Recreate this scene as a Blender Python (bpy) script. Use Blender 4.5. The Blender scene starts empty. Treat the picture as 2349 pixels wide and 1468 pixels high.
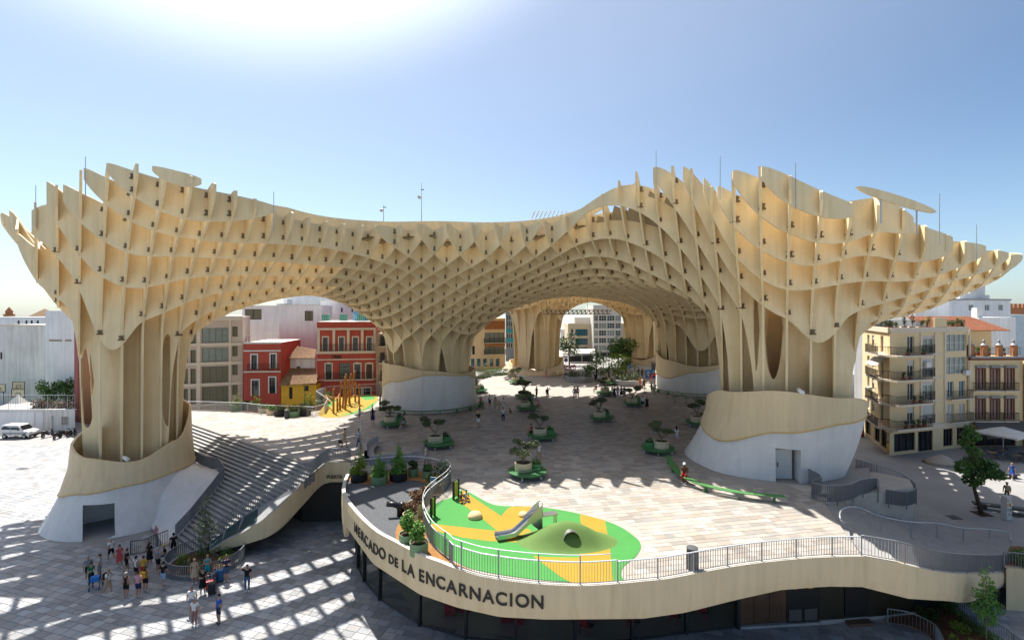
import bpy, bmesh, math, random
import numpy as np
from mathutils import Vector, Matrix
R = math.radians
random.seed(7)
S = bpy.context.scene
COL = S.collection

# ------------------------------------------------------------------ camera
F, CX, HY, HC = 1150.0, 1174.5, 715.0, 12.0      # focal length and horizon in photo pixels, eye height over the upper square
cam_d = bpy.data.cameras.new('camera'); cam = bpy.data.objects.new('camera', cam_d); COL.objects.link(cam)
cam_d.sensor_fit = 'HORIZONTAL'; cam_d.sensor_width = 36; cam_d.lens = F / 2349 * 36
cam_d.shift_y = -19 / 2349
cam_d.clip_start = 0.2; cam_d.clip_end = 4000
cam.location = (0, 0, HC); cam.rotation_euler = (R(90), 0, 0)
S.camera = cam

# ------------------------------------------------------------------ sky and sun
SUN_EL, SUN_AZ = 59.5, -34.0                     # azimuth from +Y, negative to the left
sun_dir = Vector((math.sin(R(SUN_AZ)) * math.cos(R(SUN_EL)), math.cos(R(SUN_AZ)) * math.cos(R(SUN_EL)), math.sin(R(SUN_EL))))
W = bpy.data.worlds.new('World'); S.world = W; W.use_nodes = True
nt = W.node_tree; nt.nodes.clear()
def wn(t, **k):
    n = nt.nodes.new(t)
    for a, b in k.items(): setattr(n, a, b)
    return n
sky = wn('ShaderNodeTexSky', sky_type='NISHITA', sun_disc=False, sun_elevation=R(SUN_EL), sun_rotation=R(SUN_AZ),
         altitude=0, air_density=1.0, dust_density=0.8, ozone_density=2.5)
bg = wn('ShaderNodeBackground'); bg.inputs['Strength'].default_value = 0.05
# aureole of the hazy summer sky round the sun
tc = wn('ShaderNodeTexCoord')
dot = wn('ShaderNodeVectorMath', operation='DOT_PRODUCT'); dot.inputs[1].default_value = sun_dir
nt.links.new(tc.outputs['Generated'], dot.inputs[0])
rmp = wn('ShaderNodeMapRange', interpolation_type='SMOOTHERSTEP'); rmp.inputs['From Min'].default_value = 0.76; rmp.inputs['From Max'].default_value = 0.95
nt.links.new(dot.outputs['Value'], rmp.inputs['Value'])
glow = wn('ShaderNodeVectorMath', operation='SCALE'); glow.inputs[0].default_value = (6.5, 6.2, 5.8)
nt.links.new(rmp.outputs['Result'], glow.inputs['Scale'])
rm2 = wn('ShaderNodeMapRange', interpolation_type='SMOOTHSTEP'); rm2.inputs['From Min'].default_value = 0.2; rm2.inputs['From Max'].default_value = 0.85
nt.links.new(dot.outputs['Value'], rm2.inputs['Value'])
gl2 = wn('ShaderNodeVectorMath', operation='SCALE'); gl2.inputs[0].default_value = (1.5, 1.35, 1.05)
nt.links.new(rm2.outputs['Result'], gl2.inputs['Scale'])
ad1 = wn('ShaderNodeVectorMath', operation='ADD'); nt.links.new(glow.outputs[0], ad1.inputs[0]); nt.links.new(gl2.outputs[0], ad1.inputs[1])
add = wn('ShaderNodeVectorMath', operation='ADD')
tint = wn('ShaderNodeVectorMath', operation='MULTIPLY'); tint.inputs[1].default_value = (0.58, 0.68, 0.74); nt.links.new(sky.outputs[0], tint.inputs[0])
sep = wn('ShaderNodeSeparateXYZ'); nt.links.new(tc.outputs['Generated'], sep.inputs[0])      # pale haze towards the horizon, the same all round
hz = wn('ShaderNodeMapRange', interpolation_type='SMOOTHERSTEP'); hz.inputs['From Min'].default_value = 0.42; hz.inputs['From Max'].default_value = -0.05; nt.links.new(sep.outputs['Z'], hz.inputs['Value'])
hzs = wn('ShaderNodeVectorMath', operation='SCALE'); hzs.inputs[0].default_value = (0.95, 1.05, 1.15); nt.links.new(hz.outputs['Result'], hzs.inputs['Scale'])
tin2 = wn('ShaderNodeVectorMath', operation='ADD'); nt.links.new(tint.outputs[0], tin2.inputs[0]); nt.links.new(hzs.outputs[0], tin2.inputs[1])
nt.links.new(tin2.outputs[0], add.inputs[0]); nt.links.new(ad1.outputs[0], add.inputs[1])
nt.links.new(add.outputs[0], bg.inputs['Color'])
out = wn('ShaderNodeOutputWorld'); nt.links.new(bg.outputs[0], out.inputs[0])
sl = bpy.data.lights.new('sun', 'SUN'); sl.energy = 2.85; sl.angle = R(0.5); sl.color = (1.0, 0.95, 0.87)
so = bpy.data.objects.new('sun', sl); COL.objects.link(so); so.rotation_euler = sun_dir.to_track_quat('Z', 'Y').to_euler()
so.location = (-20, 40, 60)
V = S.view_settings; V.view_transform = 'Standard'; V.look = 'None'; V.gamma = 1; V.exposure = 1.83; V.use_curve_mapping = False
S.cycles.max_bounces = 8; S.cycles.diffuse_bounces = 7; S.cycles.transparent_max_bounces = 12
S.cycles.use_denoising = True

# ------------------------------------------------------------------ helpers
def gp(px, py, z=0.0):                            # point of the level z under a photo pixel
    d = (HC - z) * F / (py - HY); return Vector(((px - CX) / F * d, d, z))
def qp(px, py, d):                                # point at depth d under a photo pixel
    return Vector(((px - CX) / F * d, d, HC - (py - HY) / F * d))

MATS = {}
def mat(name, col, rough=0.7, metal=0.0, var=0.12, scale=1.5, bump=0.0, bscale=20, streak=0.0, island=0.0, spec=0.4, hue=0.0, stain=None, alpha=None, emit=None, trans=0.0):
    if name in MATS: return MATS[name]
    m = bpy.data.materials.new(name); m.use_nodes = True; t = m.node_tree; p = t.nodes['Principled BSDF']
    N = t.nodes.new; Lk = t.links.new
    p.inputs['Roughness'].default_value = rough; p.inputs['Metallic'].default_value = metal
    p.inputs['Specular IOR Level'].default_value = spec
    c = (*col, 1)
    p.inputs['Base Color'].default_value = c
    co = N('ShaderNodeTexCoord'); src = None
    geo = N('ShaderNodeNewGeometry')
    if var or streak or island:
        nz = N('ShaderNodeTexNoise'); nz.inputs['Scale'].default_value = scale; nz.inputs['Detail'].default_value = 6; nz.inputs['Roughness'].default_value = 0.62
        Lk(geo.outputs['Position'], nz.inputs['Vector'])
        mr = N('ShaderNodeMapRange'); mr.inputs['From Min'].default_value = 0.28; mr.inputs['From Max'].default_value = 0.72
        mr.inputs['To Min'].default_value = 1 - var; mr.inputs['To Max'].default_value = 1 + var
        Lk(nz.outputs['Fac'], mr.inputs['Value']); src = mr.outputs['Result']
        if streak:
            mp = N('ShaderNodeMapping'); mp.inputs['Scale'].default_value = (3.0, 3.0, 0.16)
            Lk(geo.outputs['Position'], mp.inputs['Vector'])
            n2 = N('ShaderNodeTexNoise'); n2.inputs['Scale'].default_value = 1.0; n2.inputs['Detail'].default_value = 5; Lk(mp.outputs[0], n2.inputs['Vector'])
            m2 = N('ShaderNodeMapRange'); m2.inputs['From Min'].default_value = 0.3; m2.inputs['From Max'].default_value = 0.62; m2.inputs['To Min'].default_value = 1 - streak; m2.inputs['To Max'].default_value = 1.0
            Lk(n2.outputs['Fac'], m2.inputs['Value'])
            mm = N('ShaderNodeMath'); mm.operation = 'MULTIPLY'; Lk(src, mm.inputs[0]); Lk(m2.outputs['Result'], mm.inputs[1]); src = mm.outputs[0]
        if island:
            at = N('ShaderNodeAttribute'); at.attribute_name = 'tone'; at.attribute_type = 'GEOMETRY'
            m3 = N('ShaderNodeMapRange'); m3.inputs['To Min'].default_value = 1 - island; m3.inputs['To Max'].default_value = 1 + island
            Lk(at.outputs['Fac'], m3.inputs['Value'])
            mm = N('ShaderNodeMath'); mm.operation = 'MULTIPLY'; Lk(src, mm.inputs[0]); Lk(m3.outputs['Result'], mm.inputs[1]); src = mm.outputs[0]
        vs = N('ShaderNodeVectorMath'); vs.operation = 'SCALE'; vs.inputs[0].default_value = col; Lk(src, vs.inputs['Scale'])
        res = vs.outputs[0]
        if stain:                                        # weathering run-off: broken vertical marks of a warmer tone
            mp = N('ShaderNodeMapping'); mp.inputs['Scale'].default_value = (1.1, 1.1, 0.11); Lk(geo.outputs['Position'], mp.inputs['Vector'])
            n3 = N('ShaderNodeTexNoise'); n3.inputs['Scale'].default_value = 1.3; n3.inputs['Detail'].default_value = 7; n3.inputs['Roughness'].default_value = .7; Lk(mp.outputs[0], n3.inputs['Vector'])
            m4 = N('ShaderNodeMapRange'); m4.inputs['From Min'].default_value = .52; m4.inputs['From Max'].default_value = .74; m4.inputs['To Max'].default_value = .8; Lk(n3.outputs['Fac'], m4.inputs['Value'])
            mx = N('ShaderNodeMix'); mx.data_type = 'RGBA'; Lk(m4.outputs['Result'], mx.inputs['Factor']); Lk(res, mx.inputs['A']); mx.inputs['B'].default_value = (*stain, 1); res = mx.outputs['Result']
        if hue:
            at2 = N('ShaderNodeAttribute'); at2.attribute_name = 'tint'; at2.attribute_type = 'GEOMETRY'
            mx = N('ShaderNodeMix'); mx.data_type = 'RGBA'; mx.blend_type = 'MULTIPLY'; mx.inputs['Factor'].default_value = 1.0
            rp = N('ShaderNodeValToRGB'); e = rp.color_ramp.elements
            e[0].color = (1 + hue, 1.0, 1 - hue, 1); e[1].color = (1 - hue, 1.0, 1 + hue, 1)
            Lk(at2.outputs['Fac'], rp.inputs['Fac']); Lk(res, mx.inputs['A']); Lk(rp.outputs['Color'], mx.inputs['B']); res = mx.outputs['Result']
        Lk(res, p.inputs['Base Color'])
    if bump:
        nb = N('ShaderNodeTexNoise'); nb.inputs['Scale'].default_value = bscale; nb.inputs['Detail'].default_value = 4
        Lk(geo.outputs['Position'], nb.inputs['Vector'])
        b = N('ShaderNodeBump'); b.inputs['Strength'].default_value = bump; b.inputs['Distance'].default_value = 0.05
        Lk(nb.outputs['Fac'], b.inputs['Height']); Lk(b.outputs[0], p.inputs['Normal'])
    if alpha is not None: p.inputs['Alpha'].default_value = alpha
    if trans: p.inputs['Transmission Weight'].default_value = trans
    if emit: p.inputs['Emission Color'].default_value = (*emit[0], 1); p.inputs['Emission Strength'].default_value = emit[1]
    MATS[name] = m; return m

class MB:
    """collects faces and links them as ONE mesh object"""
    def __init__(s): s.v = []; s.f = []; s.m = []; s.tone = None
    def add(s, vs, fs, mi=0):
        b = len(s.v); s.v += [tuple(v) for v in vs]; s.f += [tuple(b + i for i in f) for f in fs]; s.m += [mi] * len(fs); return s
    def box(s, c, size, rz=0.0, mi=0, M=None):
        x, y, z = size[0] / 2, size[1] / 2, size[2] / 2; ca, sa = math.cos(rz), math.sin(rz)
        P = [(i * x, j * y, k * z) for k in (-1, 1) for i, j in ((-1, -1), (1, -1), (1, 1), (-1, 1))]
        if M is not None: P = [tuple(M @ Vector(p)) for p in P]
        P = [(c[0] + p[0] * ca - p[1] * sa, c[1] + p[0] * sa + p[1] * ca, c[2] + p[2]) for p in P]
        return s.add(P, [(3, 2, 1, 0), (4, 5, 6, 7), (0, 1, 5, 4), (1, 2, 6, 5), (2, 3, 7, 6), (3, 0, 4, 7)], mi)
    def bx(s, x0, x1, y0, y1, z0, z1, mi=0): return s.box(((x0 + x1) / 2, (y0 + y1) / 2, (z0 + z1) / 2), (x1 - x0, y1 - y0, z1 - z0), 0, mi)
    def tube(s, pts, r, n=8, mi=0, cap=True, closed=False):
        pts = [Vector(p) for p in pts]; K = len(pts); rs = r if hasattr(r, '__len__') else [r] * K
        vs = []; up = None
        for i, p in enumerate(pts):
            if closed: t = pts[(i + 1) % K] - pts[i - 1]
            else: t = pts[min(i + 1, K - 1)] - pts[max(i - 1, 0)]
            if t.length < 1e-9: t = Vector((0, 0, 1))
            t.normalize()
            if up is None: up = Vector((0, 0, 1)) if abs(t.z) < 0.9 else Vector((1, 0, 0))
            a = t.cross(up)
            if a.length < 1e-4: a = t.cross(Vector((1, 0, 0.01)))
            a.normalize(); b = a.cross(t); up = b
            for k in range(n):
                w = 2 * math.pi * k / n; vs.append(p + (a * math.cos(w) + b * math.sin(w)) * rs[i])
        fs = []
        for i in range(K if closed else K - 1):
            j = (i + 1) % K
            for k in range(n): fs.append((i * n + k, i * n + (k + 1) % n, j * n + (k + 1) % n, j * n + k))
        if cap and not closed: fs.append(tuple(range(n))[::-1]); fs.append(tuple((K - 1) * n + k for k in range(n)))
        return s.add(vs, fs, mi)
    def lathe(s, prof, c=(0, 0, 0), n=24, mi=0, cap=(True, True), sx=1.0, sy=1.0):
        vs = [(c[0] + r * sx * math.cos(2 * math.pi * k / n), c[1] + r * sy * math.sin(2 * math.pi * k / n), c[2] + z) for r, z in prof for k in range(n)]
        fs = [(i * n + k, i * n + (k + 1) % n, (i + 1) * n + (k + 1) % n, (i + 1) * n + k) for i in range(len(prof) - 1) for k in range(n)]
        if cap[0]: fs.append(tuple(range(n))[::-1])
        if cap[1]: fs.append(tuple((len(prof) - 1) * n + k for k in range(n)))
        return s.add(vs, fs, mi)
    def prism(s, poly, z0, z1, mi=0, bottom=True):
        n = len(poly)
        a = sum(poly[i][0] * poly[(i + 1) % n][1] - poly[(i + 1) % n][0] * poly[i][1] for i in range(n))
        if a < 0: poly = poly[::-1]
        vs = [(p[0], p[1], z0) for p in poly] + [(p[0], p[1], z1) for p in poly]
        fs = [tuple(range(n, 2 * n))] + [(i, (i + 1) % n, n + (i + 1) % n, n + i) for i in range(n)]
        if bottom: fs.append(tuple(range(n))[::-1])
        return s.add(vs, fs, mi)
    def band(s, A, B, mi=0, closed=False):           # strip of quads between two polylines
        n = len(A); vs = list(A) + list(B)
        return s.add(vs, [(i, (i + 1) % n, n + (i + 1) % n, n + i) for i in range(n if closed else n - 1)], mi)
    def build(s, name, mats, parent=None, smooth=False, offset=None, kind=None):
        me = bpy.data.meshes.new(name)
        off = Vector(offset) if offset is not None else Vector((0, 0, 0))
        vs = np.array([tuple(v) for v in s.v], dtype=np.float64).reshape(-1, 3) - np.array(off)
        me.from_pydata(vs.tolist(), [], s.f)
        if not isinstance(mats, (list, tuple)): mats = [mats]
        for m in mats: me.materials.append(m)
        if len(mats) > 1: me.polygons.foreach_set('material_index', s.m)
        if s.tone is not None:
            for nm, arr in s.tone.items():
                a = me.attributes.new(nm, 'FLOAT', 'FACE'); a.data.foreach_set('value', arr)
        if smooth: me.shade_smooth() if smooth is True else me.set_sharp_from_angle(angle=R(smooth)) if False else None
        if smooth:
            me.polygons.foreach_set('use_smooth', [True] * len(me.polygons))
            if smooth is not True: me.set_sharp_from_angle(angle=R(smooth))
        me.update()
        o = bpy.data.objects.new(name, me); COL.objects.link(o)
        if parent is not None: o.parent = parent
        if kind: o['kind'] = kind
        return o
def thing(name, label, cat, loc=(0, 0, 0), rz=0.0, group=None):
    o = bpy.data.objects.new(name, None); COL.objects.link(o); o.location = loc; o.rotation_euler = (0, 0, rz)
    o['label'] = label; o['category'] = cat
    if group: o['group'] = group
    return o
def tag(o, label, cat, group=None):
    o['label'] = label; o['category'] = cat
    if group: o['group'] = group
    return o
def W2(th, mb, name, mats, smooth=False, kind=None):  # a part given in world coordinates under an unrotated thing
    return mb.build(name, mats, th, smooth, offset=th.location, kind=kind)
def dup(o, parent=None, loc=None, rz=None, scale=None, label=None, group=None):
    c = o.copy(); COL.objects.link(c)
    if parent is not None: c.parent = parent
    if loc is not None: c.location = loc
    if rz is not None: c.rotation_euler = (0, 0, rz)
    if scale is not None: c.scale = (scale,) * 3 if not hasattr(scale, '__len__') else scale
    if label: c['label'] = label
    if group: c['group'] = group
    for ch in list(o.children): dup(ch, c)
    return c
def crv(pts, n=8, closed=False):                      # Catmull-Rom through points
    P = [Vector(p) for p in pts]; K = len(P); o = []
    for i in range(K if closed else K - 1):
        p0 = P[(i - 1) % K] if closed or i > 0 else P[0] * 2 - P[1]
        p1 = P[i]; p2 = P[(i + 1) % K]
        p3 = P[(i + 2) % K] if closed or i + 2 < K else P[-1] * 2 - P[-2]
        for k in range(n):
            t = k / n
            o.append(0.5 * ((2 * p1) + (p2 - p0) * t + (2 * p0 - 5 * p1 + 4 * p2 - p3) * t * t + (3 * p1 - p0 - 3 * p2 + p3) * t ** 3))
    if not closed: o.append(P[-1])
    return o
def even(pts, step, closed=False):                     # resample a polyline at an even step
    P = [Vector(p) for p in pts]
    if closed: P.append(P[0])
    L = [0]
    for a, b in zip(P, P[1:]): L.append(L[-1] + (b - a).length)
    n = max(1, round(L[-1] / step)); o = []; j = 0
    for i in range(n + (0 if closed else 1)):
        s_ = L[-1] * i / n
        while j < len(L) - 2 and L[j + 1] < s_: j += 1
        w = (s_ - L[j]) / max(L[j + 1] - L[j], 1e-9); o.append(P[j].lerp(P[j + 1], w))
    return o
def inside(x, y, poly):
    c = False; n = len(poly); j = n - 1
    for i in range(n):
        a, b = poly[i], poly[j]
        if (a[1] > y) != (b[1] > y) and x < (b[0] - a[0]) * (y - a[1]) / (b[1] - a[1]) + a[0]: c = not c
        j = i
    return c
def inside_np(x, y, poly):
    c = np.zeros(x.shape, bool); P = np.array([(p[0], p[1]) for p in poly]); Q = np.roll(P, 1, 0)
    for (ax, ay), (bx, by) in zip(P, Q):
        if ay == by: continue
        c ^= ((ay > y) != (by > y)) & (x < (bx - ax) * (y - ay) / (by - ay) + ax)
    return c

CREAM = mat('cream_coated_timber', (0.765, 0.625, 0.385), 0.62, var=0.07, scale=0.5, streak=0.10, stain=(.62, .46, .24))
CREAM2 = mat('cream_fascia_paint', (0.66, 0.52, 0.32), 0.6, var=0.06, scale=0.4, streak=0.10, stain=(.50, .37, .20))
STEEL = mat('dark_bracket_steel', (0.15, 0.105, 0.06), 0.55, metal=0.3)
CONC = mat('white_grey_concrete', (0.66, 0.645, 0.625), 0.75, var=0.08, scale=0.6, bump=0.15, bscale=3, streak=.05, stain=(.54, .53, .51))
GREYM = mat('galvanised_steel', (0.42, 0.43, 0.45), 0.45, metal=0.6, var=0.08)
DARK = mat('dark_glass', (0.015, 0.017, 0.02), 0.08, spec=0.6, var=0)
BLACK = mat('black_metal', (0.02, 0.02, 0.022), 0.5, var=0)
ZL = -5.0                                             # level of the lower square and the streets
# ------------------------------------------------------------------ lattice canopy
TR = dict(  # trunk: x, y, radius, drop, width, foot level of the plates
    left=(-32.4, 43.0, 3.55, 4.0, 2.6, -0.6), right=(21.6, 40.2, 4.6, 4.2, 3.0, 4.0), middle=(-10.7, 65.0, 5.1, 5.5, 4.0, 3.9),
    rear=(28.5, 77.0, 5.6, 5.5, 4.0, 3.4))
TRF = dict(a=(4.9, 99.0, 4.6, 4.5, 3.5, 1.0), b=(27.5, 106.0, 3.4, 4.5, 4.0, 2.4))
TH = 2.35
def drop(trunks, x, y):
    e = np.zeros(np.shape(x))
    for cx, cy, r0, D, w, zb in trunks.values():
        r = np.hypot(x - cx, y - cy); q = np.maximum(r0 + 0.8 - r, 0)
        e += D * np.exp(-np.maximum(r - r0, 0) / w) + np.where(q < 0.8, 3.5 * (q / 0.8) ** 2, 3.5 + (q - 0.8) * 30)
    return e
def tps(pts, vals):
    P = np.array(pts, float); n = len(P)
    d = np.hypot(P[:, None, 0] - P[None, :, 0], P[:, None, 1] - P[None, :, 1])
    K = np.where(d > 0, d * d * np.log(np.maximum(d, 1e-9)), 0) + np.eye(n) * 3.0
    Q = np.c_[np.ones(n), P]; A = np.r_[np.c_[K, Q], np.c_[Q.T, np.zeros((3, 3))]]
    w = np.linalg.solve(A, np.r_[np.array(vals, float), 0, 0, 0])
    def f(x, y):
        d = np.hypot(x[..., None] - P[:, 0], y[..., None] - P[:, 1])
        return (np.where(d > 0, d * d * np.log(np.maximum(d, 1e-9)), 0) @ w[:n]) + w[n] + w[n + 1] * x + w[n + 2] * y
    return f
def rim(px, py, d): p = qp(px, py, d); return (p.x, p.y, p.z)
# rim of the near canopy: plan position and height of the middle of the plates' ends
RIM = [rim(2, 508, 46), rim(26, 468, 42), rim(90, 428, 38), rim(180, 398, 34), rim(285, 392, 31.2), rim(400, 412, 31), rim(520, 447, 33),
       rim(640, 492, 36.5), rim(760, 527, 40), rim(880, 537, 42.5), rim(1000, 535, 43.5), rim(1120, 538, 43.5), rim(1230, 532, 44), rim(1310, 512, 44),
       rim(1370, 467, 43), rim(1430, 414, 41.2), rim(1510, 394, 38.8), rim(1600, 388, 35), rim(1690, 398, 29.8), rim(1770, 412, 27.8), rim(1870, 455, 27.4),
       rim(1990, 500, 28.6), rim(2110, 537, 31), rim(2220, 570, 34.5), rim(2310, 592, 38.5), (43.6, 43.5, 16.6),
       (41.5, 51, 16.5), (39, 60, 16.5), (41, 70, 17), (42, 80, 17), (36, 87, 17), (26, 88, 16.5), (16, 84, 16.3), (7, 80, 16.6), (-2, 80, 16.8), (-11, 81, 17),
       (-19, 76, 17), (-23.5, 68, 16.8), (-23.5, 60, 16.2), (-27, 55.5, 16.6), (-34, 58, 18), (-41, 57, 18.8), (-47, 53.5, 19.2), (-49, 50, 19.5)]
INN = [(-18.9, 50, 13.9), (-22.6, 46, 13.2), (-25, 42, 13.4), (-25.5, 38, 15.3), (-31, 36.5, 16.3), (-25.8, 34, 18.3), (-27, 35.5, 16.8), (-28.3, 37, 14.6), (-45.3, 48.5, 16.4), (-42, 46, 14.2), (-38.3, 44.3, 11.8), (-38, 49, 13.6), (-38.4, 40.6, 14.0), (-41.4, 42, 17.0), (-29.5, 50, 12),
       (-32.4, 43, 13.6, 1),
       (-10, 48, 15.6), (-3, 47.5, 15.8), (-7, 52, 13.2), (-13, 54, 12.4), (-18, 58, 12.2), (-19, 66, 12.2), (-1.5, 62, 11.6), (-3, 69, 11.6), (-10, 74, 12.5),
       (5.5, 58, 14.2), (6.5, 68, 14.0), (12, 60, 14.3), (16, 70, 13.2), (6, 46.5, 18.0), (10.5, 43, 18.6), (13.6, 33, 17.8), (14.6, 35.2, 16.2), (16.4, 30.2, 16.7), (17.2, 31.7, 15.2), (18.1, 33.2, 13.6), (21.9, 30.5, 16.8), (23.2, 32.3, 15.4), (24.4, 34, 14.0), (30.8, 34.5, 15.5), (32.5, 36.5, 14.7),
       (30, 39, 11.8), (34.6, 43, 11.7), (39.3, 43, 13.7), (42, 43.2, 15.0), (36.5, 39.8, 14.0), (12.5, 45, 15.2), (20, 50, 13.6), (28, 50, 12.6), (35, 50, 13.6), (20, 62, 13.6), (30, 62, 13.2), (22, 84, 13.5), (36, 78, 13),
       (21.6, 40.2, 13.2, 1)]
RIMF = [(-5, 92, 17), (-7, 100, 17), (-2, 108, 17.5), (6, 113, 17.5), (16, 117, 17.5), (28, 120, 17.5), (38, 115, 17.5), (41, 105, 17), (38, 96, 17), (30, 93, 16.5), (20, 92, 16.6), (10, 89, 17), (2, 88, 17)]
INNF = [(-1, 94, 13.5), (12, 96, 13.2), (15, 104, 14), (20, 100, 13.7), (22, 110, 13), (32, 100, 13)]

KD = 1.065                                              # the lattice is drawn straight in polar distance and bearing, then laid out in the scene's plan
def to_plan(u, v): r = np.hypot(u, v); p = np.arctan2(u, v); return r * p, r * KD
def from_plan(x, y): r = y / KD; p = x / r; return r * np.sin(p), r * np.cos(p)
A1, A2, SP, PT = R(-54), R(32), 1.70, 0.15           # directions of the two plate families, spacing, plate thickness
HOLES = set()
def canopy(root, trunks, RIMP, INP, part, lim):
    bpoly = crv([Vector((p[0], p[1], 0)) for p in RIMP], 10, True)
    BP = np.array([(p.x, p.y) for p in bpoly])
    pts = [(p[0], p[1]) for p in RIMP] + [(p[0], p[1]) for p in INP]
    xi = np.array([p[0] for p in INP], float); yi = np.array([p[1] for p in INP], float)
    BQ = np.roll(BP, -1, 0)
    def sdist(x, y):
        ins = inside_np(x, y, BP)
        d2 = np.full(x.shape, 1e9)
        for (ax, ay), (bx, by) in zip(BP, BQ):
            ux, uy = bx - ax, by - ay; L = ux * ux + uy * uy + 1e-12
            t = np.clip(((x - ax) * ux + (y - ay) * uy) / L, 0, 1)
            d2 = np.minimum(d2, (x - ax - t * ux) ** 2 + (y - ay - t * uy) ** 2)
        return np.where(ins, np.sqrt(d2), -1)
    prof = lambda s: np.sqrt(1 - (1 - np.clip(s / 3.8, 0, 1)) ** 2)
    lens = TH * .66 * (1 - prof(sdist(xi, yi)))
    vals = [p[2] - TH / 2 for p in RIMP] + [p[2] + (0 if len(p) > 3 else d - l) for p, d, l in zip(INP, drop(trunks, xi, yi), lens)]
    C = tps(pts, vals)
    def field(x, y):
        s = sdist(x, y); g = prof(s); c = C(x, y)
        tl = .66 + .26 * np.exp(-((x + 3) / 8.5) ** 2) * (y < 50)
        top = c + TH * (tl + (1 - tl) * g); bot = c + TH * tl * (1 - g) - drop(trunks, x, y)
        for cx, cy, r0, D, w, zb in trunks.values():
            r = np.hypot(x - cx, y - cy); bot = np.where(r < r0 + 2.5, np.maximum(bot, zb), bot)
        return s, bot, top
    lines = {}
    for fam, ang in ((0, A1), (1, A2)):
        a = np.array((math.sin(ang), math.cos(ang))); n = np.array((math.cos(ang), -math.sin(ang)))
        TP = np.stack(from_plan(BP[:, 0], BP[:, 1]), 1); off = TP @ n; al = TP @ a
        for k in range(math.floor(off.min() / SP), math.ceil(off.max() / SP) + 1):
            o = (k + 0.5) * SP
            t = np.arange(al.min() - 0.1, al.max() + 0.1, 0.16)
            x, y = to_plan(n[0] * o + a[0] * t, n[1] * o + a[1] * t)
            s, b, tp = field(x, y)
            # tall oval openings in the plates of the near trunks
            lo_ = np.full(len(t), np.nan); hi_ = lo_.copy(); rr_ = np.full(len(t), 99.0)
            for nm, (cx, cy, r0, D, w, zb) in trunks.items():
                r = np.hypot(x - cx, y - cy); rr_ = np.minimum(rr_, r - r0)
                if nm not in ('left', 'right') or r.min() > r0: continue
                cell = np.floor(t / SP); fr = (t / SP - cell - .5) / .40
                for ce in np.unique(cell[r < r0 - .2]):
                    if not ((nm, fam, k, int(ce)) in HOLES or random.Random(hash((fam, k, int(ce))) % 9973).random() < .34): continue
                    m_ = (cell == ce) & (np.abs(fr) < 1) & (r < r0 + .3); rv = random.Random(int(ce) * 7 + k); zc = zb + rv.uniform(5.6, 7.4); hh = rv.uniform(2.8, 4.2) * np.sqrt(np.maximum(1 - fr ** 2, 0))
                    lo_[m_] = np.maximum(zc - hh[m_], zb + .8); hi_[m_] = np.minimum(zc + hh[m_], tp[m_] - 4)
                    lo_[m_ & (lo_ < b + .4)] = np.nan
            i = 0
            while i < len(t):
                if s[i] <= 0: i += 1; continue
                j = i
                while j < len(t) and s[j] > 0: j += 1
                if (j - i) > 6:
                    # drop samples on calm stretches
                    keep = [i]
                    for q in range(i + 1, j):
                        if q == j - 1 or (q - keep[-1]) >= 5 or q - i < 12 or j - q < 12 or abs(b[q] - b[keep[-1]]) > 0.35 or rr_[q] < .6: keep.append(q)
                    xs, ys, bs, ts = x[keep], y[keep], b[keep], tp[keep]
                    K = len(keep); mb = MB(); vs = []; tx, ty = np.gradient(xs), np.gradient(ys); tl_ = np.hypot(tx, ty); hx, hy = ty / tl_ * PT / 2, -tx / tl_ * PT / 2
                    for sg in (1, -1):
                        vs += [(xs[q] + sg * hx[q], ys[q] + sg * hy[q], bs[q]) for q in range(K)]
                        vs += [(xs[q] + sg * hx[q], ys[q] + sg * hy[q], ts[q]) for q in range(K)]
                    fs = []; lq, hq = lo_[keep], hi_[keep]; hole = ~np.isnan(lq); zc_ = np.nanmean((lq + hq) / 2) if hole.any() else 0
                    if hole.any():
                        base = len(vs)
                        for sg in (1, -1):
                            for arr in (lq, hq):
                                z0_ = None
                                for q in range(K):
                                    z = arr[q]
                                    if np.isnan(z):
                                        nb = [lq[j] * .5 + hq[j] * .5 for j in (q - 1, q + 1) if 0 <= j < K and hole[j]]; z = nb[0] if nb else zc_
                                    vs.append((xs[q] + sg * hx[q], ys[q] + sg * hy[q], z))
                    for q in range(K - 1):
                        if hole[q] or hole[q + 1]:
                            A, B, C_, D_ = base, base + K, base + 2 * K, base + 3 * K
                            fs += [(q, q + 1, A + q + 1, A + q), (B + q, B + q + 1, K + q + 1, K + q), (C_ + q, C_ + q + 1, 2 * K + q + 1, 2 * K + q), (3 * K + q, 3 * K + q + 1, D_ + q + 1, D_ + q),
                                   (2 * K + q, 2 * K + q + 1, q + 1, q), (K + q, K + q + 1, 3 * K + q + 1, 3 * K + q), (A + q, A + q + 1, C_ + q + 1, C_ + q), (D_ + q, D_ + q + 1, B + q + 1, B + q)]
                            continue
                        fs += [(q, q + 1, K + q + 1, K + q), (3 * K + q, 3 * K + q + 1, 2 * K + q + 1, 2 * K + q),
                               (2 * K + q, 2 * K + q + 1, q + 1, q), (K + q, K + q + 1, 3 * K + q + 1, 3 * K + q)]
                    fs += [(0, K, 3 * K, 2 * K), (2 * K - 1, K - 1, 3 * K - 1, 4 * K - 1)]
                    mb.add(vs, fs); mb.build(part, CREAM, root)
                i = j
            lines[(fam, k)] = 1
    # steel connectors where the plates cross
    n0 = np.array((math.cos(A1), -math.sin(A1))); n1 = np.array((math.cos(A2), -math.sin(A2)))
    k0 = [k for f, k in lines if f == 0]; k1 = [k for f, k in lines if f == 1]
    G = np.array([((i + 0.5) * SP, (j + 0.5) * SP) for i in k0 for j in k1])
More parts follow.
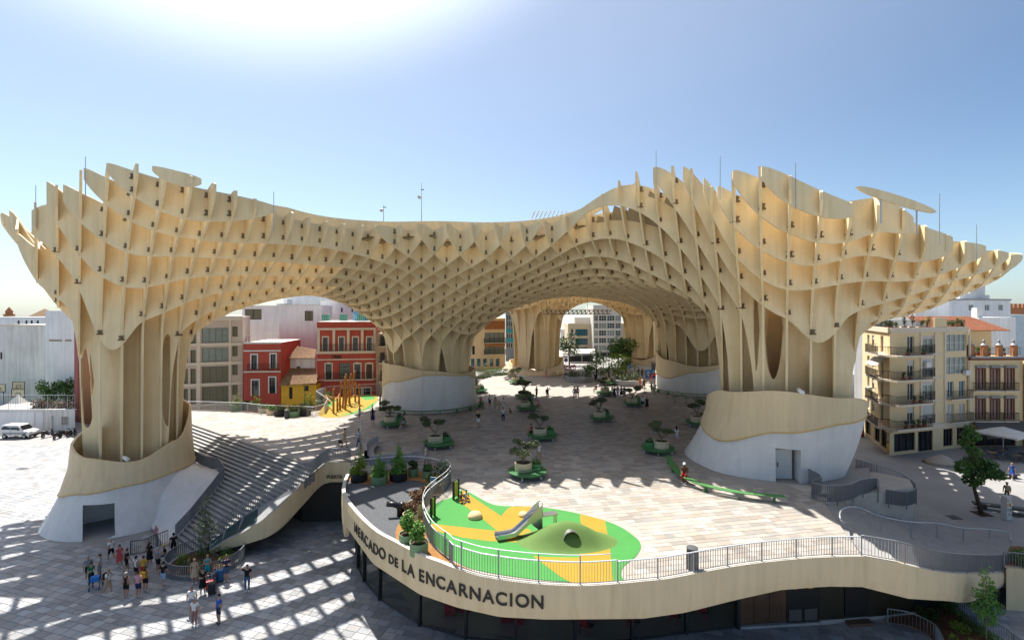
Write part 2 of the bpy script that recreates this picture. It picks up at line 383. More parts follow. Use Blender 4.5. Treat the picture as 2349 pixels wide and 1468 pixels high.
    XY = np.linalg.solve(np.array([n0, n1]), G.T).T; XY = np.stack(to_plan(XY[:, 0], XY[:, 1]), 1)
    s, b, tp = field(XY[:, 0], XY[:, 1])
    mb = MB()
    for (x, y), ss, bb, tt in zip(XY, s, b, tp):
        if ss < 0.9 or tt - bb < 1.2 or bb < 9.2: continue
        if y > lim: continue
        nr = math.hypot(x, y) < 62
        zs = [bb + 0.35 + random.random() * 0.1] + ([tt - 0.5] if nr and tt - bb < 5 else [])
        for z in zs:
            ang = -(A1 + A2) / 2
            k_ = random.uniform(.72, 1.0); mb.box((x, y, z), (0.40 * k_, 0.56 * k_, 0.10), ang); mb.box((x, y, z + 0.30 * k_), (0.34 * k_, 0.5 * k_, 0.07), ang)
            if nr: mb.box((x, y, z + 0.15), (0.24, 0.40, 0.30 * k_), ang)
    mb.build('steel_connectors', STEEL, root, kind='stuff')
    return field, C
can = thing('lattice_canopy', 'huge cream waffle lattice canopy of crossing timber plates spreading over the square on trunks', 'canopy', (0, 0, 0))
FLD, CF = canopy(can, TR, RIM, INN, 'timber_plate', 200)
# pale edge of the walkway that runs along the top of the middle span
wk = crv([Vector((p[0], p[1], p[2])) for p in RIM[6:16]], 6); wi = []
for i, p in enumerate(wk):
    a, b_ = wk[max(i - 1, 0)], wk[min(i + 1, len(wk) - 1)]; t_ = (b_ - a); t_.z = 0; t_.normalize(); wi.append(p + Vector((-t_.y, t_.x, 0)) * 2.4)
hgt = [min(1, i / 9, (len(wi) - 1 - i) / 9) for i in range(len(wi))]
mb = MB(); T_ = [p + Vector((0, 0, TH * .5 - .75 + 1.05 * h)) for p, h in zip(wi, hgt)]; B_ = [p + Vector((0, 0, TH * .5 - .9)) for p in wi]; T2 = [p + Vector((0, 2.2, 0)) for p in T_]
mb.band(T_, B_); mb.band(T2, T_); mb.build('walkway_edge', CREAM, can, True)
# terrace floor mid-canopy, its unseen sheet spread towards the rims to block the sun
mb = MB()
ter = [(p.x, p.y) for p in crv([(-19, 50, 0), (-16, 43, 0), (-3, 42, 0), (5, 41, 0), (10, 36, 0), (14, 33, 0), (19, 38, 0), (22, 46, 0), (33, 50, 0), (36, 62, 0), (36, 84, 0), (16, 86, 0), (2, 82, 0), (-12, 82, 0), (-22, 70, 0), (-22, 60, 0)], 6, True)]
gx, gy = np.arange(-26, 40, 1.2), np.arange(30, 90, 1.2); GX, GY = np.meshgrid(gx, gy, indexing='ij')
sf, bf, tf = FLD(GX.ravel(), GY.ravel()); nx_, ny_ = len(gx), len(gy); okv = np.array([s_ > 0.9 and inside(x, y, ter) for x, y, s_ in zip(GX.ravel(), GY.ravel(), sf)])
ids = {}; vs = []; fs = []
for i in range(nx_ - 1):
    for j in range(ny_ - 1):
        q = (i * ny_ + j, (i + 1) * ny_ + j, (i + 1) * ny_ + j + 1, i * ny_ + j + 1)
        if all(okv[k] for k in q): fs.append(q)
for f in fs:
    for k in f:
        if k not in ids: ids[k] = len(vs); vs.append((GX.ravel()[k], GY.ravel()[k], tf[k] - .7))
n_ = len(vs); mb.add(vs + [(x, y, z - .1) for x, y, z in vs], [tuple(ids[k] for k in f) for f in fs] + [tuple(ids[k] + n_ for k in f)[::-1] for f in fs])
mb.build('terrace_shade_floor', mat('shade_floor_boards', (0.35, 0.28, 0.18), 0.8), can)
can2 = thing('lattice_canopy', 'far smaller cream lattice canopy seen through the arch of the near one', 'canopy', (0, 0, 0))
FLD2, CF2 = canopy(can2, TRF, RIMF, INNF, 'timber_plate', 200)
# ------------------------------------------------------------------ column bases
def plin(tab, ph):                                     # periodic interpolation over the angle (0 = towards the camera, +90 = right)
    n = len(tab); ph = (ph + 180) % 360 - 180
    T = sorted(tab); T = [(T[-1][0] - 360,) + tuple(T[-1][1:])] + T + [(T[0][0] + 360,) + tuple(T[0][1:])]
    for a, b in zip(T, T[1:]):
        if a[0] <= ph <= b[0]:
            w = (ph - a[0]) / (b[0] - a[0]); w = w * w * (3 - 2 * w)
            return [p + (q - p) * w for p, q in zip(a[1:], b[1:])]
CONC_D = mat('worn_grey_screed', (0.33, 0.33, 0.33), 0.85, var=0.2, scale=0.9)
TRIMY = mat('ochre_edge', (0.60, 0.40, 0.14), 0.6, var=0.05)
def column_base(label, cx, cy, zb, tab, n=96, flare=2.0, niche=None):
    """tab rows: angle, foot radius, top radius, height of the concrete, height of the collar"""
    th = thing('column_base', label, 'column base', (cx, cy, zb)); face = math.atan2(-cy, -cx)
    def P(ph, z, out=0.0):
        rb, rt, zc, zt = plin(tab, ph); t = min(max((z - zb) / max(zt - zb, .1), 0), 1)
        r = rt + (rb - rt) * (1 - t) ** flare + out; a = face + R(ph)
        return (cx + r * math.cos(a), cy + r * math.sin(a), z)
    PH = [360 * k / n for k in range(n)]; NZ = 14
    mb = MB(); vs = []
    for i in range(NZ + 1):
        for ph in PH:
            zc = plin(tab, ph)[2]; vs.append(P(ph, zb + (zc - zb) * (i / NZ) ** 1.3))
    fs = [(i * n + k, i * n + (k + 1) % n, (i + 1) * n + (k + 1) % n, (i + 1) * n + k) for i in range(NZ) for k in range(n)]
    fs += [tuple(range(n))[::-1]]
    zmin = min(r[3] for r in tab); b0 = len(vs); vs.append((cx, cy, zmin - 0.3))
    fs += [(NZ * n + k, NZ * n + (k + 1) % n, b0) for k in range(n)]
    mb.add(vs, fs); pl = W2(th, mb, 'concrete_plinth', CONC, 40)
    if niche:
        c = MB(); 
        for q in niche: c.box(*q)
        co = c.build('cutter', CONC); m = pl.modifiers.new('cut', 'BOOLEAN'); m.operation = 'DIFFERENCE'; m.object = co; m.solver = 'EXACT'
        bpy.context.view_layer.update(); dg = bpy.context.evaluated_depsgraph_get()
        me = bpy.data.meshes.new_from_object(pl.evaluated_get(dg)); pl.modifiers.clear(); old = pl.data; pl.data = me
        bpy.data.objects.remove(co); me.set_sharp_from_angle(angle=R(35))
    # collar: a shell standing a little proud of the concrete
    mb = MB(); A = []; B = []; C_ = []; D = []
    for ph in PH:
        rb, rt, zc, zt = plin(tab, ph)
        A.append(P(ph, zc - 0.02, .07)); B.append(P(ph, zc + (zt - zc) * .5, .07)); C_.append(P(ph, zt, .07)); D.append(P(ph, zt, -.10))
    E = [P(ph, plin(tab, ph)[3] - 1.2, -.10) for ph in PH]; Z = [P(ph, plin(tab, ph)[2] - 0.02, .003) for ph in PH]
    for a, b in ((Z, A), (A, B), (B, C_), (C_, D), (D, E)): mb.band(a, b, closed=True)
    W2(th, mb, 'timber_collar', CREAM2, 40)
    W2(th, MB().tube([P(ph, plin(tab, ph)[2], .075) for ph in PH], 0.055, 5, closed=True), 'collar_edge', TRIMY, True)
    return th, P
LB, LP = column_base('left column base of white concrete with a tilted cream collar and an open doorway', -32.4, 43.0, ZL,
    [(-90, 6.0, 4.05, -2.6, 1.3), (-45, 6.0, 4.05, -2.0, .6), (0, 5.8, 4.05, -1.6, .15), (45, 5.4, 4.1, -1.3, 1.2), (90, 5.0, 4.05, -1.2, 3.6), (135, 5, 4.05, -1, 4), (180, 5, 4.05, -1.6, 3.2), (-135, 5.8, 4.05, -2.3, 2)],
    niche=[((gp(205, 1240, ZL).x - .75, gp(205, 1235, ZL).y + 1.4, ZL + 1.1), (1.9, 4.6, 2.3), R(40))])
RB, RP = column_base('largest column base with a broad cream collar above white concrete and a pale door', 21.6, 40.2, 0.0,
    [(-90, 7.4, 5.5, 2.8, 4.9), (-45, 6.8, 5.4, 2.2, 5.9), (0, 5.6, 5.5, 3.5, 6.4), (45, 4.6, 5.6, 4.2, 6.0), (90, 4.3, 5.6, 4.4, 5.3), (135, 5.2, 5.8, 4.2, 5.0), (180, 6.2, 5.7, 3.6, 5), (-135, 7.2, 5.8, 3.2, 4.8)], flare=1.7,
    niche=[((gp(1826, 1113).x - .1, gp(1826, 1113).y + 1.6, 1.16), (1.55, 3.2, 2.4), R(-8))])
column_base('middle column base with dark lift glass above its cream collar and a round green bench', -10.7, 65.2, 0.0,
    [(-90, 6.1, 5.9, 2.5, 5.7), (-45, 6.1, 5.9, 3.6, 5.6), (0, 6.1, 5.9, 4.5, 5.0), (45, 6.1, 5.9, 4.2, 4.4), (90, 6.1, 5.9, 3.2, 4.6), (180, 6, 5.8, 3, 5)])
column_base('grey and cream column base half hidden behind the largest one', 28.5, 77, 0.0,
    [(-90, 6.2, 6.1, 2.6, 6.0), (-45, 6.2, 6.1, 2.2, 4.9), (0, 6.2, 6.1, 3.4, 4.2), (45, 6.2, 6.1, 4.3, 4.6), (90, 6.2, 6.1, 4.6, 5.0), (180, 6, 6, 3, 5)])
column_base('far cream column base with sweeping foot behind the sunlit paving', 4.9, 99, 0.0,
    [(-90, 8.2, 5.4, .9, 2.4), (-45, 6.8, 5.2, .3, 1.4), (0, 5.8, 5.2, .12, .9), (45, 5.6, 5.2, .1, 1.6), (90, 5.4, 5.2, .1, 3), (180, 5.6, 5.2, .6, 2.6)])
column_base('farthest column base, white below and cream above, beside the blue kiosk', 27.5, 106, 0.0,
    [(-90, 4.6, 3.6, 1.9, 3.2), (-45, 4.2, 3.6, 1.7, 2.5), (0, 3.8, 3.6, 1.1, 2.1), (45, 3.7, 3.6, .9, 2.7), (90, 3.8, 3.6, .8, 3.5), (180, 3.8, 3.6, 1.5, 3)])
DOORW = mat('pale_door_paint', (0.62, 0.62, 0.60), 0.5, var=0.04)
p = gp(1826, 1113)
W2(RB, MB().box((p.x - .18, p.y + 1.35, 1.08), (1.2, .08, 2.1), R(-8)), 'door', DOORW)
W2(RB, MB().box((p.x - .58, p.y + 1.28, 1.05), (.05, .06, .3), R(-8)), 'door_handle', BLACK)
W2(RB, MB().add([(p.x - 1.0, p.y - .3, .006), (p.x + 2.1, p.y - .2, .006), (p.x + 1.5, p.y - 3.4, .006), (p.x - .6, p.y - 2.2, .006)], [(0, 1, 2, 3)]).build and
   MB().prism([(p.x - .75, p.y + .2), (p.x + .75, p.y + .0), (p.x + 1.7, p.y - 1.6), (p.x - .2, p.y - 1.3)], -.1, .02), 'door_step', mat('pale_ramp', (0.42, 0.38, 0.33), .8))
# floodlights standing on the collars
def flood(cx, cy, z, label):
    th = thing('floodlight', label, 'floodlight', (cx, cy, z))
    th.rotation_euler = (0, 0, math.atan2(-cy, -cx) + R(90))
    MB().box((0, 0, .12), (.05, .05, .24)).build('bracket', STEEL, th)
    MB().tube([(-.1, .18, .3), (.16, -.3, .16)], [.13, .16], 10).build('lamp_housing', mat('white_lamp_paint', (.75, .75, .73), .4, var=0), th, True)
q = LP(-8, .25); flood(q[0], q[1], q[2] + .0, 'white floodlight clipped on the lowest point of the left collar')
q = RP(12, 6.3); flood(q[0], q[1], q[2] - .05, 'white floodlight clipped on the front rim of the largest collar')
# lift and stair cores inside the trunks
for (cx, cy, r, z0, z1, lb) in ((-10.7, 65.5, 3.2, 4.2, 15, 'dark glass lift shaft inside the middle trunk'), (28.5, 77.3, 3.6, 3.6, 15, 'dark glass stair shaft inside the half hidden trunk')):
    th = thing('lift_shaft', lb, 'lift shaft', (cx, cy, z0))
    MB().lathe([(r, 0), (r, z1 - z0)], n=20).build('glass_skin', DARK, th)
    m = MB()
    for k in range(10): a = k * 2 * math.pi / 10; m.box((r * math.cos(a), r * math.sin(a), (z1 - z0) / 2), (.12, .12, z1 - z0), a)
    m.build('shaft_frame', BLACK, th)

# ------------------------------------------------------------------ ground, upper square and its edge
STONE = mat('lower_square_stone', (0.27, 0.275, 0.285), 0.6, var=0.14, scale=1.3, island=0.24, hue=0.05, spec=0.35)
STONEB = mat('street_surface', (0.26, 0.255, 0.25), 0.8, var=0.15, scale=0.25)
DECKT = mat('upper_square_stone', (0.33, 0.30, 0.265), 0.55, var=0.15, scale=0.5, island=0.20, hue=0.05, spec=0.3)
DECKB = mat('upper_square_bed', (0.31, 0.28, 0.25), 0.7, var=0.15, scale=0.3)
def struct(name, mb, m, smooth=False): o = mb.build(name, m, None, smooth); o['kind'] = 'structure'; return o
ground = struct('ground', MB().add([(-1500, -200, ZL - .02), (1500, -200, ZL - .02), (1500, 3000, ZL - .02), (-1500, 3000, ZL - .02)], [(0, 1, 2, 3)]), STONEB)
FT = [(805, 1078), (790, 1108), (786, 1140), (811, 1180), (857, 1226), (903, 1253), (964, 1285), (1025, 1307), (1086, 1321), (1178, 1336), (1270, 1344), (1362, 1345),
      (1500, 1333), (1545, 1327), (1698, 1299), (1854, 1282), (1978, 1278)]
fz = 0.0
edge = [gp(x, y, 0) for x, y in FT]
FRONT = crv(edge, 5)
STAIR_A, STAIR_B = Vector((-36.5, 55.4, 0)), Vector((-16.7, 40, 0))
PUERTA_TOP = [gp(723, 1080, -.3), gp(749, 1059, 0), gp(790, 1059, 0)]
RS0, RS1 = Vector((17.2, 24.6, 0)), Vector((20.2, 33.2, 0))              # top line of the right-hand steps
DECK = [STAIR_A, STAIR_B, gp(749, 1059), gp(803, 1062)] + FRONT + [RS0, RS1, Vector((24.5, 34.5, 0)), Vector((28.5, 40, 0)), Vector((31, 48, 0)), Vector((35, 62, 0)),
        Vector((40, 92, 0)), Vector((40, 96, 0)), Vector((-13, 96, 0)), Vector((-13.5, 92, 0)), gp(1090, 872), Vector((-16, 80, 0)), gp(890, 905), gp(845, 912), gp(800, 925), gp(740, 940), gp(660, 952), gp(560, 945), gp(415, 941), Vector((-42, 62, 0)), Vector((-42.5, 57, 0))]
DECK2 = [(p.x, p.y) for p in DECK]
deck = struct('upper_square', MB().prism(DECK2, -0.75, -0.012), DECKB)
far = struct('far_street', MB().prism([(-13, 96), (120, 96), (160, 700), (-60, 700), (-30, 140)], ZL - .01, -0.02), STONEB)
# tiles -------------------------------------------------------------------
def tiles(parent, poly, holes, x0, x1, y0, y1, ang, z, L, D, m, near, hgt=0.012, lim=300, far_y=1e9, name='paving_stone'):
    rnd = random.Random(5); ca, sa = math.cos(ang), math.sin(ang); cand = []
    ox, oy = (x0 + x1) / 2, (y0 + y1) / 2; rad = math.hypot(x1 - x0, y1 - y0) / 2
    v = -rad
    while v < rad:
        d = D * rnd.choice((1, 1, 1.0, .75)); u = -rad + rnd.random() * L
        while u < rad:
            l = L * rnd.choice((.7, 1, 1, 1.3)); g = .012
            C4 = [(ox + a * ca - b * sa, oy + a * sa + b * ca) for a, b in ((u + g, v + g), (u + l - g, v + g), (u + l - g, v + d - g), (u + g, v + d - g))]
            if all(x0 <= c[0] <= x1 and y0 <= c[1] <= y1 for c in C4): cand.append(C4)
            u += l
        v += d
    if not cand: return
    X = np.array(cand); ok = np.ones(len(cand), bool)
    for k in range(4):
        ok &= inside_np(X[:, k, 0], X[:, k, 1], poly)
        for h in holes: ok &= ~inside_np(X[:, k, 0], X[:, k, 1], h)
    X = X[ok]; dist = ((X.mean(1) - np.array(near)) ** 2).sum(1); X = X[np.argsort(dist)]
    # pieces outside the picture do not count among the singly built ones
    cen = X.mean(1); px = CX + F * cen[:, 0] / cen[:, 1]; py = HY + F * (HC - z) / cen[:, 1]
    vis = (px > -10) & (px < 2360) & (py < 1475); X = np.concatenate([X[vis], X[~vis]]); nv = int(vis.sum())
    def put(mb, c, tn):
        tilt = [rnd.uniform(-.0015, .0015) for _ in range(4)]; i = 0.005
        cx_, cy_ = c.mean(0); top = [(p[0] + (cx_ - p[0]) * i / .4, p[1] + (cy_ - p[1]) * i / .4, z + t) for p, t in zip(c, tilt)]
        mb.add([(p[0], p[1], z - hgt) for p in c] + top, [(4, 5, 6, 7), (0, 1, 5, 4), (1, 2, 6, 5), (2, 3, 7, 6), (3, 0, 4, 7)])
        a, b = rnd.random(), rnd.random()
        if rnd.random() < .12: a = rnd.choice((0, 1))
        tn['tone'] += [a] * 5; tn['tint'] += [b] * 5
    k = min(lim, nv)
    for c in X[:k]:
        mb = MB(); mb.tone = dict(tone=[], tint=[]); put(mb, c, mb.tone); mb.build(name, m, parent)
    mb = MB(); mb.tone = dict(tone=[], tint=[])
    for c in X[k:]: put(mb, c, mb.tone)
    if mb.v: mb.build(name, m, parent, kind='stuff')
circ = lambda cx, cy, r: [(cx + r * math.cos(k * math.pi / 12), cy + r * math.sin(k * math.pi / 12)) for k in range(24)]
LOWP = [(-48, 24), (30, 24), (30, 30), (5, 31), (-6, 31), (-12, 38), (-14, 42), (-22, 37), (-24, 38), (-28, 40), (-40, 62), (-75, 66), (-75, 40)]
tiles(ground, LOWP, [circ(-32.4, 43, 6.2)], -75, 30, 24, 66, R(-17), ZL, .72, .50, STONE, (-14, 25))
PLAY = [gp(x, y, 0) for x, y in [(1428, 1336), (1425, 1318), (1430, 1299), (1459, 1275), (1470, 1250), (1454, 1229), (1408, 1201), (1329, 1178), (1250, 1164), (1194, 1161), (1150, 1160), (1118, 1152), (1062, 1123), (1036, 1140), (1010, 1150), (985, 1166), (975, 1190), (978, 1215), (1000, 1252), (1041, 1284), (1086, 1305), (1178, 1322), (1270, 1332), (1362, 1336)]]
PLAY2 = [(p.x, p.y) for p in crv(PLAY, 3, True)]
GRAVEL = [gp(x, y, 0) for x, y in [(800, 1085), (812, 1092), (900, 1075), (981, 1082), (1025, 1090), (1036, 1108), (1020, 1128), (998, 1145), (974, 1165), (968, 1190), (972, 1215), (995, 1258), (1041, 1290), (1086, 1310), (1086, 1318), (1025, 1303), (964, 1281), (903, 1249), (857, 1222), (814, 1178), (792, 1140), (794, 1108)]]
GRAVEL2 = [(p.x, p.y) for p in GRAVEL]
tiles(deck, DECK2, [PLAY2, GRAVEL2, circ(21.0, 40.2, 6.6), circ(-10.7, 65.2, 6.1)], -36, 34, 21, 64, R(11), 0.0, 0.70, 0.46, DECKT, (11, 23))
# fascia -----------------------------------------------------------------
FB = [(786, 1195), (794, 1210), (853, 1293), (961, 1364), (1047, 1394), (1145, 1416), (1255, 1422), (1380, 1421), (1475, 1420), (1574, 1406), (1689, 1377), (1793, 1354), (1896, 1346), (1985, 1347)]
def fb(px):
    return float(np.interp(px, [a[0] for a in FB], [a[1] for a in FB]))
hall = thing('market_hall', 'market hall front under the square with curved cream fascia, black lettering and dark glazing', 'market hall', (1.8, 25, ZL))
top, bot = [], []
for i, p in enumerate(FRONT):
    px = CX + F * p.x / p.y
    if p.y > 31.8: zb_ = -2.35 + (p.y - 31.8) * .05
    else: zb_ = HC - (fb(px) - HY) / F * p.y
    top.append(Vector((p.x, p.y, .06 + (.22 if px < 1010 or p.y > 31 else .22 * max(0, 1 - (px - 1010) / 90))))); bot.append(Vector((p.x, p.y, zb_)))
# the fascia follows the right-hand steps down to the street
dn_t = [gp(2061, 1290, 0.05), Vector((21.0, 24.6, -.75)), Vector((24.6, 26.6, -1.9)), Vector((29.5, 29.6, -3.3)), Vector((35, 33.5, -4.7))]
dn_b = [Vector((19.0, 24.0, -1.75)), Vector((21.3, 24.7, -2.25)), Vector((24.6, 26.6, -3.35)), Vector((29.5, 29.6, -3.9)), Vector((35, 33.5, -4.96))]
top += crv(dn_t, 6); bot += crv(dn_b, 6)
def outn(L_, i):
    a = L_[max(i - 1, 0)]; b = L_[min(i + 1, len(L_) - 1)]; t = b - a; t.z = 0; t.normalize(); return Vector((t.y, -t.x, 0))
mb = MB()
NR = [outn(top, i) for i in range(len(top))]
rows = [[t + n * .02 for t, n in zip(top, NR)], [t.lerp(b, .3) + n * .05 for t, b, n in zip(top, bot, NR)], [t.lerp(b, .7) + n * .03 for t, b, n in zip(top, bot, NR)], [b - n * .05 for b, n in zip(bot, NR)]]
inner = [[b - n * .3 for b, n in zip(bot, NR)], [t - n * .18 for t, n in zip(top, NR)]]
for a, b in zip(rows + inner, rows[1:] + inner): mb.band(a, b)
mb.band(inner[1], rows[0])
W2(hall, mb, 'fascia', CREAM2, 40)
W2(hall, MB().band([t + n * .022 + Vector((0, 0, .002)) for t, n in zip(top, NR)], [t - n * .2 + Vector((0, 0, .002)) for t, n in zip(top, NR)]), 'coping', mat('pale_coping', (.5, .47, .42), .7, var=.2, scale=2))
# lettering
def letter(parent, ch, pos, nrm, size, m=BLACK, lean=0.0):
    c = bpy.data.curves.new('letter', 'FONT'); c.body = ch; c.size = size; c.extrude = .012; c.offset = .012 * size / .6; c.align_x = 'CENTER'; c.align_y = 'CENTER'
    o = bpy.data.objects.new('letter', c); COL.objects.link(o); bpy.context.view_layer.update()
    me = bpy.data.meshes.new_from_object(o.evaluated_get(bpy.context.evaluated_depsgraph_get())); bpy.data.objects.remove(o)
    if not len(me.vertices): return
    zc = max(v.co.z for v in me.vertices)
    o = bpy.data.objects.new('letter', me); COL.objects.link(o); me.materials.clear(); me.materials.append(m); o.parent = parent
    o.location = Vector(pos) + nrm * .015 - parent.location
    x = Vector((0, 0, 1)).cross(nrm).normalized(); M = Matrix((x, Vector((0, 0, 1)), nrm)).transposed()
    o.rotation_euler = (M @ Matrix.Rotation(lean, 3, 'Z')).to_euler(); return o
INK = mat('black_lettering', (0.02, 0.018, 0.015), .6, var=0)
mid = [t.lerp(b, .50) + n * .045 for t, b, n in zip(top, bot, NR)]
cl = [0]
for a, b in zip(mid, mid[1:]): cl.append(cl[-1] + (b - a).length)
pxm = [CX + F * p.x / p.y for p in mid]
def s_at(px):
    for i in range(10, len(mid) - 1):
        if pxm[i] <= px <= pxm[i + 1]: return cl[i] + (cl[i + 1] - cl[i]) * (px - pxm[i]) / (pxm[i + 1] - pxm[i])
s0, s1 = s_at(817), s_at(1233)
WORDS = [('MERCADO', 1.0), (' ', .6), ('DE', .78), (' ', .6), ('LA', 1.0), (' ', .6), ('ENCARNACION', 1.0)]
adv = dict(M=1.05, E=.78, R=.84, C=.88, A=.92, D=.92, O=1.02, L=.74, N=.96, I=.46)
seq = [(c, adv.get(c, .5) * k, k) for w, k in WORDS for c in w]
tot = sum(a for _, a, _ in seq) - (seq[0][1] + seq[-1][1]) / 2; s = s0 - seq[0][1] / 2 * (s1 - s0) / tot
for i, (ch, a, k) in enumerate(seq):
    w = a * (s1 - s0) / tot; sc = s + w / 2; s += w
    if ch == ' ': continue
    j = max(q for q in range(len(cl) - 1) if cl[q] <= sc); f = (sc - cl[j]) / (cl[j + 1] - cl[j])
    pt = mid[j].lerp(mid[j + 1], f); n = NR[j].lerp(NR[j + 1], f).normalized()
    dz = bot[j].z - top[j].z; sl = math.atan2(mid[j + 1].z - mid[j].z, math.hypot(mid[j + 1].x - mid[j].x, mid[j + 1].y - mid[j].y))
    letter(hall, ch, pt - Vector((0, 0, .04 if k < 1 else 0)) + n * .012, n, .80 * (k if k == 1 else .8), INK, 0)
# glazing under the fascia
GL = [(-11.4, 37.2), (-10.9, 35.2), (-10.2, 33.3), (-9.3, 31.6), (-7.8, 29.6), (-5, 27.2), (-2.4, 26.1), (.2, 25.7), (3.2, 25.5), (6.2, 25.9), (9.2, 26.5), (12.1, 27.0)]
GLASS = mat('shopfront_glass', (0.02, 0.03, 0.028), 0.03, var=0, spec=0.5, alpha=0.16)
for (a, b) in zip(GL, GL[1:]):
    A_, B_ = Vector((*a, 0)), Vector((*b, 0)); t = (B_ - A_).normalized(); n = Vector((t.y, -t.x, 0)); A_ += t * .06; B_ -= t * .06
    m = MB(); m.add([(*(A_ + n * s_).xy, z) for s_ in (0, -.02) for z in (ZL + .12, -.8)] + [(*(B_ + n * s_).xy, z) for s_ in (0, -.02) for z in (ZL + .12, -.8)],
                    [(0, 1, 5, 4), (2, 6, 7, 3), (0, 2, 3, 1), (4, 5, 7, 6)])
    W2(hall, m, 'shop_window', GLASS)
for (a, b) in zip(GL, GL[1:] + [(12.4, 27.1)]):
    W2(hall, MB().box((a[0], a[1], (ZL - .75) / 2), (.13, .22, -ZL - .75), math.atan2(b[1] - a[1], b[0] - a[0])), 'mullion', BLACK)
W2(hall, MB().tube([(a[0], a[1], ZL + .06) for a in GL], .07, 4), 'window_sill', BLACK)
# doors and panels of the service front
RUST = mat('rust_brown_panel', (.085, .045, .025), .55, var=.35, scale=1.2, streak=.3); OLIVE = mat('dark_olive_panel', (.03, .028, .018), .3, var=.2); DKM = mat('black_door_paint', (.012, .012, .013), .45, var=.1)
def sp(px, y=1440): return gp(px, y, ZL)
def panel(pa, pb, z0, z1, name, m, out=0.0, thick=.07):
    d = (pb - pa); a = math.atan2(d.y, d.x); n = Vector((d.y, -d.x, 0)).normalized(); c = (pa + pb) / 2 + n * out
    return W2(hall, MB().box((c.x, c.y, (z0 + z1) / 2), (d.length - .03, thick, z1 - z0), a), name, m)
SV = [Vector((12.2, 27.0, 0)), Vector((13.05, 27.1, 0)), Vector((13.95, 27.2, 0)), Vector((14.9, 27.25, 0)), Vector((16.75, 27.4, 0)), Vector((18.2, 27.5, 0)), Vector((19.6, 27.65, 0)), Vector((21.0, 27.85, 0)), Vector((22.6, 28.2, 0))]
for i in range(3):
    panel(SV[i], SV[i + 1], ZL + .18, ZL + 2.6, 'brown_panel', RUST); panel(SV[i], SV[i + 1], ZL + 2.63, -.8, 'brown_panel', RUST, -.02)
W2(hall, MB().box((12.16, 26.93, -2.9), (.16, .2, 4.2)), 'mullion', BLACK)
cab = panel(SV[3], SV[4], ZL + .1, -.8, 'transformer_door', DKM)
for u in (.06, .54):
    a = SV[3].lerp(SV[4], u); b = SV[3].lerp(SV[4], u + .4)
    panel(a, b, ZL + .22, ZL + .85, 'louvre', mat('grey_louvre', (.10, .10, .10), .5, metal=.4), .04); panel(a, b, ZL + 2.75, ZL + 3.2, 'vent_panel', OLIVE, .04)
    c = SV[3].lerp(SV[4], u + .2); d = (SV[4] - SV[3]).normalized(); n = Vector((d.y, -d.x, 0))
    q = c + n * .075
    W2(hall, MB().add([(*(q - d * .13).xy, ZL + 1.95), (*(q + d * .13).xy, ZL + 1.95), (*q.xy, ZL + 2.18), (*(q - d * .13 - n * .02).xy, ZL + 1.95), (*(q + d * .13 - n * .02).xy, ZL + 1.95), (*(q - n * .02).xy, ZL + 2.18)],
        [(0, 1, 2), (5, 4, 3), (0, 3, 4, 1), (1, 4, 5, 2), (2, 5, 3, 0)]), 'warning_sign', mat('warning_orange', (.75, .30, .02), .5, var=0))
    letter(hall, '!', Vector((q.x, q.y, ZL + 2.03)), n, .14, INK)
a = SV[3].lerp(SV[4], .28); b = SV[3].lerp(SV[4], .5); panel(a, b, ZL + 2.35, ZL + 2.56, 'notice_plate', mat('white_plate', (.75, .75, .75), .5, var=0), .05, .02)
for i, (nm, m) in enumerate((('olive_panel', OLIVE), ('service_door', DKM), ('olive_panel', OLIVE), ('olive_panel', OLIVE))):
    panel(SV[4 + i], SV[5 + i], ZL + (.2 if i != 1 else .3), (-.85, ZL + 2.75, -1.75, -1.75)[i], nm, m, .05 if i == 1 else 0)
panel(SV[5], SV[6], ZL + 2.8, -1.0, 'olive_panel', OLIVE)
panel(SV[4], SV[8], ZL - .01, ZL + .2, 'kerb', CONC_D, .05, .2); panel(SV[0], SV[4], ZL - .01, ZL + .12, 'kerb', CONC_D, .05, .2)
panel(SV[5], SV[6], ZL - .01, ZL + .16, 'door_sill', mat('brick_step', (.12, .07, .05), .8), .3, .4)
# inside of the hall
W2(hall, MB().add([(-11, 38, ZL + .01), (22, 34, ZL + .01), (22, 28.4, ZL + .01), (12, 27.1, ZL + .01), (3, 25.6, ZL + .01), (-5, 27.3, ZL + .01)], [(0, 1, 2, 3, 4, 5)]), 'hall_floor', mat('hall_floor_tiles', (.30, .28, .25), .3, var=.1))
W2(hall, MB().box((3, 33.6, -2.9), (28, .2, 4.2), R(-8)).box((-5.4, 31.6, -3.3), (3.2, .2, 3.4), R(-40)).box((-1.2, 29.4, -3.3), (2.6, .2, 3.4), R(-20)), 'hall_wall', mat('yellow_plaster', (.8, .74, .42), .8))
W2(hall, MB().box((.6, 28.3, -4.4), (2.6, .8, 1.2), R(-8)).box((5.4, 29.2, -4.4), (3, .8, 1.2)), 'counter', mat('cream_counter', (.55, .5, .33), .5))
# body of the building behind, its floor slab's lower part
struct('terrace_wall', MB().prism([(-12, 41), (-6, 36.5), (5, 34.5), (22, 35), (30, 46), (34, 62), (39, 95), (-12.5, 95), (-13, 92), (-15, 82), (-17.5, 70), (-20, 64), (-38, 60.5), (-41, 57.5), (-36, 55.6), (-17, 40.6)], ZL + .02, -.751), mat('shadowed_wall', (.05, .047, .042), .9))  # shade under the square is put into the near-black wall colour
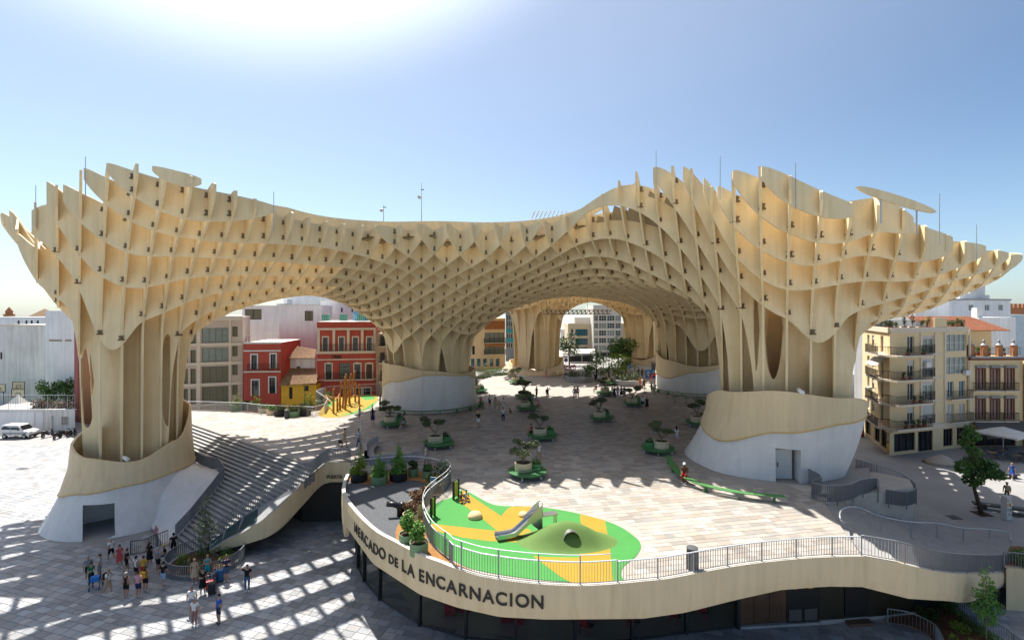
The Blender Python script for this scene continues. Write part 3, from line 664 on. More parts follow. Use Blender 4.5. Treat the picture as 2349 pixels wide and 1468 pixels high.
# ------------------------------------------------------------------ railings
RAILM = mat('grey_railing_paint', (0.23, 0.235, 0.25), 0.45, metal=0.3, var=0.08); WHITER = mat('pale_handrail', (0.72, 0.73, 0.74), 0.35, metal=0.2, var=0.04)
def railing(label, pts, h=1.0, step=0.13, group=None, top=None, slat=(.045, .012), m=RAILM, closed=False, name='railing', postn=14, tm=None, upper=None):
    P = even(pts, step, closed); th = thing(name, label, 'railing', P[0], 0, group)
    hh = h if callable(h) else (lambda u: h); K = len(P); mb = MB()
    for i, p in enumerate(P):
        a = P[max(i - 1, 0)]; b = P[min(i + 1, K - 1)]; ang = math.atan2(b.y - a.y, b.x - a.x)
        mb.box((p.x, p.y, p.z + hh(i / K) / 2 + .03), (slat[1], slat[0], hh(i / K) - .06), ang)
    W2(th, mb, 'balusters', m, kind='stuff')
    W2(th, MB().tube([p + Vector((0, 0, hh(i / K))) for i, p in enumerate(P)], .03, 6, closed=closed), 'handrail', tm or m, True)
    W2(th, MB().tube([p + Vector((0, 0, .06)) for p in P], .022, 4, closed=closed), 'bottom_rail', m)
    if upper: W2(th, MB().tube([p + Vector((0, 0, upper)) for p in P[::3]], .022, 6), 'upper_rail', WHITER, True)
    for i in range(0, K, postn):
        p = P[i]; a = P[max(i - 1, 0)]; b = P[min(i + 1, K - 1)]; H = upper or hh(i / K)
        W2(th, MB().box((p.x, p.y, p.z + H / 2 - .1), (.05, .07, H + .2), math.atan2(b.y - a.y, b.x - a.x)), 'post', m)
    return th
# ------------------------------------------------------------------ steps on the left
SE = (STAIR_B - STAIR_A).normalized(); SN = Vector((-.61, -.79, 0)).normalized(); SE = Vector((.79, -.61, 0)).normalized()
SL = .68
def on_stair(px, py):
    kx, ky = (px - CX) / F, (py - HY) / F        # z = HC - ky d  and  z = -SL * s
    a = kx * SN.x + SN.y; c = -STAIR_B.x * SN.x - STAIR_B.y * SN.y
    d = (HC + SL * c) / (ky - SL * a); return Vector((kx * d, d, HC - ky * d))
def se(p): q = p - STAIR_B; return q.x * SN.x + q.y * SN.y, q.x * SE.x + q.y * SE.y
RR = [on_stair(x, y) for x, y in [(723, 1080), (680, 1115), (637, 1137), (600, 1158), (563, 1180), (520, 1212), (480, 1245)]]
LL = [on_stair(x, y) for x, y in [(414, 1037), (466, 1069), (503, 1077), (514, 1095), (489, 1129), (437, 1195), (403, 1232)]]
rs = [se(p) for p in RR]; ls = [se(p) for p in LL]
sR = lambda s: float(np.interp(s, [0] + [a for a, b in rs if a > 0], [0.3] + [b for a, b in rs if a > 0]))
sLo = lambda s: float(np.interp(s, [a for a, b in ls[3:]], [b for a, b in ls[3:]]))
stair = thing('stairway', 'broad grey stone stairway between the left column and the curved railing', 'stairs', (STAIR_B.x, STAIR_B.y, ZL))
STEP = mat('step_stone', (0.30, 0.30, 0.29), 0.75, var=0.14, scale=1.2); STEP_SHADE = mat('step_riser_shade', (0.16, 0.16, 0.16), 0.8, var=.15)  # risers: the step stone with their shade put into a darker colour
NS = 26; rise = 5.0 / NS; run = rise / SL
def step(s0, s1, e0, e1, z):
    A = [STAIR_B + SN * s + SE * e for s, e in ((s0, e0), (s0, e1), (s1, e1), (s1, e0))]
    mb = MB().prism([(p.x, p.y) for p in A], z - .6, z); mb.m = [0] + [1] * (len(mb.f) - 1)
    W2(stair, mb, 'stair_step', [STEP, STEP_SHADE])
top_e = se(STAIR_A)[1]
for k in range(NS - 1):
    s0, s1 = k * run, (k + 1) * run + .01
    if s0 < 2.6: e0 = top_e - 4 * max(0, s0) / 2.6
    else: e0 = sLo(s0 + run / 2) - .05
    step(s0, s1, e0, sR(s0 + run / 2), -rise * (k + 1))
W2(stair, MB().prism([((STAIR_B + SN * s + SE * e).x, (STAIR_B + SN * s + SE * e).y) for s, e in ((2.55, top_e - 4), (2.55, ls[2][1] + .6), (2.75, ls[2][1] + .6), (2.75, top_e - 4))], ZL, -1.9), 'stair_wall', CONC)
# white concrete skirt running from the left column to the railing
SK = crv(LL[:3], 5)[:-1] + crv(LL[3:] + [gp(378, 1250, ZL)], 5); mb = MB(); n = len(SK); rowsK = []
cb = Vector((-32.4, 43.0, 0)); fcb = math.atan2(-43.0, 32.4)
for t in range(9):
    w = t / 8; row = []
    for ik, p in enumerate(SK):
        ang = math.atan2(p.y - cb.y, p.x - cb.x); tk = min(max((ik / (n - 1) - .4) / .6, 0), 1); tk = tk * tk * (3 - 2 * tk)
        q = Vector(LP(math.degrees(ang - fcb), -1.35 + (-4.75 + 1.35) * tk, -.06))
        x = q.lerp(Vector((p.x, p.y, p.z)), w); x.z = q.z + (p.z - q.z) * (1 - (1 - w) ** 2.2); row.append(x)
    rowsK.append(row)
for a, b in zip(rowsK, rowsK[1:]): mb.band(a, b)
mb.band([Vector((p.x, p.y, ZL)) for p in SK], [p + Vector((0, 0, .0)) for p in SK])
W2(LB, mb, 'concrete_skirt', CONC, True)
railing('grey slatted railing round the white skirt of the left column and down the stairway', LL[:3] + [LL[3]] + LL[4:] , .95, .13, slat=(.08, .045))
rb_ = [gp(300, 1272, ZL), gp(330, 1268, ZL), gp(352, 1258, ZL), gp(385, 1245, ZL)]
railing('short black barrier at the foot of the white column skirt', crv(rb_, 4), .95, .12, m=BLACK, name='barrier')
# right-hand side of the stairway: ledge, cream stringer and railing
ST = [Vector((a[0], a[1], a[2])) for a in (tuple(qp(805, 1062, 39.4)), tuple(qp(790, 1060, 39.8)), tuple(qp(749, 1060, 39.9)), tuple(qp(723, 1078, 39)), tuple(qp(680, 1122, 37.2)), tuple(qp(629, 1172, 35.6)), tuple(qp(563, 1217, 34.9)), tuple(qp(517, 1240, 34.9)), tuple(qp(480, 1262, 35)))]
SBm = [Vector(tuple(q)) for q in (qp(812, 1110, 39.4), qp(789, 1106, 39.8), qp(752, 1107, 39.9), qp(722, 1124, 39), qp(680, 1170, 37.2), qp(629, 1222, 35.6), qp(580, 1243, 34.9), qp(523, 1258, 34.9), qp(480, 1270, 35))]
for p in SBm: p.z = max(p.z, ZL - .02)
ST, SBm = crv(ST, 5), crv(SBm, 5)
strg = thing('cream_stringer', 'curving cream side of the stairway with the word PUERTA above the dark entrance', 'stair side', ST[20])
mb = MB(); mb.band(ST, SBm); back = [Vector((p.x + .12, p.y + .35, p.z)) for p in ST]; bb = [Vector((p.x + .12, p.y + .35, p.z)) for p in SBm]
mb.band(SBm, bb); mb.band(bb, back); W2(strg, mb, 'fascia', CREAM2, True)
RRX = [gp(803, 1058), gp(785, 1056), gp(760, 1056), gp(745, 1062)] + RR
RC = crv(RRX, 5); ledge_in = [ST[min(int(i * (len(ST) - 1) / (len(RC) - 1)), len(ST) - 1)] for i in range(len(RC))]
mb = MB(); mb.band(RC, ledge_in); W2(strg, mb, 'ledge', mat('grey_ledge', (.25, .25, .25), .8), True)
for k in range(3):                                     # dark glass panels let into the ledge
    i0 = 36 + k * 5; a, b, c, d = RC[i0], RC[min(i0 + 4, len(RC) - 1)], ledge_in[min(i0 + 4, len(RC) - 1)], ledge_in[i0]
    if (a - b).length < .05: continue
    up = Vector((0, 0, .03)); q = [a.lerp(d, .12) + up, b.lerp(c, .12) + up, c.lerp(b, .12) + up, d.lerp(a, .12) + up]
    W2(strg, MB().add(q + [v - Vector((0, 0, .05)) for v in q], [(0, 1, 2, 3), (0, 4, 5, 1), (1, 5, 6, 2), (2, 6, 7, 3), (3, 7, 4, 0)]), 'glass_panel', mat('teal_glass', (.03, .06, .065), .15, var=0))
x0 = qp(752, 1093, 39.75); nrm = Vector((.05, -1, 0)).normalized()
for i, ch in enumerate('PUERTA N'):
    if ch != ' ': letter(strg, ch, qp(752 + i * 5.9, 1094, 39.72), Vector((0, -1, 0)), .36, INK)
LOOP = [gp(480, 1258, ZL), gp(430, 1240, ZL)] + []
railing('long grey slatted railing curving down the right of the stairway', [p + Vector((0, 0, .02)) for p in RC], .95, .13, slat=(.06, .05))
# round planter at the foot of the stairway
pc = gp(472, 1292, ZL); pr = 2.25
pl = thing('round_planter', 'round railed planter bed with low shrubs at the foot of the stairway', 'planter', pc)
MB().lathe([(pr, 0), (pr, .25), (pr - .15, .25), (pr - .15, .12)], n=40, sy=.95).build('kerb', CONC_D, pl)
MB().lathe([(pr - .14, .0), (pr - .14, .14), (0.01, .24)], n=32, sy=.95).build('soil', mat('brown_mulch', (.09, .05, .028), .95, var=.4, scale=6, bump=.6), pl)
railing('grey slatted railing ringing the round planter', [Vector((pc.x + pr * 1.04 * math.cos(t), pc.y + pr * 1.0 * math.sin(t), ZL)) for t in np.linspace(0, 2 * math.pi, 49)[:-1]], .95, .14, closed=True, slat=(.06, .04))
# ------------------------------------------------------------------ right-hand steps and ramp
RSt = thing('stairway', 'long shallow stairway stepping down from the square towards the street tree', 'stairs', (26, 30, ZL))
NR_ = 24
def rline(t):                                          # front and back ends of the nosing lines, t 0 at the top
    f = [Vector((17.5, 24.8, 0)), Vector((21, 24.75, 0)), Vector((25, 26.8, 0)), Vector((30, 29.9, 0)), Vector((35, 33.7, 0))]
    b = [Vector((20.2, 33.2, 0)), Vector((24, 35.6, 0)), Vector((28, 38.5, 0)), Vector((32, 41.5, 0)), Vector((36, 45, 0))]
    u = t * 4; i = min(int(u), 3); w = u - i; return f[i].lerp(f[i + 1], w), b[i].lerp(b[i + 1], w)
for k in range(NR_):
    a, b = rline(k / NR_); c, d = rline((k + 1) / NR_ + .002); z = -5 * (k + 1) / (NR_ + 1)
    W2(RSt, MB().prism([a[:2], c[:2], d[:2], b[:2]], z - .5, z), 'stair_step', mat('pale_step_stone', (.27, .265, .255), .75, var=.15, scale=1.5))
FR = [p + Vector((0, 0, -.02)) for p in top[:0]] 
fr_pts = []
for i, (p, n) in enumerate(zip(top, NR)):
    px = CX + F * p.x / p.y
    if p.y < 32 and px > 1030 or i > 75: fr_pts.append(p - n * .10)
fr1 = [p for p in fr_pts if p.x < 4.8]; fr2 = [p for p in fr_pts if p.x >= 4.6 and p.x <= 17.4]; fr3 = [p for p in fr_pts if p.x >= 16.8]
# railing round the play area, from the gravel roof to the front edge
pg_in = [gp(x, y, 0) for x, y in [(812, 1090), (850, 1083), (900, 1078), (950, 1077), (990, 1082), (1022, 1092), (1034, 1106), (1024, 1124), (1000, 1144), (978, 1166), (970, 1192), (976, 1222), (995, 1256), (1030, 1285)]]
railing('pale grey railing behind the potted conifers on the gravel roof', crv(pg_in[:6], 5), 1.0, .14, tm=WHITER)
railing('tall curved railing round the green and yellow play area with a white upper rail', crv(pg_in[5:], 5) + fr1, .98, .13, tm=WHITER, upper=1.28, slat=(.04, .012))
railing('straight grey railing along the front edge of the square beside the dark bin', fr2, .92, .135, tm=WHITER, slat=(.04, .012))
railing('dark grey railing following the fascia down the shallow stairway', [p + Vector((0, 0, .0)) for p in fr3], .98, .135, slat=(.07, .014))
railing('grey slatted railing screening the ramp beside the largest column base', crv([gp(1848, 1106), Vector((20.6, 33.4, 0)), gp(1862, 1142), gp(1900, 1152, 0), gp(1950, 1148, -.2), gp(1975, 1136, -.3), gp(2012, 1132, -.7), Vector((24.9, 34.1, -1.0))], 5), 1.05, .13, slat=(.08, .014))
rmp_ = [RP(78, 0)]
back_r = [Vector((26.5, 38.6, -.4)), Vector((28.2, 38.8, -.9)), Vector((29.4, 37.8, -1.3)), Vector((29.2, 36.2, -1.6)), Vector((27.6, 35.0, -1.6)), Vector((25.6, 34.3, -1.2))]
railing('curved grey railing on the far side of the ramp behind the largest column base', crv(back_r, 5), 1.05, .13, slat=(.07, .014))
W2(RB, MB().prism([(20.4, 33.6), (25, 34.2), (28.4, 35.5), (29.3, 37), (28, 38.7), (26, 38.8)], ZL, -.35), 'ramp', mat('pale_ramp', (0.42, 0.38, 0.33), .8))
def handrail(label, pts, posts):
    th = thing('handrail', label, 'handrail', pts[0]); W2(th, MB().tube(crv(pts, 5), .045, 8), 'rail', GREYM, True)
    for p, h in posts: W2(th, MB().tube([p, p + Vector((0, 0, -h))], .035, 6), 'post', GREYM)
def rstep(px, py, h=.9):                                # a point h over the sloping steps seen at a photo pixel
    kx, ky = (px - CX) / F, (py - HY) / F; sl = 5 / 17.0
    d = (HC - h - sl * 18.3) / (ky - sl * kx); return Vector((kx * d, d, HC - ky * d))
hp = [rstep(1945, 1202, .2), rstep(1928, 1190, .6), rstep(1932, 1168, .9), rstep(1965, 1163, .9), rstep(2020, 1184), rstep(2090, 1197), rstep(2150, 1200), rstep(2210, 1211), rstep(2270, 1214), rstep(2312, 1222), rstep(2319, 1240, .6)]
handrail('galvanised handrail with a looped end running down the shallow stairway', hp, [(hp[i], 1.1) for i in (4, 5, 6, 7, 8)])
# ------------------------------------------------------------------ gravel roof and play area
struct('gravel_roof', MB().prism(GRAVEL2, -.02, .012), mat('blue_grey_gravel', (.095, .10, .11), .95, var=.5, scale=14, bump=1.0, bscale=30))
def sheet(px, z=.018): return [gp(x, y, z) for x, y in px]
SOIL = mat('orange_sand', (.26, .125, .038), .95, var=.25, scale=3, bump=.5)
for pts in ([(797, 1098), (800, 1087), (812, 1093), (900, 1079), (981, 1084), (1025, 1093), (1034, 1106), (1010, 1120), (985, 1112), (950, 1102), (915, 1106), (880, 1113), (845, 1112), (812, 1107)],
            [(975, 1112), (1015, 1118), (1000, 1143), (976, 1165), (969, 1192), (975, 1222), (994, 1257), (1040, 1290), (1084, 1309), (1080, 1317), (1025, 1303), (964, 1281), (918, 1250), (907, 1228), (913, 1205), (928, 1185), (940, 1165), (955, 1140)]):
    struct('planting_bed', MB().prism([(p.x, p.y) for p in crv([gp(x, y, .012) for x, y in pts], 3, True)], -.01, .04), SOIL)
PG = mat('green_play_surface', (.042, .215, .04), .85, var=.08, scale=.8, bump=.1); PY = mat('yellow_play_surface', (.31, .195, .012), .85, var=.07, scale=.8); PGL = mat('light_green_play_surface', (.09, .165, .035), .85, var=.12, scale=1.0)
PO = mat('orange_play_surface', (.50, .21, .02), .85, var=.07)
play = struct('play_surface', MB().prism(PLAY2, -.02, .010), PG)
def clip(poly, region):                                 # Sutherland-Hodgman against a convex polygon; sheets lie over the base colour
    return poly
yel = [[(984, 1200), (1003, 1202), (1140, 1217), (1184, 1238), (1180, 1243), (1120, 1240), (1060, 1232), (1000, 1217), (985, 1210)],
       [(1062, 1123), (1082, 1138), (1150, 1183), (1165, 1165), (1176, 1161), (1224, 1162), (1218, 1172), (1185, 1208), (1214, 1213), (1230, 1232), (1180, 1243), (1142, 1218), (1098, 1182), (1052, 1150)],
       [(1330, 1179), (1360, 1186), (1387, 1192), (1398, 1245), (1407, 1335), (1310, 1335), (1286, 1322), (1222, 1274), (1260, 1277), (1328, 1278), (1336, 1235)]]
for k, y in enumerate(yel): struct('play_surface_stripe', MB().prism([(p.x, p.y) for p in sheet(y)], .002, .0145 + k * .0006), PY if k != 9 else PO)
# mound with the steel tunnel
mc = gp(1300, 1240); md = thing('play_mound', 'low green mound with a round steel tunnel beside the slide', 'mound', mc)
def mound_pt(u, v):
    h = (1 + math.cos(math.pi * u)) / 2
    return (2.75 * u * math.cos(v), 1.55 * u * math.sin(v), 1.0 * h ** .9)
mb = MB(); NU, NV = 12, 40
vs = [mound_pt(i / NU, 2 * math.pi * k / NV) for i in range(NU + 1) for k in range(NV)]
mb.add(vs, [(i * NV + k, (i + 1) * NV + k, (i + 1) * NV + (k + 1) % NV, i * NV + (k + 1) % NV) for i in range(NU) for k in range(NV)])
mb.build('mound_cover', PGL, md, True)
STL = mat('brushed_steel', (.55, .56, .57), .28, metal=.9, var=.08)
tp = gp(1313, 1262); m = MB(); ax = Vector((.12, -1, 0)).normalized(); c0 = Vector((tp.x - mc.x, tp.y - mc.y + .25, .40)); c1 = c0 - ax * 1.0
for r, nm, mt in ((.42, 'tunnel', STL),):
    A = MB().tube([c0, c1], r, 28, cap=False); A.tube([c0 + ax * .02, c0 - ax * .04], r + .02, 28, cap=False); A.tube([c0 + ax * .02, c0 - ax * .06], r - .035, 28, cap=False)
    A.build(nm, mt, md, True)
MB().lathe([(.4, 0), (.01, 0)], n=24).build('tunnel_end', DARK, md).location = (c1.x, c1.y, .42)
md.children[-1].rotation_euler = (R(90), 0, 0)
# slide
s_top, s_bot = Vector((gp(1240, 1222).x, gp(1240, 1222).y, 1.02)), gp(1138, 1238)
sl_ = thing('slide', 'steel slide coming down the green mound onto the yellow stripe', 'slide', s_bot)
dv = (s_top - s_bot); dv.z = 0; L_ = dv.length; dv.normalize(); sd = Vector((dv.y, -dv.x, 0)) * .25
prof = [(0, .16), (.12, .14), (.35, .17), (.45, .27), (.62, .58), (.78, .88), (.88, .98), (1.0, 1.02)]
ctr = crv([s_bot + dv * (u * L_) + Vector((0, 0, z)) for u, z in prof], 4)
mb = MB(); l0 = [p + sd for p in ctr]; l1 = [p - sd for p in ctr]; up = Vector((0, 0, .17)); dn = Vector((0, 0, -.06))
for a, b in ((l0, l1), ([p + up for p in l0], l0), (l1, [p + up for p in l1]), ([p + up + sd * .12 for p in l0], [p + up for p in l0]), ([p + up for p in l1], [p + up - sd * .12 for p in l1]),
             ([p + dn + sd * .12 for p in l0], [p + up + sd * .12 for p in l0]), ([p + up - sd * .12 for p in l1], [p + dn - sd * .12 for p in l1]), ([p + dn - sd * .12 for p in l1], [p + dn + sd * .12 for p in l0])): mb.band(a, b)
W2(sl_, mb, 'chute', STL)
hoop = [ctr[-1] + sd * 1.1, ctr[-1] + sd * 1.1 + Vector((0, 0, .5)) , ctr[-1] + sd * .9 + Vector((0, 0, .66)), ctr[-1] - sd * .9 + Vector((0, 0, .66)), ctr[-1] - sd * 1.1 + Vector((0, 0, .5)), ctr[-1] - sd * 1.1]
W2(sl_, MB().add([ctr[-1] + sd * 1.15 - dv * .9 + Vector((0, 0, -.12)), ctr[-1] + sd * 1.15 + Vector((0, 0, -.9)), ctr[-1] + sd * 1.15 + Vector((0, 0, .62)), ctr[-1] + sd * 1.15 - dv * .25 + Vector((0, 0, .45)),
        ctr[-1] - sd * 1.15 - dv * .9 + Vector((0, 0, -.12)), ctr[-1] - sd * 1.15 + Vector((0, 0, -.9)), ctr[-1] - sd * 1.15 + Vector((0, 0, .62)), ctr[-1] - sd * 1.15 - dv * .25 + Vector((0, 0, .45))],
        [(0, 1, 2, 3), (7, 6, 5, 4)]), 'side_plate', STL)
W2(sl_, MB().tube(hoop, .025, 6), 'grab_hoop', STL, True)
W2(sl_, MB().box(ctr[-1] + dv * .45 + Vector((0, 0, -.05)), (1.0, .5, .06), math.atan2(dv.y, dv.x)), 'platform', STL)
W2(sl_, MB().box(ctr[-1] + dv * .85 + Vector((0, 0, -.4)), (.05, .4, .7), math.atan2(dv.y, dv.x)), 'leg', STL); W2(sl_, MB().box(ctr[2] + Vector((0, 0, -.1)), (.05, .4, .16), math.atan2(dv.y, dv.x)), 'leg', STL)
for (x, y, r, lb) in ((1090, 1187, .42, 'larger sand coloured climbing dome on the yellow stripe'), (1201, 1183, .29, 'smaller sand coloured climbing dome by the far edge of the play area')):
    o = MB().lathe([(r, 0), (r * 1.02, .08), (r * .93, r * .45), (r * .7, r * .72), (r * .38, r * .86), (.01, r * .9)], n=28).build('climbing_dome', mat('sand_rubber', (.62, .46, .24), .8, var=.05), None, True)
    o.location = gp(x, y, .01); tag(o, lb, 'play dome')
# play panels
def play_panel(px, py, gap, lb, ang):
    p = gp(px, py); th = thing('play_activity_board', lb, 'play board', p, ang)
    for s_ in (-1, 1): MB().box((s_ * gap / 2, 0, .6), (.11, .11, 1.2)).build('post', mat('dark_brown_post', (.03, .02, .015), .7), th)
    MB().box((0, 0, .62), (gap - .13, .03, .95)).build('board', mat('lime_board', (.22, .36, .03), .5, var=.35, scale=7), th)
play_panel(1046, 1143, .55, 'lime green play panel between two dark posts beside the two children', R(62)); play_panel(993, 1186, .4, 'lime green play panel standing by the curved railing near the leafy pots', R(70))
# litter bin
def bin_(p, lb, r=.26, h=1.0):
    th = thing('litter_bin', lb, 'bin', p)
    MB().lathe([(r, 0), (r, h * .8), (r * .93, h * .81)], n=24).build('bin_body', mat('bin_grey', (.06, .065, .075), .5, metal=.3), th, 40)
    m = MB(); m.lathe([(r * .96, h * .93), (r * 1.02, h * .95), (r * 1.0, h), (.01, h * 1.03)], n=24); m.build('bin_lid', mat('bin_lid_grey', (.12, .13, .14), .4, metal=.4), th, 40)
    m = MB(); [m.box((r * .9 * math.cos(a), r * .9 * math.sin(a), h * .87), (.04, .04, h * .16), a) for a in (0, 1.57, 3.14, 4.71)]; m.build('lid_strut', BLACK, th)
bin_(gp(1588, 1304), 'dark round litter bin by the front railing'); bin_(gp(657, 959), 'slim dark litter bin in front of the far railing planters', .22, .95)
bin_(gp(1299, 868), 'square dark litter bin beside the parked bicycles', .35, 1.1)
# black ventilation elbow on the gravel
p = gp(917, 1183); th = thing('vent_pipe', 'black elbow vent pipe on the gravel roof', 'vent', p)
MB().tube([(0, 0, 0), (0, 0, .45), (-.12, -.02, .62), (-.35, -.05, .70), (-.75, -.1, .74)], [.17, .17, .17, .16, .15], 14).build('pipe', mat('black_plastic', (.012, .012, .014), .35, var=0), th, True)
MB().tube([(.3, .1, 0), (.32, .1, .4), (.18, .05, .6), (-.05, 0, .66)], .2, 14).build('pipe', MATS['black_plastic'], th, True)
p = gp(994, 1134); th = thing('notice_sign', 'small blue and white notice sign on a post above the gravel bed', 'sign', p)
MB().box((0, 0, .55), (.04, .04, 1.1)).build('post', RAILM, th); MB().box((0, -.03, .85), (.36, .02, .62)).build('sign_board', MATS['white_plate'], th)
MB().box((0, -.045, 1.02), (.34, .012, .22)).box((0, -.045, .62), (.34, .012, .1)).build('blue_print', mat('sign_blue', (.03, .16, .35), .5, var=0), th)
# ------------------------------------------------------------------ buildings
def msh(name, col, **k): return mat(name, col, **k)
WIN = msh('window_glass', (.035, .045, .05), rough=.06, var=0, spec=.7); WINB = msh('blue_window_glass', (.03, .12, .17), rough=.08, var=0, spec=.7); CURT = msh('curtained_glass', (.22, .26, .23), rough=.12, var=.3, scale=5)
SHUT = msh('grey_green_blind', (.16, .15, .095), rough=.7, var=.06); SHW = msh('white_blind', (.52, .52, .5), rough=.7, var=.05); FRW = msh('white_frame', (.62, .62, .6), rough=.5, var=.05); FRD = msh('dark_frame', (.03, .03, .03), rough=.5, var=0)
WHITE = msh('white_render', (.78, .78, .78), rough=.9, var=.10, scale=.25, streak=.14); OFFW = msh('aged_white_render', (.72, .70, .66), rough=.9, var=.15, scale=.2, streak=.22)
BEIGE = msh('beige_render', (.50, .41, .33), rough=.85, var=.06, scale=.3); REDW = msh('red_render', (.42, .075, .05), rough=.85, var=.1, scale=.4, streak=.12); YELW = msh('yellow_render', (.70, .40, .04), rough=.85, var=.08)
STONEC = msh('cream_stone_trim', (.62, .53, .42), rough=.8, var=.07); BROWNW = msh('brown_render', (.33, .24, .17), rough=.85, var=.1, scale=.4); TERRA = msh('roof_tile_clay', (.26, .16, .09), rough=.9, var=.3, scale=2.5); TERRA2 = msh('red_roof_tile', (.30, .12, .065), rough=.9, var=.25, scale=2.5)
IRON = msh('black_iron', (.015, .015, .016), rough=.6, var=0); YAPT = msh('cream_yellow_render', (.68, .54, .32), rough=.85, var=.05, scale=.3); BRICK = msh('orange_brick', (.38, .16, .07), rough=.9, var=.2, scale=4)
def onl(P0, P1, px):                                    # distance along a facade under a photo column
    k = (px - CX) / F; d = P1 - P0
    return (k * P0.y - P0.x) / (d.x - k * d.y) * d.length
class Fac:
    def __init__(s, th, P0, P1, z0, z1, m, depth=.22):
        s.th, s.P0, s.P1, s.z0, s.z1, s.m, s.dp = th, Vector((P0[0], P0[1], 0)), Vector((P1[0], P1[1], 0)), z0, z1, m, depth
        s.L = (s.P1 - s.P0).length; s.d = (s.P1 - s.P0).normalized(); s.n = Vector((s.d.y, -s.d.x, 0)); s.op = []
    def P(s, u, z, out=0): return s.P0 + s.d * u + s.n * out + Vector((0, 0, z))
    def px(s, x0, x1, y0, y1):                           # a photo rectangle as an opening (u0, u1, z0, z1)
        u0, u1 = onl(s.P0, s.P1, x0), onl(s.P0, s.P1, x1); Y = (s.P0 + s.d * (u0 + u1) / 2).y
        return (u0, u1, HC - (y1 - HY) / F * Y, HC - (y0 - HY) / F * Y)
    def win(s, r, pane=None, frame=None, nx=2, nz=1, surround=None, name='window', bw=.06, split=None):
        u0, u1, a, b = r; u0 = max(u0, .05); u1 = min(u1, s.L - .05); a = max(a, s.z0 + .02); b = min(b, s.z1 - .05)
        if u1 - u0 < .15 or b - a < .15: return
        s.op.append((u0, u1, a, b)); ang = math.atan2(s.d.y, s.d.x); dp = s.dp
        mb = MB(); o = -dp + .06
        def bar(ua, ub, za, zb): c = s.P((ua + ub) / 2, (za + zb) / 2, o); mb.box(c, (ub - ua, .07, zb - za), ang)
        bar(u0, u1, a, a + bw); bar(u0, u1, b - bw, b)
        for i in range(nx + 1): u = u0 + (u1 - u0 - bw) * i / nx; bar(u, u + bw, a + bw, b - bw)
        for j in range(1, nz): z = a + (b - a) * j / nz; bar(u0 + bw, u1 - bw, z - bw / 2, z + bw / 2)
        f = W2(s.th, mb, name, frame or FRW)
        pm = MB(); pm.add([s.P(u0, a, -dp + .01), s.P(u1, a, -dp + .01), s.P(u1, b, -dp + .01), s.P(u0, b, -dp + .01)], [(0, 1, 2, 3)])
        pm.build('pane', pane or WIN, f, offset=s.th.location)
        if split:                                        # a lowered blind over the upper part of the opening
            bl = MB(); h = (b - a) * split; n = max(3, int(h / .14))
            for i in range(n): c = s.P((u0 + u1) / 2, b - h * (i + .5) / n, -dp + .12); bl.box(c, (u1 - u0 - .04, .03, h / n * .9), ang)
            bl.build('blind', split_mat(s), f, offset=s.th.location)
        if surround:
            m2 = MB(); w = .16
            for (ua, ub, za, zb) in ((u0 - w, u0, a, b), (u1, u1 + w, a, b), (u0 - w, u1 + w, b, b + w * 1.2)): m2.box(s.P((ua + ub) / 2, (za + zb) / 2, .04), (ub - ua, .09, zb - za), ang)
            m2.build('surround', surround, f, offset=s.th.location)
        return f
    def bal(s, u0, u1, z, out=.8, m=None, slabm=None, h=1.0, name='balcony', slab=.14, sides=True):
        ang = math.atan2(s.d.y, s.d.x); mb = MB(); c = s.P((u0 + u1) / 2, z - slab / 2, out / 2); mb.box(c, (u1 - u0, out, slab), ang)
        f = W2(s.th, mb, name, slabm or STONEC); r = MB(); n = max(2, int((u1 - u0) / .16))
        for i in range(n + 1): r.box(s.P(u0 + .03 + (u1 - u0 - .06) * i / n, z + h / 2, out - .05), (.025, .025, h), ang)
        if sides:
            for uu in (u0 + .03, u1 - .03):
                for j in range(1, max(2, int(out / .16))): r.box(s.P(uu, z + h / 2, out * j / max(2, int(out / .16))), (.025, .025, h), ang)
                r.box(s.P(uu, z + h, out / 2), (.04, out, .04), ang)
        r.box(s.P((u0 + u1) / 2, z + h, out - .05), (u1 - u0, .05, .04), ang); r.box(s.P((u0 + u1) / 2, z + .08, out - .05), (u1 - u0, .04, .03), ang)
        r.build('balcony_rail', m or IRON, f, offset=s.th.location); return f
    def trim(s, u0, u1, z0, z1, m, out=.06, name='trim', rel=0):
        return W2(s.th, MB().box(s.P((u0 + u1) / 2, (z0 + z1) / 2, out / 2 + rel - .02), (u1 - u0, out + .04, z1 - z0), math.atan2(s.d.y, s.d.x)), name, m)
    def close(s):
        U = sorted({0, s.L} | {u for o in s.op for u in o[:2]}); Z = sorted({s.z0, s.z1} | {z for o in s.op for z in o[2:]}); mb = MB()
        for ua, ub in zip(U, U[1:]):
            for za, zb in zip(Z, Z[1:]):
                cu, cz = (ua + ub) / 2, (za + zb) / 2
                if any(o[0] < cu < o[1] and o[2] < cz < o[3] for o in s.op): continue
                mb.add([s.P(ua, za), s.P(ub, za), s.P(ub, zb), s.P(ua, zb)], [(0, 1, 2, 3)])
        D = -s.dp
        for u0, u1, a, b in s.op:
            q = [(u0, a), (u1, a), (u1, b), (u0, b)]
            for (p, r) in zip(q, q[1:] + q[:1]): mb.add([s.P(*p), s.P(*p, D), s.P(*r, D), s.P(*r)], [(0, 1, 2, 3)])
        return W2(s.th, mb, 'wall', s.m)
def split_mat(s): return getattr(s, 'blind', SHW)
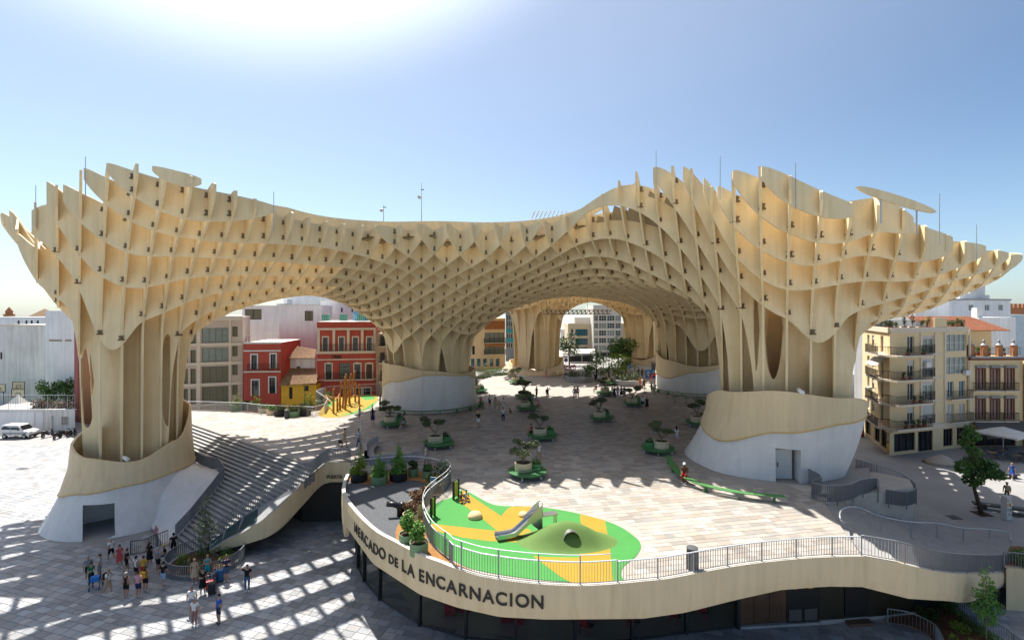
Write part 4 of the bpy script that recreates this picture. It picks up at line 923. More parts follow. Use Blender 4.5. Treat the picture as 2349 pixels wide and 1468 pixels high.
def body(th, P0, P1, depth, z0, z1, m, roofm=None, para=.0):
    P0, P1 = Vector((P0[0], P0[1], 0)), Vector((P1[0], P1[1], 0)); d = (P1 - P0).normalized(); b = Vector((-d.y, d.x, 0)) * depth
    A, B, C, D = P0, P1, P1 + b, P0 + b; v = lambda p, z: (p.x, p.y, z)
    W2(th, MB().add([v(B, z0), v(C, z0), v(C, z1), v(B, z1), v(C, z0), v(D, z0), v(D, z1), v(C, z1), v(D, z0), v(A, z0), v(A, z1), v(D, z1)], [(0, 1, 2, 3), (4, 5, 6, 7), (8, 9, 10, 11)]), 'side_wall', m)
    W2(th, MB().add([v(A, z1 - para), v(B, z1 - para), v(C, z1 - para), v(D, z1 - para)], [(0, 1, 2, 3)]), 'roof', roofm or m)
def house(label, px0, px1, ytop, d0, d1, z0, m, depth=10, cat='building', name='building', roofm=None, ztop=None):
    P0, P1 = qp(px0, HY, d0), qp(px1, HY, d1); P0.z = P1.z = 0
    zt = ztop if ztop is not None else HC - (ytop - HY) / F * (d0 + d1) / 2
    th = thing(name, label, cat, (P0.x, P0.y, z0)); body(th, P0, P1, depth, z0, zt, m, roofm)
    return th, Fac(th, P0, P1, z0, zt, m)
def tile_roof(th, A, B, C, D, m, n=20, name='roof'):     # A B the eave, D C the ridge; round tiles in rows
    mb = MB(); rows = max(4, int((D - A).length / .45))
    for i in range(n):
        for (w0, w1, hh) in ((i / n, (i + .5) / n, .09), ((i + .5) / n, (i + 1) / n, 0)):
            for r in range(rows):
                t0, t1 = r / rows, (r + 1) / rows
                p = [A.lerp(B, w0).lerp(D.lerp(C, w0), t0), A.lerp(B, w1).lerp(D.lerp(C, w1), t0), A.lerp(B, w1).lerp(D.lerp(C, w1), t1), A.lerp(B, w0).lerp(D.lerp(C, w0), t1)]
                u0, u1 = Vector((0, 0, hh + .05)), Vector((0, 0, hh))
                mb.add([p[0] + u0, p[1] + u0, p[2] + u1, p[3] + u1], [(0, 1, 2, 3)])
                mb.add([p[0] + u0, p[0] - Vector((0, 0, .02)), p[1] - Vector((0, 0, .02)), p[1] + u0], [(0, 1, 2, 3)])
                if hh: mb.add([p[0] + u0, p[3] + u1, p[3], p[0]], [(0, 1, 2, 3)]); mb.add([p[1] + u0, p[1], p[2], p[2] + u1], [(0, 1, 2, 3)])
    return W2(th, mb, name, m)
# --- left of the middle trunk: beige flats, two red houses, yellow house
th, f = house('beige apartment block with wide curtained windows and green grey blinds', 416, 557, 727, 71, 74, ZL, BEIGE, 12)
for (a, b) in ((752, 786), (797, 830), (840, 878), (886, 925)):
    f.win(f.px(463, 524, a, b), CURT if a < 830 else SHUT, msh('grey_frame', (.2, .2, .19), rough=.5, var=0), 4, 1); f.win(f.px(533, 545, a - 3, a + 20), SHUT, FRD, 1); f.win(f.px(437, 449, a + 6, b + 4), SHUT, FRD, 1); f.win(f.px(421, 431, a + 6, b + 2), SHUT, FRD, 1)
    f.trim(0, f.L, f.px(440, 460, b + 2, b + 8)[2], f.px(440, 460, b + 2, b + 8)[3], STONEC, .18, 'storey_band')
f.trim(f.px(452, 460, 0, 1)[0], f.px(452, 460, 0, 1)[1], ZL, f.z1, STONEC, .12, 'pilaster'); f.trim(f.px(526, 530, 0, 1)[0], f.px(526, 530, 0, 1)[1], ZL, f.z1, STONEC, .12, 'pilaster'); f.trim(0, f.L, f.z1 - .5, f.z1 + .1, STONEC, .3, 'cornice'); f.close()
th, f = house('small red house with four tall white framed windows next to the beige flats', 559, 644, 786, 73.5, 74, ZL, REDW, 9, roofm=OFFW)
for r in ((577, 590, 814, 847), (621, 633, 812, 845), (578, 594, 872, 908), (618, 632, 866, 902)): f.win(f.px(*r), WIN, FRD, 2, 1, surround=FRW)
for y in (851, 803): r = f.px(560, 644, y, y + 3); f.trim(0, f.L, r[2], r[3], FRW, .12, 'cornice')
r = f.px(570, 640, 848, 850); f.bal(r[0], r[1], r[2], .5, name='balcony'); f.trim(0, f.L, f.z1 - .15, f.z1 + .12, FRW, .15, 'coping')
m = MB(); [m.box(f.P(f.L * i / 12, f.z1 + .6, -.3), (.04, .04, 1)) for i in range(13)]; m.box(f.P(f.L / 2, f.z1 + 1.1, -.3), (f.L, .05, .05)); W2(th, m, 'roof_railing', FRW); f.close()
th, f = house('small yellow house with weathered clay tile roof between the two red houses', 645, 726, 882, 73.5, 73.5, ZL, YELW, 4)
for r, p in (((663, 671, 888, 915), WIN), ((697, 708, 884, 897), WIN)): f.win(f.px(*r), p, FRD, 1, 1)
f.close(); z = f.z1; A, B = f.P(-.1, z - .1, .5), f.P(f.L + .1, z + .2, .5); D, C_ = f.P(0, z + 2.0, -3), f.P(f.L * .86, z + 2.0, -3); tile_roof(th, A, B, C_, D, TERRA, 26)
wq = Fac(th, (f.P(0, 0, -3).x, f.P(0, 0, -3).y), (f.P(f.L * .72, 0, -3).x, f.P(f.L, 0, -3).y), z + 1.4, z + 3.6, OFFW)
for r in ((658, 666, 842, 854), (680, 689, 840, 853)): wq.win(wq.px(*r), WIN, FRD, 1, 1)
wq.close(); z2 = z + 3.55; A, B = wq.P(-.1, z2, .4), wq.P(wq.L + .1, z2, .4); tile_roof(th, A, B, wq.P(wq.L * .8, z2 + 1.1, -2.6), wq.P(0, z2 + 1.6, -2.6), TERRA, 18)
th, f = house('large red hotel with cream pilasters, arched windows and iron balconies', 727, 862, 738, 75, 76.5, ZL, REDW, 12, roofm=OFFW)
for x in (739, 776, 808, 840): f.win(f.px(x + 2, x + 13, 774, 806), WIN, FRD, 2, 1, surround=STONEC)
for x in (728, 763, 796, 828, 857): r = f.px(x, x + 6, 757, 808); f.trim(max(r[0], 0), min(r[1], f.L), r[2], r[3], STONEC, .14, 'pilaster')
for (a, b) in ((752, 757), (806, 811)): r = f.px(730, 860, a, b); f.trim(0, f.L, r[2], r[3], STONEC, .2, 'cornice')
r = f.px(735, 860, 804, 805); f.bal(r[0], r[1], r[2], .35, h=1.0)
for x in (747, 813, 840): f.win(f.px(x, x + 14, 835, 870), WIN, FRD, 2, 2, surround=STONEC)
for x in (747, 813, 840):
    r = f.px(x - 2, x + 16, 828, 836); n = 9; cx_ = (r[0] + r[1]) / 2; w = (r[1] - r[0]) / 2
    W2(th, MB().tube([f.P(cx_ + w * math.cos(t), r[2] + w * .5 * math.sin(t), .05) for t in np.linspace(0, math.pi, n)], .07, 5), 'arch_moulding', STONEC)
f.win(f.px(778, 804, 833, 868), CURT, FRD, 6, 4, name='caged_window'); r = f.px(745, 858, 868, 870); f.bal(r[0], r[1], r[2], .4)
for x in (782, 812, 834): f.win(f.px(x, x + 16, 890, 915), WIN, FRD, 1, 1, surround=STONEC)
for y in (869, 823): r = f.px(728, 862, y, y + 2.5); f.trim(0, f.L, r[2], r[3], STONEC, .1, 'string_course')
n = f.n.copy()
for i, ch in enumerate('Hotel'): q = f.P(f.px(766 + i * 4, 768 + i * 4, 0, 1)[0], f.px(766, 768, 812, 818)[2], .05); letter(th, ch, q, n, .75, INK)
f.close()
m = MB(); [m.box(f.P(1 + i * 1.3, f.z1 + .6, -1.6), (1.0, .8, 1.0)) for i in (0, 2, 4)]; W2(th, m, 'roof_planter', msh('teal_paint', (.03, .22, .17), rough=.6))
m = MB(); [m.box(f.P(f.L * i / 30, f.z1 + .55, -.2), (.03, .03, 1.1)) for i in range(31)]; m.box(f.P(f.L / 2, f.z1 + 1.1, -.2), (f.L, .05, .04)); W2(th, m, 'roof_railing', FRW)
W2(th, MB().box(f.P(f.L * .78, f.z1 + .8, -2.5), (3.6, .2, 1.5)), 'screen', msh('blue_screen', (.12, .35, .55), rough=.5, var=.4, scale=2))
th, f = house('narrow brown house with small iron balconies beside the red hotel', 863, 905, 765, 76, 77, ZL, BROWNW, 9)
for y in (770, 808, 850): f.win(f.px(872, 883, y, y + 24), WIN if y != 850 else SHUT, FRD, 2, 1); r = f.px(869, 886, y + 22, y + 24); f.bal(r[0], r[1], r[2], .35)
f.close()
# white blocks behind
for lb, x0, x1, yt, d, dep in (('plain white block wall rising behind the small red house', 556, 640, 703, 90, 12), ('tall white tower-like block behind the tiled yellow house', 640, 735, 700, 86, 10), ('high white block with stepped roof between the arch and the sky', 650, 762, 668, 100, 12), ('far white roof storey behind the red hotel', 735, 900, 690, 98, 12)):
    th, f = house(lb, x0, x1, yt, d, d + 1, ZL, WHITE, dep)
    if yt == 690: [f.win(f.px(x, x + 4, 706, 716), WIN, FRD, 1) for x in (752, 782, 806)]
    if yt == 703:
        f.win(f.px(562, 600, 709, 733), SHUT, FRD, 2); W2(th, MB().box(f.P(7, f.z1 + .7, -4), (.7, .7, 1.4)).box(f.P(5.6, f.z1 + .3, -4), (1.6, 1, .6)), 'rooftop_unit', GREYM)
    if yt == 700: f.win(f.px(699, 718, 713, 736), SHUT, FRD, 2)
    f.trim(0, f.L, f.z1 - .1, f.z1 + .15, OFFW, .12, 'coping'); f.close()
# --- far left
th, f = house('long stained white wall building behind the basketball court', -30, 104, 746, 88, 86, ZL, OFFW, 14)
f.trim(0, f.L, f.z1 - .12, f.z1 + .12, STONEC, .15, 'coping'); [f.win(f.px(x, x + 9, 748, 752), WIN, FRD, 1) for x in ()]; f.win(f.px(0, 5, 808, 824), WIN, FRD, 1); f.close()
th, f = house('plain tall white block with two brown stains beside the brick strip', 104, 172, 713, 82, 81, ZL, WHITE, 14)
for r in ((113, 142, 779, 783), (150, 164, 779, 783)): q = f.px(*r); f.trim(q[0], q[1], q[2], q[3], BROWNW, .04, 'ledge')
f.close()
th, f = house('brick faced house end with dark pink corner strip behind the left trunk', 172, 230, 700, 78, 74, ZL, BRICK, 10)
r = f.px(172, 181, 0, 1); f.trim(0, r[1], ZL, f.z1, msh('dusky_pink', (.33, .09, .09), rough=.8), .1, 'corner_strip')
for k in range(40): z = ZL + .2 + k * .42; (f.trim(r[1] + .05, f.L, z, z + .36, BRICK, .05, 'brick_course') if z < f.z1 - .4 else None)
f.close()
th, f = house('distant white roof terrace buildings beyond the basketball court wall', -40, 110, 727, 140, 140, ZL, WHITE, 10); [f.win(f.px(x, x + 5, 735, 746), WIN, FRD, 1) for x in (40, 58, 70, 84)]; f.close()
th, f = house('distant grey tiled church roof on the left skyline', 20, 105, 725, 300, 300, ZL, BROWNW, 20); f.close(); z = f.z1
W2(th, MB().add([f.P(12, z, 0), f.P(22, z, 0), f.P(22, z, -10), f.P(12, z, -10), f.P(17, z + 4.5, -5)], [(0, 1, 4), (1, 2, 4), (2, 3, 4), (3, 0, 4)]), 'pyramid_roof', TERRA)
p = qp(21, 735, 220); th = thing('bell_tower', 'small orange brick bell tower on the left skyline', 'tower', (p.x, p.y, ZL))
MB().box((0, 0, 8), (5.5, 5.5, 16)).box((0, 0, 16.2), (6.5, 6.5, .5)).box((0, 0, 18.2), (4.6, 4.6, 3.6)).box((0, 0, 20.2), (5.4, 5.4, .4)).box((0, 0, 21.4), (3.2, 3.2, 2.2)).build('tower_shaft', BRICK, th); MB().lathe([(1.8, 22.5), (1.2, 23.4), (.2, 24.4)], n=10).build('tower_cap', BRICK, th)
th.scale = (.55, .55, .78); m = MB(); [m.box((x, -2.33, 18.2), (1.0, .1, 2.2)) for x in (-1.2, 1.2)]; m.build('bell_opening', FRD, th)
# --- right: yellow corner apartments
PC = Vector((44.6, 59.2, 0)); PL = Vector((49.2, 70.4, 0)); PR = Vector((57.3, 63.2, 0)); ZT = 9.75
th = thing('apartment_building', 'cream yellow corner apartment building with planted balconies and shops below', 'building', (PC.x, PC.y, ZL))
f = Fac(th, PC, PR, ZL, ZT, YAPT); g = Fac(th, PL, PC, ZL, ZT, YAPT)
W2(th, MB().prism([PC[:2], PR[:2], (60, 75), (52, 78), PL[:2]], ZT - .05, ZT + .02), 'roof', STONEC)
W2(th, MB().add([(PR.x, PR.y, ZL), (60, 75, ZL), (60, 75, ZT), (PR.x, PR.y, ZT)], [(0, 1, 2, 3)]), 'side_wall', YAPT)
FLR = [ZL + 3.4 + k * 2.83 for k in range(5)]; LF = f.L
for k in range(4):
    z = FLR[k]; u = lambda px: onl(f.P0, f.P1, px)
    f.win((u(2081), u(2097), z + .1, z + 2.15), WIN, FRW, 2, 1, name='balcony_door', split=.35 if k in (0, 2) else None)
    f.win((u(2117), u(2142), z + .15 if k != 1 else z + .1, z + 2.2), CURT if k else SHW, FRW, 2, 1, split=.55 if k in (2, 0) else .2)
    if k >= 2: f.win((u(2171), u(2219), z + .2, z + 2.3), CURT, FRW, 4, 2, name='glazed_balcony')
    else:
        for x in (2174, 2200): f.win((u(x), u(x + 14), z + .1, z + 2.1), WINB if k else SHW, FRW, 2, 1, name='balcony_door')
        f.bal(u(2169), u(2219), z, .7, slabm=STONEC)
    f.bal(-.9, u(2110), z, 1.5, slabm=STONEC, slab=.22); f.bal(u(2116), u(2142), z + .05, .22, name='window_guard', slab=.1)
    f.trim(u(2111), u(2170), z - .2, z, STONEC, .08, 'storey_band')
    gl = g.L; g.bal(gl - 5.2, gl + .4, z, 1.3, slabm=STONEC, slab=.22)
    g.win((gl - 3.6, gl - 2.4, z + .1, z + 2.15), WIN, FRW, 2, name='balcony_door'); g.win((gl - 7.4, gl - 6.3, z + .6, z + 2), WIN, FRW, 2, split=.4); g.win((gl - 9.6, gl - 8.5, z + .6, z + 2), SHW, FRW, 2)
for x in (2110, 2143, 2165, 2222): a = onl(f.P0, f.P1, x); f.trim(a, a + .28, ZL + 3.2, ZT, STONEC, .1, 'pilaster')
for (a, b) in ((2051, 2099), (2106, 2140), (2164, 2186), (2195, 2222)): f.win((onl(f.P0, f.P1, a), onl(f.P0, f.P1, b), ZL + .35 if a != 2106 else ZL + .05, ZL + 2.5), DARK, FRD, 3, 1, name='shop_window')
f.trim(0, LF, ZL + 2.75, ZL + 3.3, STONEC, .25, 'shop_fascia'); g.trim(0, g.L, ZL + 2.75, ZL + 3.3, STONEC, .25, 'shop_fascia')
for i, ch in enumerate('PLAZA DE LA ENCARNACION'): 
    if ch != ' ': letter(th, ch, f.P(.35 + i * .225, ZL + 3.02, .26), f.n, .34, INK)
for (a, b) in ((1.2, 3.4), (4, 6.2), (8, 10.5)): g.win((g.L - b, g.L - a, ZL + .4, ZL + 2.5), DARK, FRD, 2, name='shop_window')
f.trim(0, LF, ZT - .25, ZT + .35, STONEC, .2, 'cornice'); g.trim(0, g.L, ZT - .25, ZT + .35, STONEC, .2, 'cornice')
f.bal(.1, onl(f.P0, f.P1, 2140), ZT + .1, -.05, h=1.1, name='roof_guard', sides=False); f.bal(onl(f.P0, f.P1, 2172), LF - .1, ZT + .1, -.05, h=1.1, name='roof_guard', sides=False); g.bal(.1, g.L - .1, ZT + .1, -.05, h=1.1, name='roof_guard', sides=False)
f.trim(onl(f.P0, f.P1, 2143), onl(f.P0, f.P1, 2170), ZT, ZT + 1.5, YAPT, .2, 'roof_pier', -.1)
aw = MB(); a_, b_ = g.P(g.L - 5, FLR[2] + 2.5, .05), g.P(g.L - .6, FLR[2] + 2.5, .05); aw.add([a_, b_, b_ + g.n * 1.25 - Vector((0, 0, 1.1)), a_ + g.n * 1.25 - Vector((0, 0, 1.1))], [(0, 1, 2, 3)]); W2(th, aw, 'awning', SHW)
for wv, x, z in ((f, 6.0, FLR[2] + 1.5), (f, LF - .3, FLR[2] + .3), (g, g.L - 7.9, FLR[1] + .5)): W2(th, MB().box(wv.P(x, z, .2), (.8, .35, .6), math.atan2(wv.d.y, wv.d.x)), 'air_conditioner', FRW)
f.close(); g.close()
# terraced house with brown shutters
Q0, Q1 = Vector((57.6, 63.3, 0)), Vector((64.8, 63.6, 0)); ZH = 6.35
th = thing('town_house', 'cream town house with brown framed shuttered windows and a café awning below', 'house', (Q0.x, Q0.y, ZL)); f = Fac(th, Q0, Q1, ZL, ZH, YAPT); body(th, Q0, Q1, 10, ZL, ZH, YAPT)
BRN = msh('brown_wood_frame', (.16, .05, .025), rough=.6, var=.15); MAUVE = msh('mauve_shutter', (.33, .25, .23), rough=.7, var=.08)
u = lambda px: onl(f.P0, f.P1, px)
for (y0, y1) in ((845, 893), (914, 962)):
    for x in (2240, 2273, 2306): f.win(f.px(x, x + 18, y0, y1), MAUVE, BRN, 2, 1, bw=.12, surround=BRN); r = f.px(x - 4, x + 22, y0 - 6, y0 - 2); f.trim(r[0], min(r[1], f.L), r[2], r[3], msh('grey_lead', (.25, .25, .26), rough=.5), .35, 'window_hood')
    for x in (2230, 2263, 2298): r = f.px(x, x + 32, y1 + 2, y1 + 4); f.bal(max(r[0], 0), min(r[1], f.L), r[2] + .1, .5)
f.trim(0, f.L, ZH - .45, ZH - .2, BRN, .35, 'cornice'); f.trim(0, f.L, ZH - .2, ZH, msh('grey_lead', (.25, .25, .26)), .45, 'cornice')
f.win(f.px(2236, 2330, 985, 1038), DARK, BRN, 4, 1, name='café_front'.replace('é', 'e')); f.close()
for x in (2231, 2262, 2297, 2331): W2(th, MB().box(f.P(u(x), ZH + .7, -.3), (.55, .5, 1.4)), 'roof_pier', BRICK); W2(th, MB().lathe([(.38, 0), (.1, .28), (.16, .45), (.13, .6), (.02, .75)], f.P(u(x), ZH + 1.4, -.3), 10), 'pier_finial', msh('grey_lead', (.25, .25, .26)))
f2 = Fac(th, f.P(0, 0, -4)[:2], f.P(f.L, 0, -4)[:2], ZH, ZH + 3.2, YAPT); f2.win((2.4, 3.3, ZH + .2, ZH + 2.1), BRN, BRN, 1, name='terrace_door'); f2.close(); z = ZH + 3.1; tile_roof(th, f2.P(-.5, z, .7), f2.P(f.L + 2, z, .7), f2.P(f.L + 2, z + 1.8, -5), f2.P(-.5, z + 1.8, -5), TERRA2, 26)
r = MB(); [r.box(f.P(f.L * i / 40, ZH + .55, -.25), (.025, .025, 1.1)) for i in range(41)]; r.box(f.P(f.L / 2, ZH + 1.1, -.25), (f.L, .04, .04)); W2(th, r, 'terrace_rail', IRON)
aw = MB(); a_, b_ = f.P(.4, ZL + 3.2, .05), f.P(f.L - .2, ZL + 3.2, .05); c_, d_ = f.P(f.L - .3, ZL + 2.2, 2.6), f.P(-.6, ZL + 2.0, 3.0); aw.add([a_, b_, c_, d_, a_ - Vector((0, 0, .05)), b_ - Vector((0, 0, .05)), c_ - Vector((0, 0, .05)), d_ - Vector((0, 0, .05)), c_ - Vector((0, 0, .3)), d_ - Vector((0, 0, .3))], [(0, 1, 2, 3), (7, 6, 5, 4), (3, 2, 8, 9)]); W2(th, aw, 'awning', msh('charcoal_canvas', (.10, .095, .09), rough=.9, var=.05))
Q2, Q3 = Vector((64.9, 63.0, 0)), Vector((73, 61, 0)); th = thing('town_house', 'ochre house at the right edge with an orange bay', 'house', (Q2.x, Q2.y, ZL)); f = Fac(th, Q2, Q3, ZL, 5.6, msh('ochre_render', (.55, .38, .14), rough=.85, var=.06)); body(th, Q2, Q3, 9, ZL, 5.6, f.m)
f.trim(.2, f.L, 2.6, 4.9, BRICK, .8, 'bay'); f.trim(0, f.L, ZL, ZL + .6, BRICK, .06, 'dado'); [f.win((.8, 1.9, z, z + 2), WIN, FRW, 2) for z in (-2.2, -.6 + 1.0)]; f.close()
# skyline on the right
th, f = house('white upper storeys of a block with three windows above the yellow apartments', 2175, 2318, 688, 92, 95, ZL, WHITE, 12)
for x in (2222, 2259, 2290): f.win(f.px(x, x + 11, 699, 712), CURT, FRW, 2)
f.trim(0, f.L, f.z1 - .1, f.z1 + .2, CONC_D, .2, 'coping')
for x, h, w in ((2228, 2.2, 1.3), (2240, 1.3, 1.6), (2252, 3.4, 1.2), (2262, 3.9, 1.0), (2272, 3.2, 1.2), (2281, 1.0, 1.5)): W2(th, MB().box(f.P(onl(f.P0, f.P1, x), f.z1 + h / 2, -2), (w, 1.4, h)), 'rooftop_unit', FRW)
f.close()
th, f = house('white block with plain side behind the planted roof terrace', 2100, 2178, 672, 84, 88, ZL, WHITE, 10); f.close()
th, f = house('low pale blue roof building by the brick battlements', 2315, 2400, 722, 105, 105, ZL, msh('pale_blue_render', (.45, .52, .55), rough=.8), 10); f.close()
th, f = house('orange brick battlemented tower on the right skyline', 2314, 2400, 706, 150, 150, ZL, BRICK, 8, 'tower', 'brick_tower'); [f.trim(i * 1.3, i * 1.3 + .8, f.z1, f.z1 + 1.2, BRICK, .4, 'merlon') for i in range(8)]; f.trim(4.2, f.L, f.z1, f.z1 + 1.0, BRICK, .6, 'battlement'); f.close()
th, f = house('white chimneyed attic between the yellow apartments and the tiled roof', 2245, 2330, 728, 78, 80, ZL, WHITE, 5); W2(th, MB().box(f.P(1.2, f.z1 + .7, -1), (.9, .9, 1.6)), 'chimney', WHITE); f.close()
# --- centre background
ORG = msh('orange_blind_canvas', (.30, .12, .04), rough=.8)
th, f = house('cream flats with orange blinds between the middle trunk and the far column', 1070, 1159, 730, 104, 106, -1.5, YAPT, 12)
for (a, b) in ((763, 786), (795, 812)): f.win(f.px(1112, 1156, a, b), CURT, FRD, 4); r = f.px(1110, 1158, b - 1, b); f.bal(r[0], r[1], r[2], .8)
q = f.px(1112, 1157, 736, 755); f.trim(q[0], q[1], q[2], q[3], ORG, .5, 'orange_blind'); q = f.px(1112, 1157, 789, 794); f.trim(q[0], q[1], q[2], q[3], ORG, .9, 'orange_blind')
for x in (1080, 1094, 1108, 1123, 1137): f.win(f.px(x, x + 9, 822, 841), WINB, FRW, 1)
f.win(f.px(1083, 1090, 793, 814), WIN, FRW, 1); f.close()
th, f = house('blue glass office strip left of the far column', 1160, 1200, 712, 122, 122, -1, msh('steel_blue_render', (.16, .2, .25), rough=.5), 12)
for y in (722, 737, 765, 787): f.win(f.px(1162, 1176, y, y + 12), WIN, FRW, 3); f.win(f.px(1181, 1195, y, y + 12), WIN, FRW, 3)
for y in (755, 776): q = f.px(1161, 1199, y, y + 8); f.trim(q[0], q[1], q[2], q[3], msh('teal_sign', (.02, .25, .33), rough=.5), .1, 'teal_band')
f.close()
th, f = house('cream building with three rows of wide blue windows under the far arch', 1303, 1361, 743, 140, 140, -.02, msh('sand_render', (.55, .45, .31), rough=.85, var=.05), 14)
for (a, b) in ((755, 770), (776, 791), (796, 811)): f.win(f.px(1320, 1348, a, b), WINB, FRD, 4); f.win(f.px(1310, 1315, a, b), WINB, FRD, 1)
f.win(f.px(1310, 1350, 817, 828), DARK, FRD, 3, name='shop_window'); f.trim(0, f.L, f.z1 - .2, f.z1 + .2, STONEC, .2, 'coping'); f.close(); W2(th, MB().box(f.P(5, f.z1 + .9, -3), (6, 3, 1.8)), 'roof_storey', FRW)
th, f = house('tall flats with white grid of glazed balconies under the far arch', 1361, 1425, 700, 136, 136, -.02, msh('grid_white', (.55, .52, .47), rough=.8, var=.05), 14)
for (a, b) in ((724, 736), (741, 753), (758, 770), (775, 787), (792, 803)):
    for (x0, x1) in ((1363, 1372), (1374, 1391), (1393, 1410), (1412, 1424)): f.win(f.px(x0, x1, a, b), WIN if (x0 + a) % 3 else CURT, FRW, 3, 2)
for (x0, x1) in ((1363, 1374), (1377, 1392), (1394, 1412)): f.win(f.px(x0, x1, 808, 832), DARK, FRD, 2, 2, name='shop_window')
f.close()
th, f = house('plain cream end wall with a column of small windows behind the round trees', 1425, 1475, 742, 138, 138, -.02, msh('sand_render', (.5, .4, .3)), 12); [f.win(f.px(1437, 1442, y, y + 13), WIN, FRD, 1) for y in (764, 783, 802)]; f.close()
th, f = house('white house with a yellow arched gallery beyond the café terrace', 1286, 1304, 755, 150, 150, -.02, WHITE, 10); f.win(f.px(1291, 1297, 772, 785), YELW, FRW, 1); f.close()
th, f = house('dark leafy shadowed house front behind the farthest column', 1500, 1560, 740, 150, 150, -.02, BROWNW, 10); [f.win(f.px(x, x + 8, 780, 800), WIN, FRW, 1) for x in (1508, 1525)]; f.close()
# ------------------------------------------------------------------ plants
def leafmat(name, col, v=.45): return mat(name, col, .6, var=.15, scale=1.2, island=v, hue=.18, spec=.25)
LG = leafmat('mid_green_leaf', (.075, .15, .032)); LD = leafmat('dark_green_leaf', (.035, .075, .02)); LY = leafmat('yellow_green_leaf', (.16, .22, .025)); LO = leafmat('olive_leaf', (.105, .13, .06)); LB = leafmat('bright_green_leaf', (.11, .23, .04)); LF_ = leafmat('flowering_shrub_leaf', (.17, .10, .05))
BARK = mat('brown_bark', (.10, .065, .04), .95, var=.3, scale=5, bump=.5); BARKP = mat('pale_bark', (.24, .19, .14), .9, var=.2, scale=5)
def leaves(mb, blobs, n, size, rnd, aspect=.5, flat=0.0, shell=.55):
    tot = sum(b[1][0] * b[1][1] * b[1][2] for b in blobs)
    for (c, r) in blobs:
        k = max(6, int(n * r[0] * r[1] * r[2] / tot)); bt = rnd.uniform(.25, .75)
        for _ in range(k):
            while True:
                d = Vector((rnd.uniform(-1, 1), rnd.uniform(-1, 1), rnd.uniform(-1, 1)))
                if shell * .6 < d.length <= 1: break
            p = Vector((c[0] + d.x * r[0], c[1] + d.y * r[1], c[2] + d.z * r[2])); s = size * rnd.uniform(.6, 1.3)
            a = Vector((rnd.gauss(0, 1), rnd.gauss(0, 1), rnd.gauss(0, 1) * (1 - flat) + .15)).normalized(); b = a.cross(Vector((rnd.gauss(0, 1), rnd.gauss(0, 1), rnd.gauss(0, 1)))).normalized()
            q = a.cross(b); w = s * aspect
            mb.add([p - b * s, p + q * w, p + b * s, p - q * w], [(0, 1, 2, 3)])
            mb.tone['tone'].append(min(1, max(0, bt + rnd.uniform(-.3, .3)))); mb.tone['tint'].append(rnd.random())
def newleaf(): m = MB(); m.tone = dict(tone=[], tint=[]); return m
def tree(name, label, p, crown, trunk, lm, n=700, size=.12, bark=BARK, seed=1, group=None, cat='tree', parts=None):
    rnd = random.Random(seed); th = thing(name, label, cat, p, 0, group); m = MB()
    for pts, rs in trunk: m.tube(pts, rs, 7)
    if trunk: m.build('trunk', bark, th, True)
    mb = newleaf(); leaves(mb, crown, n, size, rnd); mb.build('crown', lm, th); return th
def conifer_blobs(h, r, z0, rnd, n=9):
    o = []
    for i in range(n):
        t = i / (n - 1); rr = r * (1 - t) ** .8 + .06
        for k in range(max(1, int(4 * (1 - t)) + 1)): a = rnd.random() * 6.28; o.append(((math.cos(a) * rr * .5, math.sin(a) * rr * .5, z0 + h * t), (rr * .62, rr * .62, h / n * .95)))
    return o
POTB = mat('black_pot', (.018, .018, .02), .7, var=.1); POTG = mat('sage_green_pot', (.17, .27, .14), .6, var=.06); POTC = mat('cream_pot', (.56, .47, .31), .65, var=.05); POTR = mat('terracotta_pot', (.30, .10, .05), .8, var=.1); SOILM = mat('dark_potting_soil', (.05, .028, .016), .95, var=.3, scale=8)
def potted(label, p, pr, ph, pm, kind, h, lm, seed, pot='pot', group='potted plants on the square', n=None):
    rnd = random.Random(seed); th = thing('potted_plant', label, 'potted plant', p, 0, group)
    MB().lathe([(pr * .96, 0), (pr, .04), (pr, ph), (pr * .93, ph), (pr * .92, ph - .1)], n=20, cap=(True, False)).build('pot', pm, th, 40); MB().lathe([(pr * .93, ph - .08), (.01, ph - .03)], n=16).build('soil', SOILM, th)
    mb = newleaf()
    if kind == 'conifer': leaves(mb, conifer_blobs(h, pr * 1.0, ph + .1, rnd), n or 1400, .10, rnd, .28); MB().tube([(0, 0, ph - .1), (0, 0, ph + h * .8)], [.05, .02], 6).build('stem', BARK, th)
    elif kind == 'leafy': leaves(mb, [((rnd.uniform(-1, 1) * pr * .5, rnd.uniform(-1, 1) * pr * .5, ph + h * rnd.uniform(.25, .8)), (pr * .6, pr * .6, h * .3)) for _ in range(7)], n or 420, .085, rnd, .6); MB().tube([(0, 0, ph - .1), (.02, 0, ph + h * .5)], [.03, .015], 5).build('stem', BARK, th)
    elif kind == 'grass':
        for _ in range(n or 150):
            a = rnd.random() * 6.28; r_ = rnd.random() ** .5 * pr * .6; l = h * rnd.uniform(.6, 1); b = Vector((math.cos(a) * r_, math.sin(a) * r_, ph - .03)); t = b + Vector((math.cos(a) * l * .45, math.sin(a) * l * .45, l)); w = Vector((-math.sin(a), math.cos(a), 0)) * .018
            mb.add([b - w, b + w, t], [(0, 1, 2)]); mb.tone['tone'].append(rnd.random()); mb.tone['tint'].append(rnd.random())
    mb.build('foliage', lm, th); return th
G = 'pots on the gravel roof'
potted('conifer in a black pot, leftmost on the gravel roof', gp(824, 1103), .58, .55, POTB, 'conifer', 1.75, LY, 11, group=G); potted('short conifer in a sage green pot between two black pots', gp(870, 1108), .56, .55, POTG, 'conifer', 1.45, LB, 12, group=G)
potted('tallest conifer in a black pot on the gravel roof', gp(914, 1101), .62, .6, POTB, 'conifer', 2.1, LB, 13, group=G, n=2000)
